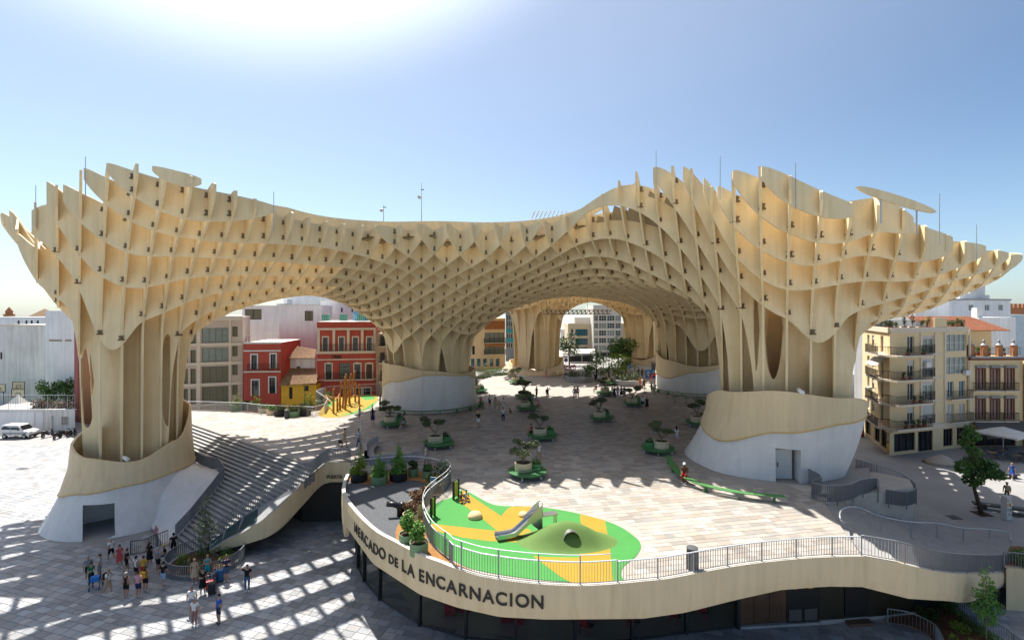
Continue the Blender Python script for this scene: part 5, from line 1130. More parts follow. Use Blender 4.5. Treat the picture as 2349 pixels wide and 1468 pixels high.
potted('small dark shrub in a sage green pot right of the tallest conifer', gp(948, 1092), .38, .6, POTG, 'leafy', .55, LD, 14, group=G); potted('low plant in a sage green pot below the capped man', gp(980, 1096), .36, .55, POTG, 'leafy', .4, LG, 15, group=G)
potted('terracotta tub with low rusty plants beside the dark shrubs', gp(975, 1145), .5, .45, POTR, 'leafy', .4, LF_, 16, group=G); potted('cream pot with drooping mixed plants by the vent pipe', gp(955, 1180), .48, .75, POTC, 'leafy', .6, LF_, 17, group=G)
potted('sage green pot with lush broad leaves behind the nearest pot', gp(934, 1250), .42, .62, POTG, 'leafy', 1.15, LB, 18, group=G, n=600); potted('nearest sage green pot with lush broad leaves on the orange sand', gp(961, 1270), .46, .62, POTG, 'leafy', 1.0, LB, 19, group=G, n=600)
potted('cream pot of reddish shrubs behind the lush green pots', gp(941, 1205), .42, .7, POTC, 'leafy', .55, LF_, 20, group=G)
tree('dark_shrub', 'tall dark wispy shrubs behind the notice sign', gp(1006, 1118), [((0, 0, .8), (.8, .6, .8)), ((-.4, -.3, .5), (.6, .5, .5)), ((.3, .2, 1.3), (.5, .4, .6)), ((-.2, -.9, .4), (.5, .5, .45))], [([(0, 0, 0), (0, 0, 1)], [.04, .02])], LD, 900, .08, seed=4, cat='shrub')
# olive benches
def bench_proto():
    th = thing('planter_bench', 'x', 'planter bench', (0, 0, 0)); GB = mat('bench_green', (.055, .19, .065), .5, var=.08); GB2 = mat('pale_bench_green', (.16, .30, .14), .5, var=.05); WW = mat('white_caster', (.6, .6, .58), .5, var=0)
    m = MB(); m.lathe([(.55, .40), (1.40, .40), (1.43, .43), (1.40, .46), (.55, .46)], n=36, cap=(False, False)); m.build('seat', GB, th, 40)
    m = MB()
    for k in range(28): a = k * 2 * math.pi / 28; m.box((1.0 * math.cos(a), 1.0 * math.sin(a), .468), (.78, .05, .012), a)
    m.build('seat_slats', GB2 if False else mat('bench_green_slat', (.045, .15, .055), .5, var=.05), th, kind='stuff')
    MB().tube([(1.3 * math.cos(t), 1.3 * math.sin(t), .34) for t in np.linspace(0, 6.283, 25)[:-1]], .05, 6, closed=True).build('seat_frame', GB, th)
    for k in range(5): a = k * 2 * math.pi / 5 + .6; MB().box((1.2 * math.cos(a), 1.2 * math.sin(a), .24), (.05, .05, .26), a).build('leg', WW, th); MB().tube([(1.2 * math.cos(a) - .03 * math.sin(a), 1.2 * math.sin(a) + .03 * math.cos(a), .10), (1.2 * math.cos(a) + .03 * math.sin(a), 1.2 * math.sin(a) - .03 * math.cos(a), .10)], .10, 12).build('caster', WW, th)
    MB().lathe([(.60, .12), (.64, .16), (.64, 1.05), (.58, 1.05), (.57, .95)], (-.30, 0, 0), 26, cap=(True, False)).build('tree_planter', POTC, th, 40); MB().lathe([(.58, .96), (.01, 1.02)], (-.3, 0, 0), 16).build('soil', SOILM, th)
    MB().lathe([(.40, .2), (.42, .24), (.42, .88), (.38, .88), (.37, .8)], (.62, .28, 0), 20, cap=(True, False)).build('side_planter', mat('planter_green', (.07, .23, .08), .5, var=.06), th, 40)
    MB().tube([(-.95 + .1, -.62, .62), (-.3, -.78, .62), (.3, -.62, .62), (.9, -.3, .62)], .03, 6).build('back_rest', GB2, th)
    for p in ((-.3, -.78), (.3, -.62)): MB().tube([(p[0], p[1], .46), (p[0], p[1], .62)], .022, 5).build('back_post', GB2, th)
    return th
def olive(th, seed):
    rnd = random.Random(seed); m = MB(); mb = newleaf(); bl = []
    base = Vector((-.3, 0, .98)); f0 = base + Vector((rnd.uniform(-.05, .05), 0, .28)); m.tube([base, f0], [.10, .085], 7)
    for k in range(rnd.choice((3, 4, 5))):
        a = k * 1.5 + rnd.random() * 1.2; sp_ = rnd.uniform(.55, 1.15); h = rnd.uniform(.55, 1.2); e = f0 + Vector((math.cos(a) * sp_, math.sin(a) * sp_ * .9, h)); mid_ = f0.lerp(e, .5) + Vector((0, 0, -.08)); m.tube([f0, mid_, e], [.07, .05, .025], 6)
        bl.append((e, (rnd.uniform(.36, .56), rnd.uniform(.36, .56), rnd.uniform(.15, .28))))
        for q in range(2): d = e.lerp(mid_, .45) + Vector((rnd.uniform(-.3, .3), rnd.uniform(-.3, .3), rnd.uniform(.1, .3))); m.tube([mid_, d], [.035, .015], 5); bl.append((d, (.34, .34, .16)))
    m.build('olive_trunk', BARKP, th, True); leaves(mb, bl, 1600, .10, rnd, .32, shell=.2); mb.build('olive_crown', LO, th)
    m2 = newleaf(); leaves(m2, [((.62, .28, 1.0), (.34, .34, .2)), ((.55, .35, 1.12), (.18, .18, .22))], 150, .06, rnd, .5); m2.build('side_plant', LD if seed % 2 else LG, th)
BP_ = bench_proto()
BN = [(1210, 1078, 0, 'nearest round green bench with an open crowned olive in a cream planter'), (1007, 1013, .2, 'round green bench with bushy olive tree behind the tall potted conifer'), (1246, 996, -.1, 'round green olive bench with a person in red sitting on its left'),
      (1381, 955, .3, 'round green bench with a wide flat olive standing alone mid square'), (1509, 1025, 2.6, 'round green olive bench nearest the largest column base'), (902, 967, .1, 'round green bench with dense round olive beside the middle column base'),
      (1455, 923, .2, 'round green bench with leaning olive right of the robed group'), (1209, 932, .5, 'round green bench with two dark planters below a seated woman in pink'), (1390, 899, .9, 'round green bench beside the robed group with seated people'),
      (1097, 893, .4, 'round green bench at the right edge of the middle column base'), (1204, 906, 1.2, 'round green olive bench at the edge of the sunlit paving'), (1187, 874, .1, 'small far round bench with a pale olive on the sunlit paving'), (1395, 876, .4, 'far round bench with a yellow green bush under the columnar tree'), (1604, 966, .4, 'round green bench peeping out left of the largest column base')]
for i, (px, py, rz, lb) in enumerate(BN):
    p = gp(px, py, .45); p.z = 0; t = dup(BP_, None, p, rz, label=lb, group='round planter benches on the square'); olive(t, 40 + i)
for c in list(BP_.children): bpy.data.objects.remove(c)
bpy.data.objects.remove(BP_)
# long curved benches
def arc_bench(label, pts, h=.45):
    th = thing('curved_bench', label, 'bench', pts[0]); GB = mat('bright_bench_green', (.08, .23, .07), .5, var=.06); P = even(crv(pts, 8), .3); Nn = [outn(P, i) for i in range(len(P))]; m = MB()
    for a, b, z0, z1 in ((-.22, -.08, h - .05, h), (-.05, .09, h - .05, h), (.12, .24, h - .05, h)):
        A = [p + n * a + Vector((0, 0, z1)) for p, n in zip(P, Nn)]; B = [p + n * b + Vector((0, 0, z1)) for p, n in zip(P, Nn)]; C_ = [v - Vector((0, 0, .05)) for v in A]; D = [v - Vector((0, 0, .05)) for v in B]
        s_ = MB(); s_.band(A, B); s_.band(B, D); s_.band(D, C_); s_.band(C_, A); W2(th, s_, 'seat_slat', GB)
    for i in range(3, len(P), 7): t = (P[min(i + 1, len(P) - 1)] - P[i]); W2(th, MB().box(P[i] + Vector((0, 0, (h - .05) / 2)), (.06, .4, h - .05), math.atan2(t.y, t.x)), 'leg', GB)
    for i in range(10, len(P) - 4, 12): q = P[i]; t = (P[i + 1] - P[i]).normalized(); W2(th, MB().tube([q + Nn[i] * .2 + Vector((0, 0, h)), q + Nn[i] * .2 + Vector((0, 0, h + .22)), q - Nn[i] * .2 + Vector((0, 0, h + .22)), q - Nn[i] * .2 + Vector((0, 0, h))], .018, 5), 'armrest', GB)
arc_bench('long bright green curved bench round the foot of the largest column base', [gp(x, y, .45) * 1 for x, y in [(1533, 1044), (1541, 1062), (1558, 1082), (1590, 1102), (1640, 1117), (1700, 1128), (1760, 1134), (1800, 1137)]] if False else [Vector((p.x, p.y, 0)) for p in [gp(x, y, .45) for x, y in [(1533, 1044), (1541, 1062), (1558, 1082), (1590, 1102), (1640, 1117), (1700, 1128), (1760, 1134), (1800, 1137)]]])
arcp = lambda cx, cy, r, a0, a1: [Vector((cx + r * math.cos(math.atan2(-cy, -cx) + R(a)), cy + r * math.sin(math.atan2(-cy, -cx) + R(a)), 0)) for a in np.linspace(a0, a1, 9)]
arc_bench('dark green curved bench wrapping the middle column base', arcp(-10.7, 65.2, 6.9, -50, 85)); arc_bench('green curved bench and rail along the half hidden column base', arcp(28.5, 77, 7.1, -75, 60))
def table_set(label, p, rz=0, n=3, h=.74, m=None, group='café tables', rr=.4):
    m = m or mat('cafe_green', (.05, .15, .07), .5, var=.05); th = thing('cafe_table', label, 'table', p, rz, group)
    MB().lathe([(rr, h - .03), (rr, h), (.01, h)], n=18).build('table_top', m, th); MB().tube([(0, 0, .02), (0, 0, h - .03)], .03, 6).build('pedestal', m, th); MB().lathe([(.25, 0), (.22, .03), (.01, .04)], n=12).build('foot', m, th); return th
def chair(label, p, rz, m, group):
    th = thing('cafe_chair', label, 'chair', p, rz, group); MB().box((0, 0, .45), (.42, .42, .04)).build('seat', m, th); MB().box((0, .2, .72), (.42, .03, .34)).build('backrest', m, th)
    for x in (-.18, .18):
        for y in (-.18, .19): MB().box((x, y, .22 if y < 0 else .4), (.03, .03, .44 if y < 0 else .8)).build('leg', m, th)
    return th
CG = mat('cafe_green', (.05, .15, .07), .5, var=.05)
tl = [(1502, 905, 'second green table from the kiosk by the half hidden column base'), (1530, 912, 'green table in front of the half hidden column base bench, nearest its middle'), (1494, 897, 'green table nearest the blue kiosk with two people seated'), (1548, 922, 'green table left of the two rightmost tables'), (1574, 925, 'green table second from the largest column'), (1594, 927, 'green table closest to the largest column in the row'), (1100, 925, 'green table at the right end of the middle column bench'), (1109, 935, 'green table behind the standing family'), (1478, 902, 'green table beside the leaning olive bench')]
for i, (x, y, lb) in enumerate(tl): table_set(lb, gp(x, y), i, group='green tables by the column benches')
# grey stone seat wall by the gravel roof
p0 = [gp(843, 1058), gp(842, 1042), gp(852, 1030), gp(868, 1023)]; th = thing('seat_wall', 'curved grey slab seat wall above the gravel roof conifers', 'seat wall', p0[0]); Pq = crv(p0, 6); Nn = [outn(Pq, i) for i in range(len(Pq))]; m = MB(); a = [p + Vector((0, 0, .9)) for p in Pq]; b = [p - n * .25 + Vector((0, 0, .9)) for p, n in zip(Pq, Nn)]; m.band(a, b); m.band([v - Vector((0, 0, .9)) for v in a], a); m.band(b, [v - Vector((0, 0, .9)) for v in b]); W2(th, m, 'wall_back', CONC_D)
m = MB(); c = [p + n * .55 + Vector((0, 0, .45)) for p, n in zip(Pq, Nn)]; d = [p + Vector((0, 0, .45)) for p in Pq]; m.band(c, d); m.band([v - Vector((0, 0, .12)) for v in c], c); W2(th, m, 'seat', CONC_D)
p0 = [gp(848, 1068), gp(885, 1064), gp(930, 1060), gp(962, 1052)]; th = thing('seat_wall', 'long low grey slab wall behind the tallest conifer', 'seat wall', p0[0]); Pq = crv(p0, 6); Nn = [outn(Pq, i) for i in range(len(Pq))]; m = MB(); a = [p + Vector((0, 0, .7)) for p in Pq]; b = [p - n * .3 + Vector((0, 0, .7)) for p, n in zip(Pq, Nn)]; m.band(a, b); m.band([v - Vector((0, 0, .7)) for v in a], a); m.band(b, [v - Vector((0, 0, .7)) for v in b]); W2(th, m, 'wall', CONC_D)
th = thing('lamp_post', 'slim grey lamp post standing beside the walkers near the curved railing', 'lamp post', gp(827, 1030)); MB().tube([(0, 0, 0), (0, 0, 3.1)], [.06, .045], 8).build('pole', GREYM, th, True); MB().lathe([(.1, 3.1), (.12, 3.2), (.05, 3.26)], n=12).build('lamp_head', GREYM, th); MB().lathe([(.11, 0), (.1, .12)], n=10).build('base_plate', GREYM, th)
# far railing, planters and timber playground at the back left
railing('pale railing along the far left edge of the square', [gp(x, y, 0) for x, y in ((415, 941), (480, 942), (560, 945), (600, 950), (660, 953), (720, 955), (745, 948), (752, 935), (735, 922), (725, 915), (745, 905), (790, 901), (860, 897), (888, 895))], 1.1, .16, tm=WHITER, m=GREYM)
railing('far railing with shrubs between the middle trunk and the far column', [gp(x, y, 0) for x, y in ((1092, 884), (1098, 872), (1120, 864), (1150, 861), (1178, 858))], 1.1, .2, tm=WHITER, m=GREYM)
G = 'planters along the far railing'
for i, (x, y, r_, hh, pm, kd, h, lm, lb) in enumerate([(543, 941, .75, .75, POTG, 'conifer', 1.6, LY, 'yellow green conifer in a sage pot at the left of the far railing'), (587, 940, .6, .7, POTB, 'conifer', 1.5, LY, 'yellow green conifer beside the dark rounded tub'), (567, 938, .8, .85, POTB, 'leafy', .1, LD, 'dark rounded tub without visible plant at the far railing'),
    (606, 945, .7, .5, POTC, 'leafy', .6, LG, 'low cream trough of greenery right of the dark tub'), (626, 950, .7, .5, POTC, 'leafy', .6, LB, 'low cream trough of bright greenery left of the slim bin'), (645, 953, .75, .6, POTB, 'grass', .9, LO, 'spiky plant in a black pot left of the slim bin'), (673, 955, .75, .65, POTG, 'grass', .9, LO, 'spiky plant in a sage pot right of the slim bin'), (697, 952, .8, .65, POTB, 'grass', .9, LO, 'spiky plant in a black pot near the corner of the railing'),
    (699, 935, .55, .5, POTB, 'conifer', 2.6, LY, 'tallest yellow green conifer by the timber playground'), (713, 938, .5, .5, POTB, 'conifer', 1.7, LY, 'shorter yellow green conifer by the timber playground'), (741, 925, .9, .4, POTG, 'leafy', .8, LO, 'grey green bushes along the curve of the far railing'), (752, 918, .9, .4, POTG, 'leafy', .8, LG, 'bushes at the top of the railing curve beside the hotel'),
    (1092, 900, .6, .5, POTC, 'leafy', 1.5, LG, 'tall shrub tub right of the middle column base'), (1100, 868, .8, .5, POTG, 'conifer', 1.5, LY, 'first of the conifers before the cream flats'), (1108, 866, .8, .5, POTG, 'conifer', 1.7, LY, 'second of the conifers before the cream flats'), (1117, 864, .8, .5, POTG, 'conifer', 1.5, LY, 'third of the conifers before the cream flats'),
    (1130, 861, 1.0, .4, POTG, 'leafy', 1.0, LB, 'bright hedge pots behind the sunlit paving, left'), (1143, 860, 1.0, .4, POTG, 'leafy', 1.0, LB, 'bright hedge pots behind the sunlit paving, middle'), (1156, 859, 1.0, .4, POTG, 'leafy', 1.0, LG, 'bright hedge pots behind the sunlit paving, right'), (1172, 864, .6, .5, POTC, 'leafy', .8, LY, 'yellow green bush in a cream pot by the far column foot')]): potted(lb, gp(x, y), r_, hh, pm, kd, h, lm, 100 + i, group=G, n=350)
TB = [gp(x, y, 0) for x, y in [(730, 952), (742, 932), (752, 918), (790, 910), (850, 905), (868, 915), (850, 935), (810, 950), (765, 958)]]; TB2 = [(p.x, p.y) for p in crv(TB, 4, True)]
struct('timber_play_surface', MB().prism(TB2, -.02, .014), PY)
for k, pts in enumerate(([(770, 956), (835, 938), (866, 917), (852, 935), (812, 949)], [(752, 920), (775, 916), (760, 930), (745, 938)], [(825, 908), (850, 906), (866, 914), (838, 918)])): struct('play_surface_patch', MB().prism([(p.x, p.y) for p in sheet(pts)], .004, .0185 + .001 * k), PG)
th = thing('timber_play_frame', 'orange timber climbing frame of leaning posts and ropes', 'play frame', gp(805, 935)); WD = mat('orange_timber', (.36, .15, .03), .7, var=.2, scale=3); q0 = th.location
for x, y, h, lx in ((746, 925, 1.9, 0), (765, 948, 2.9, 0), (779, 930, 3.0, .2), (786, 937, 4.0, .3), (792, 940, 4.4, .1), (793, 928, 4.0, .7), (800, 925, 4.2, .8), (803, 930, 3.2, -.3), (815, 922, 2.6, 0), (824, 928, 2.6, 0), (774, 943, 1.6, 0), (780, 941, 1.6, 0)):
    b = gp(x, y); W2(th, MB().tube([b, b + Vector((lx, 0, h))], [.13, .11], 7), 'post', WD)
for (a, b, z) in (((746, 925), (765, 948), 1.2), ((765, 948), (779, 930), 1.5), ((786, 937), (815, 922), 1.0), ((815, 922), (824, 928), 1.2), ((746, 925), (779, 930), 1.1)): A, B = gp(*a), gp(*b); W2(th, MB().tube([A + Vector((0, 0, z)), A.lerp(B, .5) + Vector((0, 0, z - .25)), B + Vector((0, 0, z))], .06, 6), 'crossbar', WD)
W2(th, MB().tube([gp(790, 937) + Vector((0, 0, .5)), gp(812, 937) + Vector((0, 0, .2)), gp(824, 928) + Vector((0, 0, .7))], .05, 6), 'rope', BLACK)
# ------------------------------------------------------------------ trees
gq = gp(2252, 1178, ZL)
tree('street_tree', 'dark green street tree with a leaning trunk on the right street square', gq, [((-.75, 0, 2.9), (.75, .8, .62)), ((.2, .1, 3.5), (.9, .8, .6)), ((1.2, 0, 3.3), (.75, .7, .5)), ((-1.5, 0, 3.9), (.7, .7, .6)), ((-.4, .2, 4.3), (.8, .8, .55)), ((.7, .2, 4.1), (.7, .7, .45)), ((-.6, 0, 5.2), (.6, .6, .45)), ((-1.2, .1, 5.9), (.55, .55, .5)), ((-.7, 0, 6.5), (.6, .6, .5)), ((-1.0, 0, 7.1), (.42, .42, .42)), ((-1.3, 0, 6.6), (.4, .4, .4))],
     [([(0, 0, 0), (-.35, 0, 1.2), (-.75, 0, 2.6), (-.75, 0, 4.2), (-.9, 0, 6)], [.19, .15, .12, .09, .04]), ([(-.6, 0, 2.2), (.3, 0, 2.9), (1, 0, 3.3)], [.08, .06, .03])], LG, 3600, .13, seed=3)
MB().box((0, 0, .015), (1.1, 1.1, .02)).build('tree_pit', SOILM, None).location = gq; bpy.context.scene.objects['tree_pit']['kind'] = 'structure'
tree('young_tree', 'slender young tree with bright leaves in the front planting bed', gp(2262, 1484, ZL), [((.05, 0, 1.5), (.5, .4, .4)), ((-.3, 0, 2.0), (.42, .4, .35)), ((.45, 0, 2.0), (.4, .4, .35)), ((.0, 0, 2.5), (.45, .4, .4)), ((-.42, 0, 2.75), (.32, .3, .25)), ((.4, .1, 2.8), (.3, .3, .28)), ((0, 0, 3.2), (.36, .3, .35)), ((-.1, 0, 3.7), (.25, .2, .3)), ((.15, 0, 4.0), (.12, .12, .25))], [([(0, 0, 0), (.02, 0, 1.6), (0, 0, 4)], [.045, .035, .012])], LB, 1250, .072, BARKP, 5)
tree('young_tree', 'slender young tree growing in the round planter by the stairway', gp(470, 1288, ZL), [((0, 0, 1.6), (.5, .5, .5)), ((-.3, 0, 2.3), (.5, .5, .5)), ((.35, 0, 2.3), (.45, .45, .5)), ((0, 0, 3.0), (.5, .5, .55)), ((-.2, 0, 3.6), (.35, .35, .45)), ((.1, 0, 4.2), (.25, .25, .4))], [([(0, 0, 0), (.02, 0, 2), (0, 0, 4.5)], [.05, .035, .012])], LO, 900, .075, BARKP, 6)
rnd = random.Random(9)
def scrub(name, label, pts, lm, n, size, r, cat='shrub', z=0.0, gr=None):
    for k, p in enumerate(pts): tree(name, label if isinstance(label, str) else label[k], p, [((rnd.uniform(-.2, .2), rnd.uniform(-.2, .2), r * .5), (r, r, r * .6)), ((rnd.uniform(-.3, .3), 0, r * .9), (r * .6, r * .6, r * .5))], [([(0, 0, 0), (0, 0, r)], [.03, .015])], lm[k % len(lm)] if isinstance(lm, list) else lm, n, size, seed=60 + k, group=gr, cat=cat)
scrub('low_shrub', ['low %s shrub inside the round planter, %s' % w for w in (('yellow', 'left side'), ('green', 'left back'), ('olive', 'at the back'), ('green', 'right back'), ('yellow', 'right side'), ('green', 'right front'), ('olive', 'left front'))], [pc + Vector((dx, dy, .12)) for dx, dy in ((-1.3, -.2), (-.8, .9), (.2, 1.2), (1.1, .7), (1.4, -.3), (.7, -1.1), (-.6, -1.2))], [LY, LG, LO, LG, LY, LG, LO], 170, .08, .5, gr='shrubs in the round planter')
# front planting bed on the right
BED = [gp(x, y, ZL) for x, y in [(2036, 1428), (2080, 1436), (2120, 1452), (2150, 1472), (2168, 1510), (2330, 1520), (2275, 1465), (2220, 1415), (2180, 1380), (2120, 1385), (2060, 1395)]]; struct('planting_bed', MB().prism([(p.x, p.y) for p in BED], ZL - .05, ZL + .10), mat('red_brown_earth', (.17, .065, .025), .95, var=.4, scale=3, bump=.6))
scrub('low_shrub', ['low bright shrub in the front bed, %s' % w for w in ('under the fascia', 'behind the curved railing', 'left of the slender tree', 'at the foot of the slender tree', 'by the straight railing', 'right behind the slender tree', 'at the bottom edge of the picture', 'in the shade of the underpass', 'nearest the underpass mouth', 'in the middle of the red earth')], [gp(x, y, ZL + .1) for x, y in [(2180, 1400), (2140, 1418), (2200, 1448), (2240, 1490), (2235, 1450), (2265, 1470), (2190, 1480), (2110, 1412), (2155, 1392), (2215, 1425)]], [LG, LD, LY, LY, LG, LB, LY, LD, LD, LG], 260, .06, .42, gr='shrubs in the front planting bed')
railing('short curved grey railing round the front planting bed', crv([gp(2036, 1430, ZL), gp(2080, 1437, ZL), gp(2120, 1453, ZL), gp(2150, 1474, ZL), gp(2166, 1510, ZL)], 6), .82, .16, tm=GREYM); railing('straight sloping grey railing beside the underpass ramp', [gp(2172, 1390, ZL), gp(2230, 1432, ZL), gp(2290, 1470, ZL), gp(2350, 1515, ZL)], .95, .14, tm=GREYM)
# cream wall and underpass at the right edge
th = thing('underpass_wall', 'cream curved underpass wall with a dark opening at the right edge', 'wall', gp(2320, 1420, ZL)); m = MB()
wA = [Vector((26.4, 28.0, ZL)), Vector((28.2, 28.6, ZL)), Vector((30, 28.4, ZL)), Vector((34, 27.2, ZL))]; wT = [Vector((26.4, 28.0, -2.9)), Vector((28.2, 28.6, -2.6)), Vector((30, 28.4, -2.7)), Vector((34, 27.2, -3.4))]; m.band(wA[1:], wT[1:]); m.band([p + Vector((0, .4, 0)) for p in wT[1:]], wT[1:]); W2(th, m, 'wall', CREAM2); W2(th, MB().prism([(22, 28.6), (28.2, 28.9), (28.6, 30), (22, 30)], ZL, -3.7), 'passage_shade_block', BLACK)  # solid black block stands in for the shade inside the opening
struct('slope_bed', MB().add([(28.3, 29.1, -2.62), (34, 27.8, -3.4), (38, 33, -3.6), (33, 33.2, -3.5)], [(0, 1, 2, 3)]), MATS['red_brown_earth'])
scrub('low_shrub', ['bushy shrub on the slope above the underpass wall', 'second bushy shrub at the right edge above the underpass wall'], [Vector((29.8, 29.2, -2.8)), Vector((30.6, 29.6, -3.0))], LG, 500, .09, .75)
railing('short dark railing on top of the underpass wall', [p + Vector((0, .15, 0)) for p in wT[1:]], .85, .15)
# far trees
def blob_tree(label, p, h, w, lm, n, s, seed, col=False, name='street_tree'):
    r = random.Random(seed); B = [((r.uniform(-w, w) * .5, r.uniform(-w, w) * .4, h * (r.uniform(.2, .9) if col else r.uniform(.45, .9))), (w * r.uniform(.35, .55), w * r.uniform(.35, .55), h * .16)) for _ in range(9)]; tree(name, label, p, B, [([(0, 0, 0), (0, 0, h * .6)], [.18, .08])], lm, n, s, seed=seed, group=None)
blob_tree('dark loose tree before the cream building with blue windows', gp(1306, 838), 7.2, 3.4, LD, 700, .30, 21); blob_tree('clipped columnar green tree in the middle of the far square', gp(1368, 868), 5.4, 2.0, LG, 900, .18, 22, True); blob_tree('round bright street tree beside the farthest column', gp(1418, 846), 6.5, 4, LG, 900, .26, 23); blob_tree('round green street tree just left of the farthest column', gp(1436, 848), 6.8, 3.6, LG, 800, .26, 24); blob_tree('small green tree below the round street trees', gp(1436, 862), 3.6, 2.6, LG, 500, .2, 25)
blob_tree('dark trees in shade behind the farthest column', gp(1515, 832), 14, 6, LD, 900, .5, 26); blob_tree('yellow green bush tree behind the bench of the far square', gp(1397, 874), 4.6, 3.4, LY, 900, .16, 27); blob_tree('yellow bush at the right of the far round planter', gp(1415, 872), 2.4, 2.6, LY, 500, .15, 28); blob_tree('green bush left of the clipped columnar tree', gp(1352, 872), 2.6, 2.0, LG, 400, .15, 29); blob_tree('bush with reddish stems right of the far bench', gp(1440, 880), 2.2, 2.8, LO, 500, .15, 30)
for (x, y, lb) in ((1328, 874, 'concrete ring planter with palms left of the columnar tree'), (1441, 882, 'concrete ring planter with bushes right of the far bench')):
    p = gp(x, y); th = thing('ring_planter', lb, 'planter', p); MB().lathe([(2.3, 0), (2.4, .85), (2.1, .85), (2.1, .6), (.01, .7)], n=28).build('kerb', CONC_D, th, 40); mb = newleaf(); leaves(mb, [((rnd.uniform(-1.6, 1.6), rnd.uniform(-1.2, 1.2), 1.2), (.7, .7, .55)) for _ in range(7)], 500, .22, rnd, .25); mb.build('foliage', LO, th)
# ivy and hedge at far left
th = thing('wall_ivy', 'thick green ivy covering the foot of the tall white block', 'ivy', gp(140, 940, ZL)); mb = newleaf(); yI = 79.0; leaves(mb, [((qp(x, y, yI).x, yI + rnd.uniform(-.2, .2), qp(x, y, yI).z), (1.1, .5, 1.0)) for x, y in [(112, 905), (125, 890), (135, 885), (148, 888), (160, 880), (165, 895), (150, 905), (130, 908), (118, 912), (160, 910), (100, 895), (97, 885)]], 1500, .22, rnd); mb.build('ivy_leaves', LG, th, offset=th.location)
# left yard: wall, fence, hoops, tent, van, scooters
th = thing('yard_wall', 'white yard wall with gate door and barred window behind the scooters', 'wall', gp(80, 990, ZL)); wy = 71.5; wx = lambda px: (px - CX) / F * wy
f = Fac(th, (wx(-30), wy), (wx(172), wy), ZL, ZL + 3.0, OFFW); f.win(f.px(118, 138, 953, 992), FRW, OFFW, 1, name='gate_door'); f.win(f.px(140, 157, 955, 975), SHUT, FRW, 5, name='barred_window'); f.close(); W2(th, MB().box(f.P(f.L / 2, ZL + 3.05, -.1), (f.L, .4, .1)), 'coping', FRW)
for a, b in ((0, 80), (82, 100)): r = f.px(a, b, 940, 990); f.trim(r[0], r[1], ZL + .1, ZL + 2.7, WHITE, .06, 'render_panel')
railing('tall mesh fence on top of the white yard wall', [f.P(.1, ZL + 3.1, -.1), f.P(f.L - .1, ZL + 3.1, -.1)], 2.0, .35, m=GREYM, name='mesh_fence', postn=8)
struct('sports_court', MB().prism([(wx(-40), 72.5), (wx(170) - 1, 72.5), (-78, 85), (-100, 85)], ZL - .01, ZL + 1.0), mat('green_court_paint', (.09, .17, .10), .85, var=.1))
def hoop(label, x, y, d):
    p = qp(x, y, d); th = thing('basketball_hoop', label, 'basketball hoop', (p.x, d, ZL + 1)); z = p.z - ZL - 1
    MB().box((0, 0, z), (2.0, .06, 1.25)).build('backboard', mat('board_cream', (.6, .52, .36), .6, var=.03), th); m = MB(); [m.box(c, s_) for c, s_ in (((0, -.04, z + .62), (2.1, .06, .08)), ((0, -.04, z - .62), (2.1, .06, .08)), ((-1.02, -.04, z), (.08, .06, 1.3)), ((1.02, -.04, z), (.08, .06, 1.3)), ((0, -.04, z + .05), (.7, .05, .06)), ((-.33, -.04, z - .2), (.06, .05, .5)), ((.33, -.04, z - .2), (.06, .05, .5)))]; m.build('board_frame', BLACK, th)
    MB().tube([(.28 * math.cos(t), -.35 + .28 * math.sin(t), z - .4) for t in np.linspace(0, 6.28, 13)[:-1]], .03, 5, closed=True).build('hoop_ring', ORG, th); MB().tube([(.2, .5, 0), (.2, .5, z), (.2, .05, z)], .07, 6).build('post', BLACK, th)
hoop('upper basketball hoop fixed to the stained white wall', 43, 884, 84); hoop('lower basketball hoop with cream backboard behind the white tent', 42, 902, 79); hoop('basketball hoop with yellow net at the very left', -2, 890, 80)
p = gp(41, 948, ZL + 1); p = Vector((qp(41, 950, 75).x, 75, ZL + 1)); th = thing('party_tent', 'white peaked tent on the sports court', 'tent', p); MB().add([(-2.3, -2, 1.7), (2.3, -2, 1.7), (2.3, 2, 1.7), (-2.3, 2, 1.7), (0, 0, 3.6), (-.9, -.8, 2.35), (.9, -.8, 2.35), (.9, .8, 2.35), (-.9, .8, 2.35), (-2.3, -2, 1.1), (2.3, -2, 1.1)], [(0, 1, 6, 5), (1, 2, 7, 6), (2, 3, 8, 7), (3, 0, 5, 8), (5, 6, 4), (6, 7, 4), (7, 8, 4), (8, 5, 4), (9, 10, 1, 0)]).build('tent_roof', SHW, th)
[MB().tube([(x, y, 0), (x, y, 1.7)], .05, 6).build('tent_pole', FRW, th) for x in (-2.2, 2.2) for y in (-1.9, 1.9)]
th = thing('dry_hedge', 'brownish creeper hedge hanging over the yard wall fence', 'hedge', qp(115, 930, 72.2)); mb = newleaf(); leaves(mb, [((qp(x, y, 72.3).x, 72.3, qp(x, y, 72.3).z), (1.0, .4, .8)) for x, y in [(88, 938), (98, 930), (112, 932), (126, 930), (140, 932), (155, 930), (165, 932), (85, 925)]], 900, .16, rnd); mb.build('foliage', LF_, th, offset=th.location)
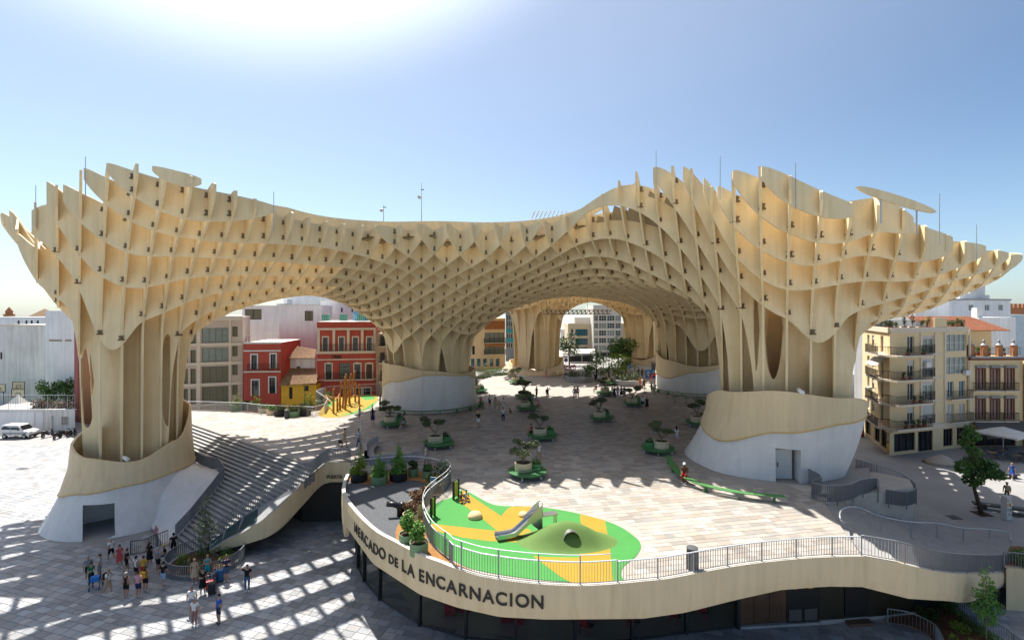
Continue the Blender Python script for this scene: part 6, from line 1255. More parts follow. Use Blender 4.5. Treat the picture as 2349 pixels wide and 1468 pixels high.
def van():
    p = gp(46, 1003, ZL); th = thing('white_van', 'small white van parked by the yard wall', 'van', p, R(0)); VW = mat('white_car_paint', (.68, .68, .68), .25, var=0, spec=.6); TY = mat('tyre_rubber', (.015, .015, .015), .8, var=0)
    side = [(-2.05, .35), (-2.08, .9), (-1.98, 1.2), (-1.85, 1.78), (-1.6, 1.84), (.35, 1.80), (.55, 1.72), (1.05, 1.12), (1.75, 1.0), (2.0, .8), (2.05, .38)]; m = MB(); n = len(side)
    vs = [(x, s_ * (.80 if z < 1.25 else .72), z) for s_ in (-1, 1) for x, z in side]; m.add(vs, [tuple(range(n)), tuple(range(n, 2 * n))[::-1]] + [(i, n + i, n + (i + 1) % n, (i + 1) % n) for i in range(n)]); b = m.build('body', VW, th, 30); bv = b.modifiers.new('bevel', 'BEVEL'); bv.width = .06; bv.segments = 2; bv.limit_method = 'ANGLE'
    for s_ in (-1, 1):
        for nm, q in (('side_window', [(-1.75, 1.22), (-.62, 1.22), (-.62, 1.66), (-1.68, 1.66)]), ('side_window', [(-.5, 1.22), (.72, 1.2), (.42, 1.64), (-.5, 1.66)])): y = s_ * .77; MB().add([(x, y + (-s_ * .04 if z > 1.4 else s_ * .035), z) for x, z in q], [(0, 1, 2, 3)] if s_ < 0 else [(3, 2, 1, 0)]).build(nm, DARK, th)
        MB().box((0, s_ * .82, .72), (3.2, .03, .1)).build('side_strip', BLACK, th); MB().box((-.52, s_ * .805, 1.0), (.02, .012, 1.2)).build('door_seam', FRD, th); MB().box((.62, s_ * .9, 1.22), (.1, .16, .16)).build('mirror', BLACK, th)
        for x in (-1.3, 1.32): w = MB().tube([(x, s_ * .62, .31), (x, s_ * .84, .31)], .31, 18).build('wheel', TY, th); MB().tube([(x, s_ * .83, .31), (x, s_ * .86, .31)], .18, 12).build('hubcap', GREYM, w)
        MB().box((1.97, s_ * .55, .82), (.12, .34, .2)).build('headlight', mat('lamp_glass', (.5, .5, .52), .1, var=0), th); MB().box((-2.06, s_ * .66, 1.0), (.06, .14, .36)).build('tail_light', mat('tail_red', (.3, .01, .01), .3, var=0), th)
    MB().add([(.6, -.64, 1.69), (.6, .64, 1.69), (1.06, .72, 1.15), (1.06, -.72, 1.15)], [(3, 2, 1, 0)]).build('windscreen', DARK, th).location = (.03, 0, .02)
    for x in (-2.06, 2.03): MB().box((x, 0, .42), (.14, 1.6, .24)).build('bumper', BLACK, th)
van()
def scooter(label, px, py, rz):
    th = thing('scooter', label, 'scooter', gp(px, py, ZL), rz, 'scooters parked by the yard wall'); BK = mat('black_scooter_paint', (.02, .02, .022), .3, var=0)
    for x in (-.6, .62): w = MB().tube([(x, -.06, .24), (x, .06, .24)], .24, 14).build('wheel', MATS['tyre_rubber'], th); MB().tube([(x, -.07, .24), (x, .07, .24)], .12, 10).build('rim', GREYM, w)
    MB().tube([(-.75, 0, .55), (-.5, 0, .62), (-.1, 0, .5), (.15, 0, .3)], [.1, .17, .17, .1], 8).build('body', BK, th, True); MB().box((.2, 0, .3), (.5, .3, .06)).build('footboard', BK, th); MB().tube([(.62, 0, .3), (.5, 0, .7), (.42, 0, 1.0)], [.1, .13, .06], 8).build('front_shield', BK, th, True)
    MB().tube([(-.75, 0, .76), (-.4, 0, .8), (-.02, 0, .74)], [.09, .13, .1], 8).build('saddle', BLACK, th, True); MB().tube([(.4, -.33, 1.02), (.42, 0, 1.0), (.4, .33, 1.02)], .025, 6).build('handlebar', BLACK, th); MB().box((.56, 0, .9), (.05, .14, .1)).build('headlight', MATS['lamp_glass'], th); MB().box((-.78, 0, .5), (.03, .14, .1)).build('tail_light', MATS['tail_red'], th)
for i, (x, y, r, lb) in enumerate(((110, 1002, 1.35, 'black scooter parked farthest from the left trunk'), (132, 1006, 1.75, 'black scooter second from the left in the row by the yard wall'), (149, 1001, 1.2, 'black scooter left of the one touching the column base'), (164, 1000, 1.6, 'black scooter half hidden by the left column base'))): scooter(lb, x, y, r)
th = thing('manhole_cover', 'dark drain cover on the sunlit ground left of the column base', 'drain cover', gp(50, 1075, ZL)); MB().box((0, 0, .006), (1.0, .6, .02)).build('cover_plate', FRD, th)
# ------------------------------------------------------------------ right street square
def umbrella(label, p, w=3.2, h=2.6):
    th = thing('cafe_umbrella', label, 'umbrella', p, R(25)); a = w / 2; MB().add([(-a, -a, h), (a, -a, h), (a, a, h), (-a, a, h), (0, 0, h + .75), (-a, -a, h - .2), (a, -a, h - .2), (a, a, h - .2), (-a, a, h - .2)], [(0, 1, 4), (1, 2, 4), (2, 3, 4), (3, 0, 4), (5, 6, 1, 0), (6, 7, 2, 1), (7, 8, 3, 2), (8, 5, 0, 3)]).build('canopy', SHW, th); MB().tube([(0, 0, 0), (0, 0, h + .7)], .035, 6).build('pole', GREYM, th); MB().box((0, 0, .05), (.7, .7, .1)).build('base', CONC_D, th)
    m = MB(); [m.tube([(0, 0, h + .66), (x, y, h - .02)], .02, 4) for x in (-a, a) for y in (-a, a)]; m.build('ribs', GREYM, th)
umbrella('white square umbrella over the café tables under the awning', Vector((57.8, 59.0, ZL)), 4.0, 2.75)
TT = mat('wooden_table_top', (.32, .19, .09), .6, var=.1); CHG = mat('grey_blue_chair', (.09, .11, .14), .5, var=.05); i = 0
for (dx, dy) in ((-2.2, -.5), (-.4, -1.6), (1.6, -.6), (0, .6), (3, -1.8)):
    i += 1; t = table_set('wooden café table %s' % ('left under the white umbrella', 'in front of the umbrella pole', 'right under the white umbrella', 'behind the umbrella pole', 'rightmost outside the umbrella')[i - 1], Vector((57.8 + dx, 58.6 + dy, ZL)), 0, m=TT, group='café tables by the awning', rr=.45)
    for k, a in enumerate((.4, 2.0, 3.6, 5.2)): chair('grey café chair, %s of the wooden table %s' % (('back right', 'back left', 'front left', 'front right')[k], ('left under the white umbrella', 'in front of the umbrella pole', 'right under the white umbrella', 'behind the umbrella pole', 'outside the umbrella')[i - 1]), Vector((57.8 + dx + .75 * math.cos(a), 58.6 + dy + .75 * math.sin(a), ZL)), a - math.pi / 2, CHG, 'café chairs by the awning')
p = gp(2308, 1190, ZL); th = thing('info_pillar', 'pale square pillar covered with stickers and small prints', 'pillar', p, R(20)); MB().box((0, 0, .95), (.62, .42, 1.9)).build('pillar_body', mat('pillar_white', (.55, .53, .5), .7, var=.15, scale=5), th)
[MB().box((x, -.215, z), (.2, .012, .22)).build('sticker', m_, th) for x, z, m_ in ((-.17, 1.6, MATS['warning_orange']), (.12, 1.55, SHW), (-.15, 1.25, MATS['warning_orange']), (.14, 1.2, ORG), (-.16, .85, CONC_D), (.13, .8, SHUT), (0, .45, BROWNW))]
def slab_bench(label, p, L_, rz): th = thing('stone_bench', label, 'bench', p, rz, 'dark slab benches on the right street square'); MB().box((0, 0, .38), (L_, .7, .14)).build('seat', mat('dark_slab', (.05, .05, .05), .6, var=.1), th); [MB().box((x, 0, .15), (.35, .55, .31)).build('support', MATS['dark_slab'], th) for x in (-L_ * .35, L_ * .35)]
slab_bench('dark slab bench behind the backpacker near the right edge', Vector((42.2, 42.6, ZL)), 4.6, R(-28)); slab_bench('grey slab bench in front of the café tables', Vector((50.5, 51.5, ZL)), 2.6, R(-5))
th = thing('sand_heap', 'pale heap of sand on the street by the yellow apartments', 'sand heap', gp(2160, 1062, ZL)); m = MB(); m.lathe([(1.5, 0), (1.1, .3), (.5, .75), (.05, .95)], n=20, sx=1.25); m.build('heap', mat('pale_sand', (.36, .32, .27), .95, var=.1, bump=.4), th, True)
th = thing('manhole_cover', 'dark square drain cover near the street tree', 'drain cover', gp(2183, 1186, ZL)); MB().box((0, 0, .006), (1.2, .8, .02)).build('cover_plate', FRD, th)
th = thing('manhole_cover', 'dark square drain cover beside the stickered pillar', 'drain cover', gp(2337, 1183, ZL)); MB().box((0, 0, .006), (1.0, .7, .02)).build('cover_plate', FRD, th)
th = thing('magazine_stand', 'red postcard stand at the corner of the yellow apartments', 'display stand', gp(1972, 1000, ZL)); MB().box((0, 0, .9), (.9, .5, 1.8)).build('rack', mat('red_rack', (.3, .03, .04), .6, var=.4, scale=6), th); MB().box((.2, -.27, 1.2), (.4, .04, .8)).build('cards', SHW, th)
# roof terrace plants on the right
pts = [PC.lerp(PR, t) + Vector((.3, .6, ZT + .05)) for t in (.02, .1, .2, .3, .42, .5, .78, .84, .9, .96)] + [PL.lerp(PC, t) + Vector((.8, 0, ZT + .05)) for t in (.3, .5, .7, .85)]
for k, p in enumerate(pts): potted('roof terrace pot plant %s' % ('at the corner railing', 'second from the corner railing', 'left of the tall spike', 'with the reddish bush', 'before the roof pier', 'with bright lemon leaves at the roof pier', 'right of the roof pier', 'in a low pot right of the pier', 'with golden foliage', 'at the end of the roof railing', 'farthest on the side railing', 'third on the side railing', 'second on the side railing', 'nearest the corner on the side railing')[k], p, .3, .4, POTR, 'leafy', (.9, .7, 1.3, 1.6, .8, 1.2, .6, .7, 1.2, .8, .9, .8, .9, .7)[k], (LG, LB, LD, LF_, LG, LY, LG, LG, LY, LG, LG, LB, LG, LF_)[k], 200 + k, group='pot plants on the apartment roof', n=160)
for k, (x, zf) in enumerate(((2050, 2), (2066, 2), (2095, 3), (2060, 3), (2075, 1), (2090, 1), (2056, 0), (2072, 0), (2085, 0), (2098, 0))): a = onl(Vector((44.6, 59.2, 0)), Vector((57.3, 63.2, 0)), x); d = (PR - PC).normalized(); n = Vector((d.y, -d.x, 0)); potted('balcony pot plant on the yellow apartments, %s' % ('third floor by the awning', 'third floor right of the awning', 'top floor by the door', 'top floor left', 'second floor left', 'second floor by the door', 'first floor corner', 'first floor second from the corner', 'first floor third from the corner', 'first floor by the pilaster')[k], PC + d * a + n * 1.1 + Vector((0, 0, FLR[zf])), .22, .3, POTR, 'leafy', .6, (LG, LD, LB)[k % 3], 230 + k, group='pot plants on the apartment balconies', n=110)
for k, x in enumerate((2250, 2262, 2268, 2280, 2312)): q = Vector((57.6, 63.3, 0)).lerp(Vector((64.8, 63.6, 0)), (x - 2228) / 110) + Vector((0, .9, 6.35)); potted('terrace pot plant on the town house, %s' % ('round topiary at the left pier', 'low bush by the left pier', 'bright bush mid terrace', 'tall bush behind the second pier', 'bush by the third pier')[k], q, .3, .4, POTR, 'leafy', (1.3, .8, .9, .9, .7)[k], (LD, LB, LY, LB, LG)[k], 250 + k, group='pot plants on the town house terrace', n=150)
# ------------------------------------------------------------------ far square life
RC_ = mat('red_plastic_chair', (.32, .02, .03), .5, var=.1)
for k in range(14): chair('red café chair on the far terrace left of the ring planter', gp(1276 + (k % 7) * 7 + rnd.uniform(-2, 2), 847 + (k // 7) * 5 + rnd.uniform(-1, 1)), rnd.random() * 6, RC_, 'red café chairs on the far terrace')
umbrella('closed pale awning umbrella at the far terrace café', gp(1284, 845), 3.0, 2.5); umbrella('second far café umbrella beside the far column', gp(1292, 839), 3.2, 2.9)
th = thing('market_tent', 'white roofed market tent on the far street', 'tent', gp(1333, 831)); MB().add([(-3.4, -1.5, 2.2), (3.4, -1.5, 2.2), (3.4, 1.5, 2.2), (-3.4, 1.5, 2.2), (-3.2, 0, 3.2), (3.2, 0, 3.2)], [(0, 1, 5, 4), (2, 3, 4, 5), (0, 4, 3), (1, 2, 5)]).build('tent_roof', SHW, th); [MB().tube([(x, y, 0), (x, y, 2.2)], .06, 5).build('tent_pole', FRW, th) for x in (-3.3, 0, 3.3) for y in (-1.4, 1.4)]; MB().box((0, .6, .8), (5.8, .8, 1.4)).build('stall_table', BLACK, th)
th = thing('kiosk', 'blue and black kiosk beside the farthest column', 'kiosk', gp(1533, 864)); MB().box((0, 0, 1.3), (5.6, 2.2, 2.6)).build('kiosk_body', DKM, th); MB().box((0, -.2, 2.68), (6.2, 2.8, .14)).build('kiosk_roof', BROWNW, th); m = MB(); m.box((-1, -1.12, .75), (3.2, .05, 1.1)); m.build('blue_panel', mat('bright_blue_panel', (.02, .18, .5), .5, var=.1), th); MB().box((1.2, -1.13, 1.8), (1.2, .04, .9)).build('green_poster', mat('green_print', (.1, .4, .05), .5, var=.3, scale=3), th)
for x, lb in ((1487, 'blue letter block nearest the walkers at the kiosk'), (1498, 'second blue letter block at the kiosk')): th = thing('blue_block', lb, 'letter block', gp(x, 867)); MB().box((0, 0, .75), (.95, .4, 1.5)).build('block', MATS['bright_blue_panel'], th); letter(th, 'S' if x == 1487 else 'I', th.location + Vector((0, -.2, .8)), Vector((0, -1, 0)), 1.0, SHW)
def sign_disc(px, py): th = thing('road_sign', 'round blue road sign beside the farthest column' if px > 1400 else 'round blue road sign at the far café terrace', 'road sign', gp(px, py)); MB().tube([(0, 0, 0), (0, 0, 2.4)], .04, 6).build('pole', GREYM, th); MB().tube([(0, -.05, 2.3), (0, -.08, 2.3)], .4, 18).build('sign_disc', mat('road_sign_blue', (.03, .12, .42), .5, var=0), th); MB().box((0, -.09, 2.3), (.1, .01, .45)).build('arrow', SHW, th)
sign_disc(1442, 872); sign_disc(1298, 852)
def bike(label, px, py, rz):
    th = thing('bicycle', label, 'bicycle', gp(px, py), rz, 'bicycles parked by the far column'); m = MB(); [m.tube([(x + .33 * math.cos(t), 0, .34 + .33 * math.sin(t)) for t in np.linspace(0, 6.28, 17)[:-1]], .025, 4, closed=True).build('wheel', BLACK, th) if 0 else None for x in ()]
    for x in (-.52, .52): MB().tube([(x + .33 * math.cos(t), 0, .34 + .33 * math.sin(t)) for t in np.linspace(0, 6.28, 17)[:-1]], .025, 4, closed=True).build('wheel', BLACK, th)
    m = MB(); [m.tube(q, .025, 5) for q in ([(-.52, 0, .34), (-.15, 0, .85), (.4, 0, .85), (.52, 0, .34)], [(-.15, 0, .85), (0, 0, .34), (.4, 0, .85)], [(-.52, 0, .34), (0, 0, .34)])]; m.build('frame', FRD, th); MB().box((-.18, 0, .95), (.24, .12, .06)).build('saddle', BLACK, th); MB().tube([(.4, -.25, 1.0), (.4, .25, 1.0)], .02, 5).build('handlebar', BLACK, th)
bike('bicycle nearest the far column foot', 1270, 866, .4); bike('bicycle beside the square bin', 1285, 867, .8)
th = thing('parked_car', 'small white car parked beyond the hedge near the far column', 'car', gp(1164, 852, -1.0)); m = MB(); sd_ = [(-2, .3), (-2.05, .8), (-1.5, .95), (-.9, 1.42), (.6, 1.42), (1.2, .95), (2, .8), (2.05, .3)]; n = len(sd_); m.add([(x, s_ * .82, z) for s_ in (-1, 1) for x, z in sd_], [tuple(range(n)), tuple(range(n, 2 * n))[::-1]] + [(i, n + i, n + (i + 1) % n, (i + 1) % n) for i in range(n)]); m.build('body', MATS['white_car_paint'], th); [MB().tube([(x, s_ * .7, .3), (x, s_ * .86, .3)], .3, 14).build('wheel', MATS['tyre_rubber'], th) for x in (-1.25, 1.25) for s_ in (-1, 1)]; [MB().add([(-.85, s_ * .83, .98), (.95, s_ * .83, .98), (.55, s_ * .83, 1.36), (-.75, s_ * .83, 1.36)], [(0, 1, 2, 3)]).build('side_window', DARK, th) for s_ in (-1, 1)]
# truss hung below the far canopy
th = thing('lighting_truss', 'dark lattice truss hanging under the far arch', 'truss', qp(1324, 716, 86)); A, B = qp(1246, 716, 86), qp(1402, 716, 86); m = MB(); 
for dy, dz in ((-.35, .35), (.35, .35), (-.35, -.35), (.35, -.35)): W2(th, MB().tube([A + Vector((0, dy, dz)), B + Vector((0, dy, dz))], .06, 5), 'chord', STEEL)
n = 16; m = MB()
for k in range(n): a, b = A.lerp(B, k / n), A.lerp(B, (k + 1) / n); [m.tube([a + Vector((0, y, -.35)), b + Vector((0, y, .35))], .045, 4) for y in (-.35, .35)]; [m.tube([a + Vector((0, y, .35)), a + Vector((0, y, -.35))], .045, 4) for y in (-.35, .35)]
W2(th, m, 'truss_web', STEEL); [W2(th, MB().tube([A.lerp(B, t), A.lerp(B, t) + Vector((0, 0, 4))], .03, 4), 'hanger', STEEL) for t in (.05, .35, .65, .95)]
# masts and rods on the canopy top
def rod(px, py0, py1, d, lb, kind=0):
    p = qp(px, py1, d); h = (py1 - py0) / F * d; th = thing('mast' if kind else 'lightning_rod', lb, 'mast' if kind else 'lightning rod', p); MB().tube([(0, 0, -.5 if kind else -2.0), (0, 0, h)], [.045 if kind else .03, .02], 6).build('rod', GREYM, th)
    if kind: MB().tube([(-.1, 0, h * .55), (-.35, 0, h * .6)], [.18, .12], 8).build('antenna', GREYM, th); MB().box((.1, 0, h * .8), (.3, .05, .08)).build('wind_vane', FRD, th)
rod(967, 420, 497, 50, 'tall weather mast on the middle of the canopy', 1); rod(880, 470, 500, 50, 'short camera mast on the canopy left of the tall one', 1)
for i, (x, a, b, d, w) in enumerate(((196, 360, 385, 33.5, 'at the left end of the left canopy'), (82, 425, 462, 38, 'on the far left rim'), (628, 440, 470, 36, 'above the dip right of the left canopy'), (1505, 345, 372, 37, 'at the left shoulder of the right canopy'), (1652, 360, 385, 31.5, 'at the crest of the right canopy'), (1825, 374, 398, 28, 'right of the crest of the right canopy'), (2155, 444, 490, 32, 'bent near the right end'), (2240, 515, 535, 35, 'on the right rim'))): rod(x, a, b, d, 'thin lightning rod %s' % w)
th = thing('walkway_hoops', 'pale hooped walkway cage on the canopy top right of the middle', 'walkway cage', qp(1262, 496, 46)); q = th.location
for k in range(9): x = (k - 4) * .36; MB().tube([(x - .3, .6, -.3), (x, .5, .35), (x + .1, 0, .45), (x, -.5, .35), (x - .3, -.6, -.3)], .035, 5).build('hoop', SHW, th)
th = thing('roof_flap', 'slim flat plate propped above the right end of the canopy', 'roof plate', qp(2055, 458, 31.5)); A = qp(1964, 430, 28.0) - th.location; B = qp(2147, 487, 29.0) - th.location; ax = (B - A); nn = 24; m = MB(); U_ = Vector((0, 0, 1)); W_ = Vector((.25, .97, 0)) * .08
top_ = []; bt_ = []
for k in range(nn + 1): t = k / nn; w = .26 * math.sqrt(max(0, 1 - (2 * t - 1) ** 2)) + .01; top_.append(A + ax * t + U_ * w); bt_.append(A + ax * t - U_ * w)
m.band([p - W_ for p in top_], [p - W_ for p in bt_]); m.band([p + W_ for p in bt_], [p + W_ for p in top_]); m.band([p + W_ for p in top_], [p - W_ for p in top_]); m.band([p - W_ for p in bt_], [p + W_ for p in bt_]); m.build('plate', CREAM, th); [MB().tube([A + ax * t - U_ * .2, A + ax * t - U_ * 1.6], .05, 5).build('prop', GREYM, th) for t in (.3, .75)]
# interior of the hall: crates and tables
for k, (x, y, h) in enumerate(((-3.2, 28.8, 3), (-2.7, 28.5, 2), (-.3, 27.6, 4), (.35, 27.4, 3), (-3.5, 28.2, 4))):
    for j in range(h): th = thing('red_crate', 'red crate, %s up, in the %s stack behind the shop glass' % (('lowest', 'second', 'third', 'fourth')[j], ('tallest left', 'short left', 'tallest right', 'lower right', 'foremost left')[k]), 'crate', (x, y, ZL + .02 + j * .31), rnd.uniform(-.1, .1), 'red crates behind the shop glass'); m = MB(); m.box((0, 0, .02), (.56, .4, .03)); [m.box(c, s_) for c, s_ in (((0, -.19, .15), (.56, .03, .28)), ((0, .19, .15), (.56, .03, .28)), ((-.27, 0, .15), (.03, .36, .28)), ((.27, 0, .15), (.03, .36, .28)))]; m.build('crate_shell', RC_, th); MB().box((0, -.21, .2), (.3, .02, .06)).build('grip', mat('crate_dark', (.12, .01, .01), .6, var=0), th)
for k, (x, y) in enumerate(((4.2, 27.2), (6.8, 27.6), (9.2, 28), (10.9, 28.4))):
    table_set('dark bar table behind the shop glass, %s' % ('nearest the counter', 'second from the counter', 'third from the counter', 'by the brown panels')[k], Vector((x, y, ZL + .02)), 0, m=FRD, group='tables behind the shop glass', rr=.5)
    for qa, a in enumerate((.8, 2.4, 4.2)): chair('red chair at the %s of the dark table %s' % (('right back', 'left back', 'front')[qa], ('nearest the counter', 'second from the counter', 'third from the counter', 'by the brown panels')[k]), Vector((x + .75 * math.cos(a), y + .75 * math.sin(a), ZL + .02)), a - math.pi / 2, RC_, 'red chairs behind the shop glass')
# ------------------------------------------------------------------ people
SKIN = mat('skin_tone', (.42, .24, .16), .6, var=.04); SKIND = mat('dark_skin_tone', (.09, .045, .028), .6, var=.04); EYE = mat('eye_dark', (.02, .015, .012), .4, var=0)
CLR = dict(white=(.68, .68, .67), black=(.015, .015, .017), navy=(.02, .03, .08), grey=(.22, .24, .27), lgrey=(.42, .44, .46), blue=(.03, .10, .38), lblue=(.28, .42, .58), red=(.48, .025, .03), coral=(.60, .10, .11), pink=(.58, .28, .34), green=(.02, .20, .09), beige=(.42, .33, .22), khaki=(.36, .29, .17), denim=(.06, .11, .20), brown=(.12, .06, .03), yellow=(.60, .36, .03), teal=(.02, .28, .32), pattern=(.32, .16, .14), orange=(.60, .17, .03), cgreen=(.05, .42, .12), straw=(.55, .38, .16))
HAIRC = dict(brown=(.06, .03, .015), black=(.01, .009, .008), blond=(.38, .24, .10), grey=(.33, .32, .31))
def cl(n): return mat('cloth_' + n, CLR[n], .85, var=.10, scale=6, spec=.15)
def hr(n): return mat('hair_' + n, HAIRC[n], .7, var=.15, scale=20, spec=.3)
def person(label, p, yaw, pose='stand', shirt='white', bottom='black', legs='short', hair='brown', shoe='white', s=1.0, sleeve='short', dress=None, arm='down', long_hair=False, hat=None, pack=None, skin=None, seat=.45, z=None, female=False):
    th = thing('person', label, 'person', p, yaw); sk = skin or SKIN; sw = .165 if female else .19; hw = .10 if female else .095
    b = []                                             # (name, point, parent, radius)
    def J(n, x, y, zz, par, r): b.append((n, Vector((x, y, zz)), par, r * (1.14 if n not in ('head', 'crown', 'neck') else 1.04)))
    dz = 0 if pose != 'sit' else seat + .10 - .93
    J('pelvis', 0, 0, .94 + dz, None, .125); lean = -.03 if pose == 'walk' else (-.10 if pose == 'sit' and arm != 'down' else 0)
    J('waist', 0, lean * .4, 1.08 + dz, 'pelvis', .105 if female else .12); J('chest', 0, lean, 1.30 + dz, 'waist', .125 if female else .14); J('neck', 0, lean * 1.2, 1.46 + dz, 'chest', .05); J('head', 0, lean * 1.3 - .015, 1.56 + dz, 'neck', .083); J('crown', 0, lean * 1.3 - .005, 1.65 + dz, 'head', .075)
    sg = {'l': 1, 'r': -1}
    for k, q in sg.items():
        sh = 1.40 + dz; J('sh' + k, q * sw, lean, sh, 'chest', .055)
        if arm == 'down' or (arm in ('phone1', 'shade', 'bag') and k == 'l'): sw_ = (.12 * q if pose == 'walk' else 0); J('el' + k, q * (sw + .055), lean + sw_ * .5 + .02, sh - .28, 'sh' + k, .042); J('wr' + k, q * (sw + .06), lean + sw_ - .05, sh - .53, 'el' + k, .028); J('ha' + k, q * (sw + .055), lean + sw_ - .07, sh - .63, 'wr' + k, .032)
        elif arm in ('phone', 'phone1', 'bag'): J('el' + k, q * (sw + .05), lean + .0, sh - .27, 'sh' + k, .042); J('wr' + k, q * .10, lean - .24, sh - .22, 'el' + k, .028); J('ha' + k, q * .05, lean - .30, sh - .18, 'wr' + k, .03)
        elif arm == 'shade': J('el' + k, q * (sw + .20), lean - .08, sh + .10, 'sh' + k, .042); J('wr' + k, q * .16, lean - .12, sh + .22, 'el' + k, .028); J('ha' + k, q * .08, lean - .11, sh + .25, 'wr' + k, .03)
        elif arm == 'fold': J('el' + k, q * (sw + .05), lean - .02, sh - .26, 'sh' + k, .042); J('wr' + k, q * .02, lean - .18, sh - .24, 'el' + k, .03); J('ha' + k, -q * .06, lean - .19, sh - .23, 'wr' + k, .03)
        elif arm == 'lap': J('el' + k, q * (sw + .05), lean - .05, sh - .26, 'sh' + k, .042); J('wr' + k, q * .14, lean - .30, sh - .36, 'el' + k, .028); J('ha' + k, q * .10, lean - .36, sh - .38, 'wr' + k, .03)
    for k, q in sg.items():
        if pose == 'sit': J('hip' + k, q * hw, -.03, .93 + dz, 'pelvis', .09); J('kn' + k, q * .12, -.44, .97 + dz, 'hip' + k, .062); J('an' + k, q * .12, -.46, .09, 'kn' + k, .04); J('toe' + k, q * .13, -.62, .045, 'an' + k, .036)
        else:
            st = (.20 if pose == 'walk' else .02) * q; J('hip' + k, q * hw, 0, .88, 'pelvis', .092); J('kn' + k, q * (hw + .005), -.03 - st * .5, .49, 'hip' + k, .06); J('an' + k, q * (hw + .005), .02 - st + (.05 if pose == 'walk' and q < 0 else 0), .09 + (.03 if pose == 'walk' and q < 0 else 0), 'kn' + k, .038); J('toe' + k, q * (hw + .02), -.14 - st + (.03 if pose == 'walk' and q < 0 else 0), .042, 'an' + k, .036)
    idx = {n: i for i, (n, *_r) in enumerate(b)}
    me = bpy.data.meshes.new('skel'); me.from_pydata([tuple(v) for _, v, _, _ in b], [(idx[n], idx[par]) for n, _, par, _ in b if par], []); o = bpy.data.objects.new('skel', me); COL.objects.link(o)
    md = o.modifiers.new('skin', 'SKIN'); md.use_smooth_shade = True
    for i, (_, _, _, r) in enumerate(b): me.skin_vertices[0].data[i].radius = (r, r * (.78 if b[i][0] in ('pelvis', 'waist', 'chest') else 1))
    me.skin_vertices[0].data[0].use_root = True
    sb = o.modifiers.new('sub', 'SUBSURF'); sb.levels = 1; sb.render_levels = 1
    dg = bpy.context.evaluated_depsgraph_get(); bm = bpy.data.meshes.new_from_object(o.evaluated_get(dg)); bpy.data.objects.remove(o)
    MS = [sk, cl(dress or shirt), cl(dress or bottom), cl(shoe)]; bm.materials.clear(); [bm.materials.append(m) for m in MS]
    seg = [(n, par, b[idx[n]][1], b[idx[par]][1]) for n, _, par, _ in b if par]
    for f in bm.polygons:
        c = f.center; best = (9, None, 0)
        for n, par, e, a in seg:
            d = e - a; t = min(max((c - a).dot(d) / max(d.length_squared, 1e-9), 0), 1); q = (a + d * t - c).length
            if q < best[0]: best = (q, n, t)
        n, t = best[1], best[2]; mi = 0; k = n[:-1]
        if n in ('waist', 'chest', 'shl', 'shr') or (n == 'neck' and t < .25): mi = 1
        elif k == 'el': mi = 1 if sleeve == 'long' or (sleeve == 'short' and t < .6) else 0
        elif k in ('wr',): mi = 1 if sleeve == 'long' else 0
        elif k == 'hip' or n == 'pelvis': mi = 2
        elif k == 'kn': mi = 2 if (legs != 'short' or t < .75) and not (dress and t > .5) else 0
        elif k == 'an': mi = 3 if t > .92 else (2 if legs == 'long' else 0)
        elif k == 'toe': mi = 3
        if n == 'waist' and t < .35 and not dress: mi = 2
        f.material_index = mi; f.use_smooth = True
    body_ = bpy.data.objects.new('body', bm); COL.objects.link(body_); body_.parent = th
    hy, hz = lean * 1.3 - .012, 1.60 + dz
    m = MB(); vs = []                                  # hair cap: upper and back part of the head
    n_, k_ = 14, 6
    for i in range(k_ + 1):
        for j in range(n_):
            az = 2 * math.pi * j / n_; back = (1 + math.sin(az)) / 2; lim = R(62 + 62 * back + (20 if long_hair else 0) * back); el = lim * i / k_; r = .098
            vs.append((r * math.sin(el) * math.cos(az) * .92, hy + .012 + r * math.sin(el) * math.sin(az) * 1.08, hz + .012 + r * 1.12 * math.cos(el)))
    m.add(vs, [(i * n_ + j, (i + 1) * n_ + j, (i + 1) * n_ + (j + 1) % n_, i * n_ + (j + 1) % n_) for i in range(k_) for j in range(n_)])
    if long_hair: m.tube([(0, hy + .07, hz + .02), (0, hy + .10, hz - .10), (0, hy + .10, hz - .26)], [.075, .085, .05], 8)
    m.build('hair', hr(hair), th, True)
    m = MB(); m.tube([(0, hy - .075, hz - .015), (0, hy - .108, hz - .045), (0, hy - .08, hz - .052)], [.010, .016, .012], 6); m.build('nose', sk, th, True)
    m = MB(); [m.box((q * .032, hy - .083, hz - .012), (.022, .014, .012)) for q in (-1, 1)]; m.box((0, hy - .078, hz - .085), (.04, .014, .008)); m.build('face_marks', EYE, th)
    if dress or False: m = MB(); L_ = .44 if pose != 'sit' else .2; m.lathe([(.13, 1.10 + dz), (.17, .94 + dz), (.21, .94 + dz - L_ * .6), (.24, .94 + dz - L_)], (0, 0, 0), 14, cap=(False, False), sy=.8); m.build('skirt', cl(dress), th, True)
    if hat: m = MB(); m.lathe([(.17 if hat == 'straw' else .11, 0), (.105, .01), (.095, .09), (.01, .11)], (0, hy, hz + .05), 14); (m.box((0, hy - .13, hz + .06), (.15, .12, .012)) if hat != 'straw' else None); m.build('hat', cl(hat if hat in CLR else 'white'), th, True)
    if pack: m = MB(); m.box((0, lean + .20, 1.22 + dz), (.30, .17, .42)); o = m.build('backpack', cl(pack), th); bv = o.modifiers.new('bevel', 'BEVEL'); bv.width = .05; bv.segments = 2; s2 = MB(); [s2.tube([(q * .12, lean + .14, 1.40 + dz), (q * .13, lean - .02, 1.46 + dz), (q * .13, lean - .13, 1.30 + dz)], .018, 5) for q in (-1, 1)]; s2.build('strap', cl(pack), th)
    th.scale = (s, s, s); return th
D = math.pi
def lo(x, y): return gp(x, y, ZL)
K = .93
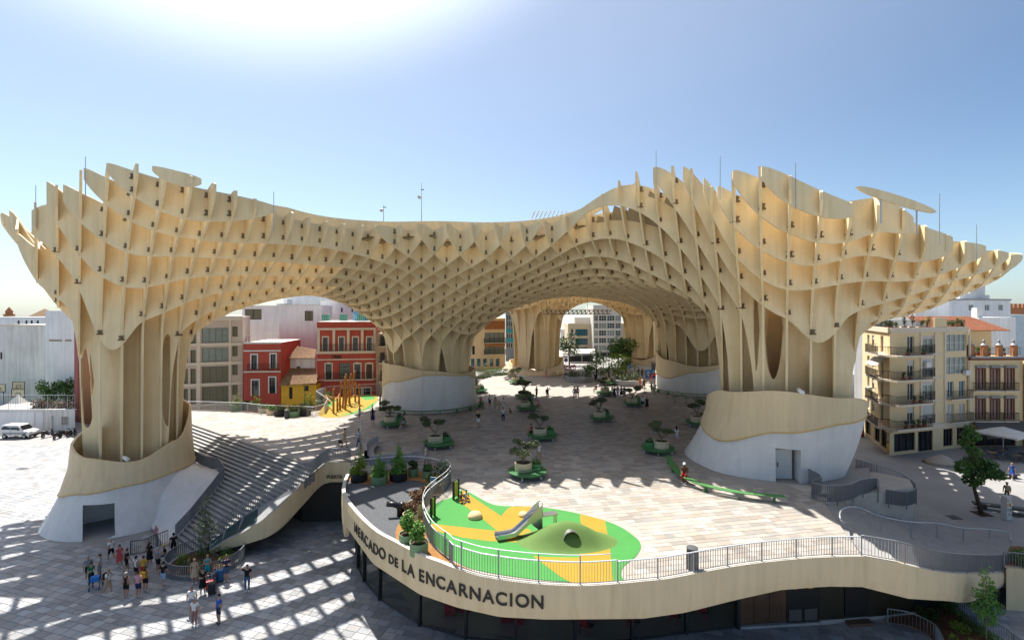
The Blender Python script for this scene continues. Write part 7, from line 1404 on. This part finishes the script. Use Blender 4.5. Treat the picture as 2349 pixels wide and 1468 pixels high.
FEM = dict(female=True, long_hair=True)
PPL = [
 ('bald man in a white tee and black shorts striding past the concrete doorway', lo(255, 1287), -1.9, dict(pose='walk', shirt='white', bottom='black', hair='grey', s=K)),
 ('woman in a coral dress walking beside the white tee man', lo(274, 1301), .8, dict(pose='walk', dress='coral', hair='brown', s=.9, **FEM)),
 ('man in black tee and shorts walking away behind the coral dress', lo(290, 1314), 2.6, dict(pose='walk', shirt='black', bottom='black', s=K)),
 ('balding man in a blue grey tee, leftmost of the crowd', lo(202, 1331), .9, dict(shirt='grey', bottom='black', hair='grey', s=K)),
 ('woman in a green tee holding a blue walker', lo(209, 1345), 1.2, dict(shirt='green', bottom='black', legs='long', hair='black', s=.88, female=True, arm='phone')),
 ('man in a pale grey tee facing the woman in green', lo(229, 1327), -1.2, dict(shirt='lgrey', bottom='grey', s=K, arm='phone1')),
 ('man in white tee and khaki shorts with a black backpack', lo(247, 1364), 1.6, dict(pose='walk', shirt='white', bottom='khaki', pack='black', hair='blond', s=K)),
 ('woman in a black vest and black shorts seen from behind', lo(289, 1371), D, dict(shirt='black', bottom='black', sleeve='none', hair='grey', s=.9, female=True)),
 ('person in a pink tee and navy shorts with a shoulder bag', lo(317, 1370), D, dict(shirt='pink', bottom='navy', s=.92)),
 ('woman in black with a yellow backpack', lo(333, 1357), D, dict(shirt='black', bottom='black', pack='yellow', sleeve='none', s=.92, **FEM)),
 ('person in a white top with dark straps amid the crowd', lo(312, 1330), D - .3, dict(shirt='white', bottom='black', sleeve='none', hair='black', s=.9, female=True)),
 ('person in a red skirt carrying a white hat', lo(329, 1329), D + .3, dict(shirt='yellow', bottom='red', hair='brown', s=.9, female=True)),
 ('woman in a black dress near the black barrier', lo(343, 1297), D, dict(dress='black', s=.93, **FEM)),
 ('tall man in a blue grey tee and black shorts by the steps', lo(362, 1314), D - .4, dict(shirt='grey', bottom='black', hair='grey', s=1.0)),
 ('man in black tee, pale blue shorts and white shoes walking off', lo(374, 1347), D, dict(pose='walk', shirt='black', bottom='lblue', hair='black', s=K)),
 ('seated person with a yellow hat on the lowest steps', lo(381, 1290), -.9, dict(pose='sit', shirt='black', bottom='denim', hat='straw', arm='lap', s=.95)),
 ('person in black leaning on the end of the stair railing', lo(398, 1275), D + .6, dict(shirt='black', bottom='black', legs='long', hair='black', s=.95)),
 ('small child in pink standing on the white skirt by the railing', Vector((0, 0, 0)), 1.2, dict(shirt='pink', bottom='pink', hair='blond', s=.62)),
 ('blond woman in a beige dress standing at the round planter', lo(446, 1339), .5, dict(dress='beige', hair='blond', s=.93, female=True)),
 ('person in a blue patterned vest sitting against the round planter', lo(476, 1330), .2, dict(shirt='teal', bottom='teal', sleeve='none', hair='blond', arm='fold', s=.95, female=True)),
 ('woman in a dark flowered dress bending over the luggage', lo(465, 1363), .9, dict(dress='black', hair='brown', s=.93, female=True, arm='phone')),
 ('man in navy tee and blue shorts with folded hands at the planter', lo(519, 1334), .5, dict(shirt='navy', bottom='denim', hair='brown', arm='phone', s=.97)),
 ('man in black tee and jeans shading his eyes', lo(567, 1357), .3, dict(shirt='black', bottom='denim', legs='long', arm='shade', s=.97)),
 ('older person in white tee and patterned trousers at the front', lo(446, 1436), .05, dict(shirt='white', bottom='pattern', legs='long', hair='grey', s=.9)),
 ('person in a white printed tee just behind the front pair', lo(440, 1408), .3, dict(shirt='white', bottom='grey', hair='brown', s=.92)),
 ('man in a bright blue tee and navy shorts at the front', lo(502, 1430), -.5, dict(shirt='blue', bottom='navy', hair='black', shoe='black', s=.95)),
 ('bearded man in a beige shirt carrying a black bag on the square', gp(790, 1027), 1.2, dict(pose='walk', shirt='beige', bottom='beige', hair='black', shoe='brown', sleeve='long')),
 ('person in blue trousers walking beside the lamp post', gp(823, 1028), -1.3, dict(pose='walk', shirt='lblue', bottom='denim', legs='long', hair='black', arm='phone1')),
 ('man in a bright blue tee near the timber playground', gp(825, 966), -1.0, dict(shirt='blue', bottom='navy', hair='grey')),
 ('woman in a long navy dress at the edge of the sun', gp(855, 973), D, dict(dress='navy', hair='black', **FEM)),
 ('child in pink walking toward the timber playground', gp(854, 949), 2.0, dict(shirt='pink', bottom='pink', s=.65)),
 ('woman with a bag standing by the middle column base', gp(872, 939), -.8, dict(shirt='lgrey', bottom='black', arm='phone', **FEM)),
 ('person in blue reading on the dense olive bench', gp(928, 981), -1.0, dict(pose='sit', shirt='navy', bottom='lblue', arm='lap', hair='black')),
 ('man in black with a straw hat walking on the square', gp(1097, 981), .4, dict(shirt='black', bottom='white', hat='straw', shoe='black')),
 ('woman in white top and dark trousers using her phone', gp(1154, 970), .3, dict(shirt='white', bottom='navy', legs='long', arm='phone', hair='black', female=True)),
 ('man in a white tee at the left of the standing family', gp(1123, 935), .9, dict(shirt='white', bottom='navy', hair='black')),
 ('woman in a pale dress in the standing family', gp(1136, 941), -.6, dict(dress='beige', hair='brown', **FEM)),
 ('small elderly person in beige in the standing family', gp(1145, 945), .4, dict(shirt='beige', bottom='beige', hair='grey', s=.85)),
 ('person in white holding the dog lead', gp(1155, 944), -1.2, dict(shirt='white', bottom='white', hair='brown', arm='phone1')),
 ('person seated at the green table by the middle column', gp(1101, 932), 1.0, dict(pose='sit', shirt='coral', bottom='black', arm='lap')),
 ('woman in pink sitting on the far olive bench', gp(1233, 940), .7, dict(pose='sit', shirt='pink', bottom='coral', arm='lap', hair='grey', female=True)),
 ('person in dark clothes checking a phone at the sun edge', gp(1231, 915), -1.0, dict(shirt='black', bottom='black', arm='phone', hair='black')),
 ('photographer in grey raising a camera in the sun', gp(1256, 917), D - .3, dict(shirt='grey', bottom='black', arm='shade', pack='black')),
 ('man with a pale rucksack in the strolling couple', gp(1318, 915), D, dict(shirt='lgrey', bottom='navy', legs='long', pack='lgrey', hair='brown')),
 ('woman in dark clothes in the strolling couple', gp(1325, 914), D, dict(shirt='pink', bottom='black', legs='long', **FEM)),
 ('person in red sitting on the left of an olive bench', gp(1221, 1003), -1.4, dict(pose='sit', shirt='red', bottom='black', hair='black', arm='lap')),
 ('blond woman in a white top walking behind the nearest bench', gp(1236, 1063), .3, dict(pose='walk', shirt='white', bottom='khaki', sleeve='none', hair='blond', **FEM)),
 ('man in a dark cap, white vest and pale jeans by the railing', gp(978, 1071), -1.2, dict(pose='walk', shirt='white', bottom='lblue', sleeve='none', hat='navy', hair='black', arm='bag')),
 ('crouching child in black hair and green beside the play board', gp(1056, 1152), .9, dict(pose='sit', shirt='brown', bottom='orange', hair='black', arm='lap', s=.72, seat=.12)),
 ('sitting child in a white vest on the orange strip', gp(1068, 1148), .6, dict(pose='sit', shirt='white', bottom='brown', sleeve='none', hair='black', arm='lap', s=.72, seat=.12)),
 ('girl with long black hair and white tee walking near the largest column', gp(1552, 1021), D, dict(pose='walk', shirt='white', bottom='lgrey', hair='black', **FEM)),
 ('shirtless man in red trousers and a white cap on the curved bench', gp(1571, 1104), -.5, dict(pose='sit', shirt='brown', bottom='red', legs='long', skin=SKIND, hair='black', hat='white', arm='lap', sleeve='none')),
 ('woman in white top and shorts leaving the leaning olive bench', gp(1474, 938), -.4, dict(pose='walk', shirt='white', bottom='navy', hair='black', **FEM)),
 ('woman in a black playsuit beside the woman in white', gp(1484, 942), .2, dict(dress='black', hair='blond', female=True)),
 ('person in a long dark robe at the left of the robed group', gp(1410, 914), .2, dict(shirt='black', bottom='black', dress='navy', sleeve='long', legs='long', hair='black')),
 ('person in a long black robe in the middle of the robed group', gp(1425, 914), -.3, dict(dress='black', shirt='black', bottom='black', sleeve='long', legs='long', hair='black', **FEM) ),
 ('person in grey robe between the dark robed people', gp(1417, 911), .5, dict(dress='lgrey', sleeve='long', legs='long', hair='black')),
 ('person in grey robe at the right of the robed group', gp(1432, 913), -.6, dict(dress='grey', sleeve='long', legs='long', hair='black')),
 ('person in dark navy seated on the bench left of the robed group', gp(1368, 901), -.9, dict(pose='sit', shirt='navy', bottom='black', arm='lap', hair='black')),
 ('person in white seated on the bench beside the robed group', gp(1403, 903), .8, dict(pose='sit', shirt='white', bottom='grey', arm='lap', hair='brown')),
 ('woman in bright orange walking toward the square', gp(1468, 890), .1, dict(pose='walk', shirt='orange', bottom='coral', **FEM)),
 ('man in dark brown walking beside the woman in orange', gp(1477, 893), .1, dict(pose='walk', shirt='brown', bottom='black', hair='black')),
 ('woman in black by the foot of the farthest column, left of two', gp(1465, 866), D, dict(shirt='black', bottom='black', hair='black', **FEM)),
 ('person in black by the foot of the farthest column, right of two', gp(1473, 866), D, dict(shirt='black', bottom='black', legs='long')),
 ('person in black standing in front of the blue kiosk', gp(1492, 876), D, dict(shirt='black', bottom='red', hair='black')),
 ('person with red rucksack in front of the blue kiosk', gp(1500, 875), D, dict(shirt='black', bottom='black', pack='red')),
 ('person in a bright green tee at the blue kiosk', gp(1507, 875), .4, dict(shirt='cgreen', bottom='coral', hair='blond')),
 ('woman seated at the green tables in brown', gp(1493, 899), .8, dict(pose='sit', shirt='brown', bottom='brown', arm='lap', **FEM)),
 ('person seated at the green tables in white', gp(1503, 897), -.8, dict(pose='sit', shirt='white', bottom='black', arm='lap', hair='black')),
 ('person in black standing under the clipped columnar tree', gp(1366, 878), 0, dict(shirt='black', bottom='black', legs='long', sleeve='long', hair='black')),
 ('woman in a pale dress in the shade by the far column', gp(1253, 869), .3, dict(dress='pink', hair='brown', **FEM)),
 ('man in a navy tee and jeans by the curved ramp railing', Vector((33.6, 48.5, ZL)), -.8, dict(shirt='navy', bottom='denim', legs='long', hair='black')),
 ('person crouching in khaki beside the ramp railing', Vector((32.4, 48.2, ZL)), .8, dict(pose='sit', shirt='khaki', bottom='khaki', arm='lap', hair='black', seat=.2)),
 ('person in yellow in front of the yellow apartment corner', gp(2037, 1045, ZL), .3, dict(shirt='yellow', bottom='yellow', hair='brown', female=True)),
 ('woman in a bright blue dress walking by the café tables', gp(2322, 1100, ZL), -1.3, dict(pose='walk', dress='blue', hair='blond', female=True)),
 ('backpacker standing by the dark slab bench', gp(2310, 1150, ZL), D - .5, dict(shirt='black', bottom='brown', pack='khaki', hair='brown', hat='khaki')),
]
for lb, p, yaw, kw in PPL:
    if 'small child in pink standing' in lb: p = on_stair(366, 1243) + Vector((-.35, .1, .15))
    person(lb, p, yaw, **kw)
# things people carry or keep beside them
def suitcase(label, p, rz, m, h=.68, w=.45, d=.27):
    th = thing('suitcase', label, 'suitcase', p, rz, 'luggage by the round planter'); o = MB().box((0, 0, h / 2 + .06), (w, d, h)).build('shell', m, th); bv = o.modifiers.new('bevel', 'BEVEL'); bv.width = .05; bv.segments = 2
    [MB().tube([(x, y - .02, .03), (x, y + .02, .03)], .035, 8).build('wheel', BLACK, th) for x in (-w * .38, w * .38) for y in (-d * .3, d * .3)]; MB().tube([(-.12, d * .3, h), (-.12, d * .3, h + .35), (.12, d * .3, h + .35), (.12, d * .3, h)], .012, 5).build('handle', GREYM, th)
suitcase('bright blue suitcase standing by the round planter', lo(503, 1333), .3, mat('suitcase_blue', (.03, .16, .36), .4, var=0)); suitcase('dark navy suitcase in front of the blue one', lo(490, 1340), -.3, mat('suitcase_navy', (.015, .025, .06), .4, var=0)); suitcase('black suitcase nearest the camera in the luggage group', lo(487, 1362), .1, BLACK, .6); suitcase('small red suitcase among the dark luggage', lo(481, 1350), .5, mat('suitcase_red', (.3, .02, .03), .4, var=0), .45)
th = thing('handbag', 'black bag in the hand of the bearded man', 'bag', gp(790, 1027) + Vector((-.33, -.05, .42))); MB().box((0, 0, .14), (.34, .12, .26)).build('bag_body', BLACK, th); MB().tube([(-.1, 0, .27), (-.06, 0, .38), (.06, 0, .38), (.1, 0, .27)], .012, 5).build('strap', BLACK, th)
p = lo(220, 1348); th = thing('walking_frame', 'blue and black wheeled walker between the woman in green and the backpacker', 'walker', p, .4); m = MB(); [m.tube(q, .02, 5) for q in ([(-.25, -.3, .1), (-.25, -.05, .9), (-.25, .2, .95)], [(.25, -.3, .1), (.25, -.05, .9), (.25, .2, .95)], [(-.25, .3, .1), (-.25, -.05, .7)], [(.25, .3, .1), (.25, -.05, .7)])]; m.build('frame', BLACK, th); MB().box((0, -.1, .62), (.44, .32, .3)).build('basket', mat('bright_blue_bag', (.02, .16, .5), .6, var=.1), th); [MB().tube([(x - .02, y, .1), (x + .02, y, .1)], .1, 10).build('wheel', mat('walker_wheel_blue', (.03, .1, .3), .5), th) for x in (-.25, .25) for y in (-.3, .3)]
# dog on a lead
p = gp(1171, 949); th = thing('dog', 'small brown dog on a lead beside the standing family', 'dog', p, R(200)); b = [((0, .22, .36), None, .085), ((0, 0, .37), 0, .08), ((0, -.2, .40), 1, .09), ((0, -.32, .52), 2, .055), ((0, -.40, .60), 3, .06), ((0, -.52, .57), 4, .03), ((0, .34, .42), 0, .02), ((0, .44, .52), 6, .012)]
for q in (-1, 1): i0 = len(b); b += [((q * .07, -.2, .22), 2, .04), ((q * .07, -.19, .11), i0, .026), ((q * .07, -.21, .02), i0 + 1, .026)]; i1 = len(b); b += [((q * .07, .20, .24), 0, .05), ((q * .07, .28, .13), i1, .028), ((q * .07, .24, .02), i1 + 1, .026)]; b += [((q * .045, -.38, .69), 4, .018)]
me = bpy.data.meshes.new('body'); me.from_pydata([v for v, _, _ in b], [(i, q) for i, (_, q, _) in enumerate(b) if q is not None], []); o = bpy.data.objects.new('body', me); COL.objects.link(o); o.modifiers.new('skin', 'SKIN').use_smooth_shade = True
for i, (_, _, r) in enumerate(b): me.skin_vertices[0].data[i].radius = (r, r)
me.skin_vertices[0].data[0].use_root = True; o.modifiers.new('sub', 'SUBSURF').levels = 1; bm = bpy.data.meshes.new_from_object(o.evaluated_get(bpy.context.evaluated_depsgraph_get())); bpy.data.objects.remove(o); bm.materials.clear(); bm.materials.append(mat('dog_fur', (.16, .08, .04), .9, var=.3, scale=12)); o = bpy.data.objects.new('body', bm); COL.objects.link(o); o.parent = th
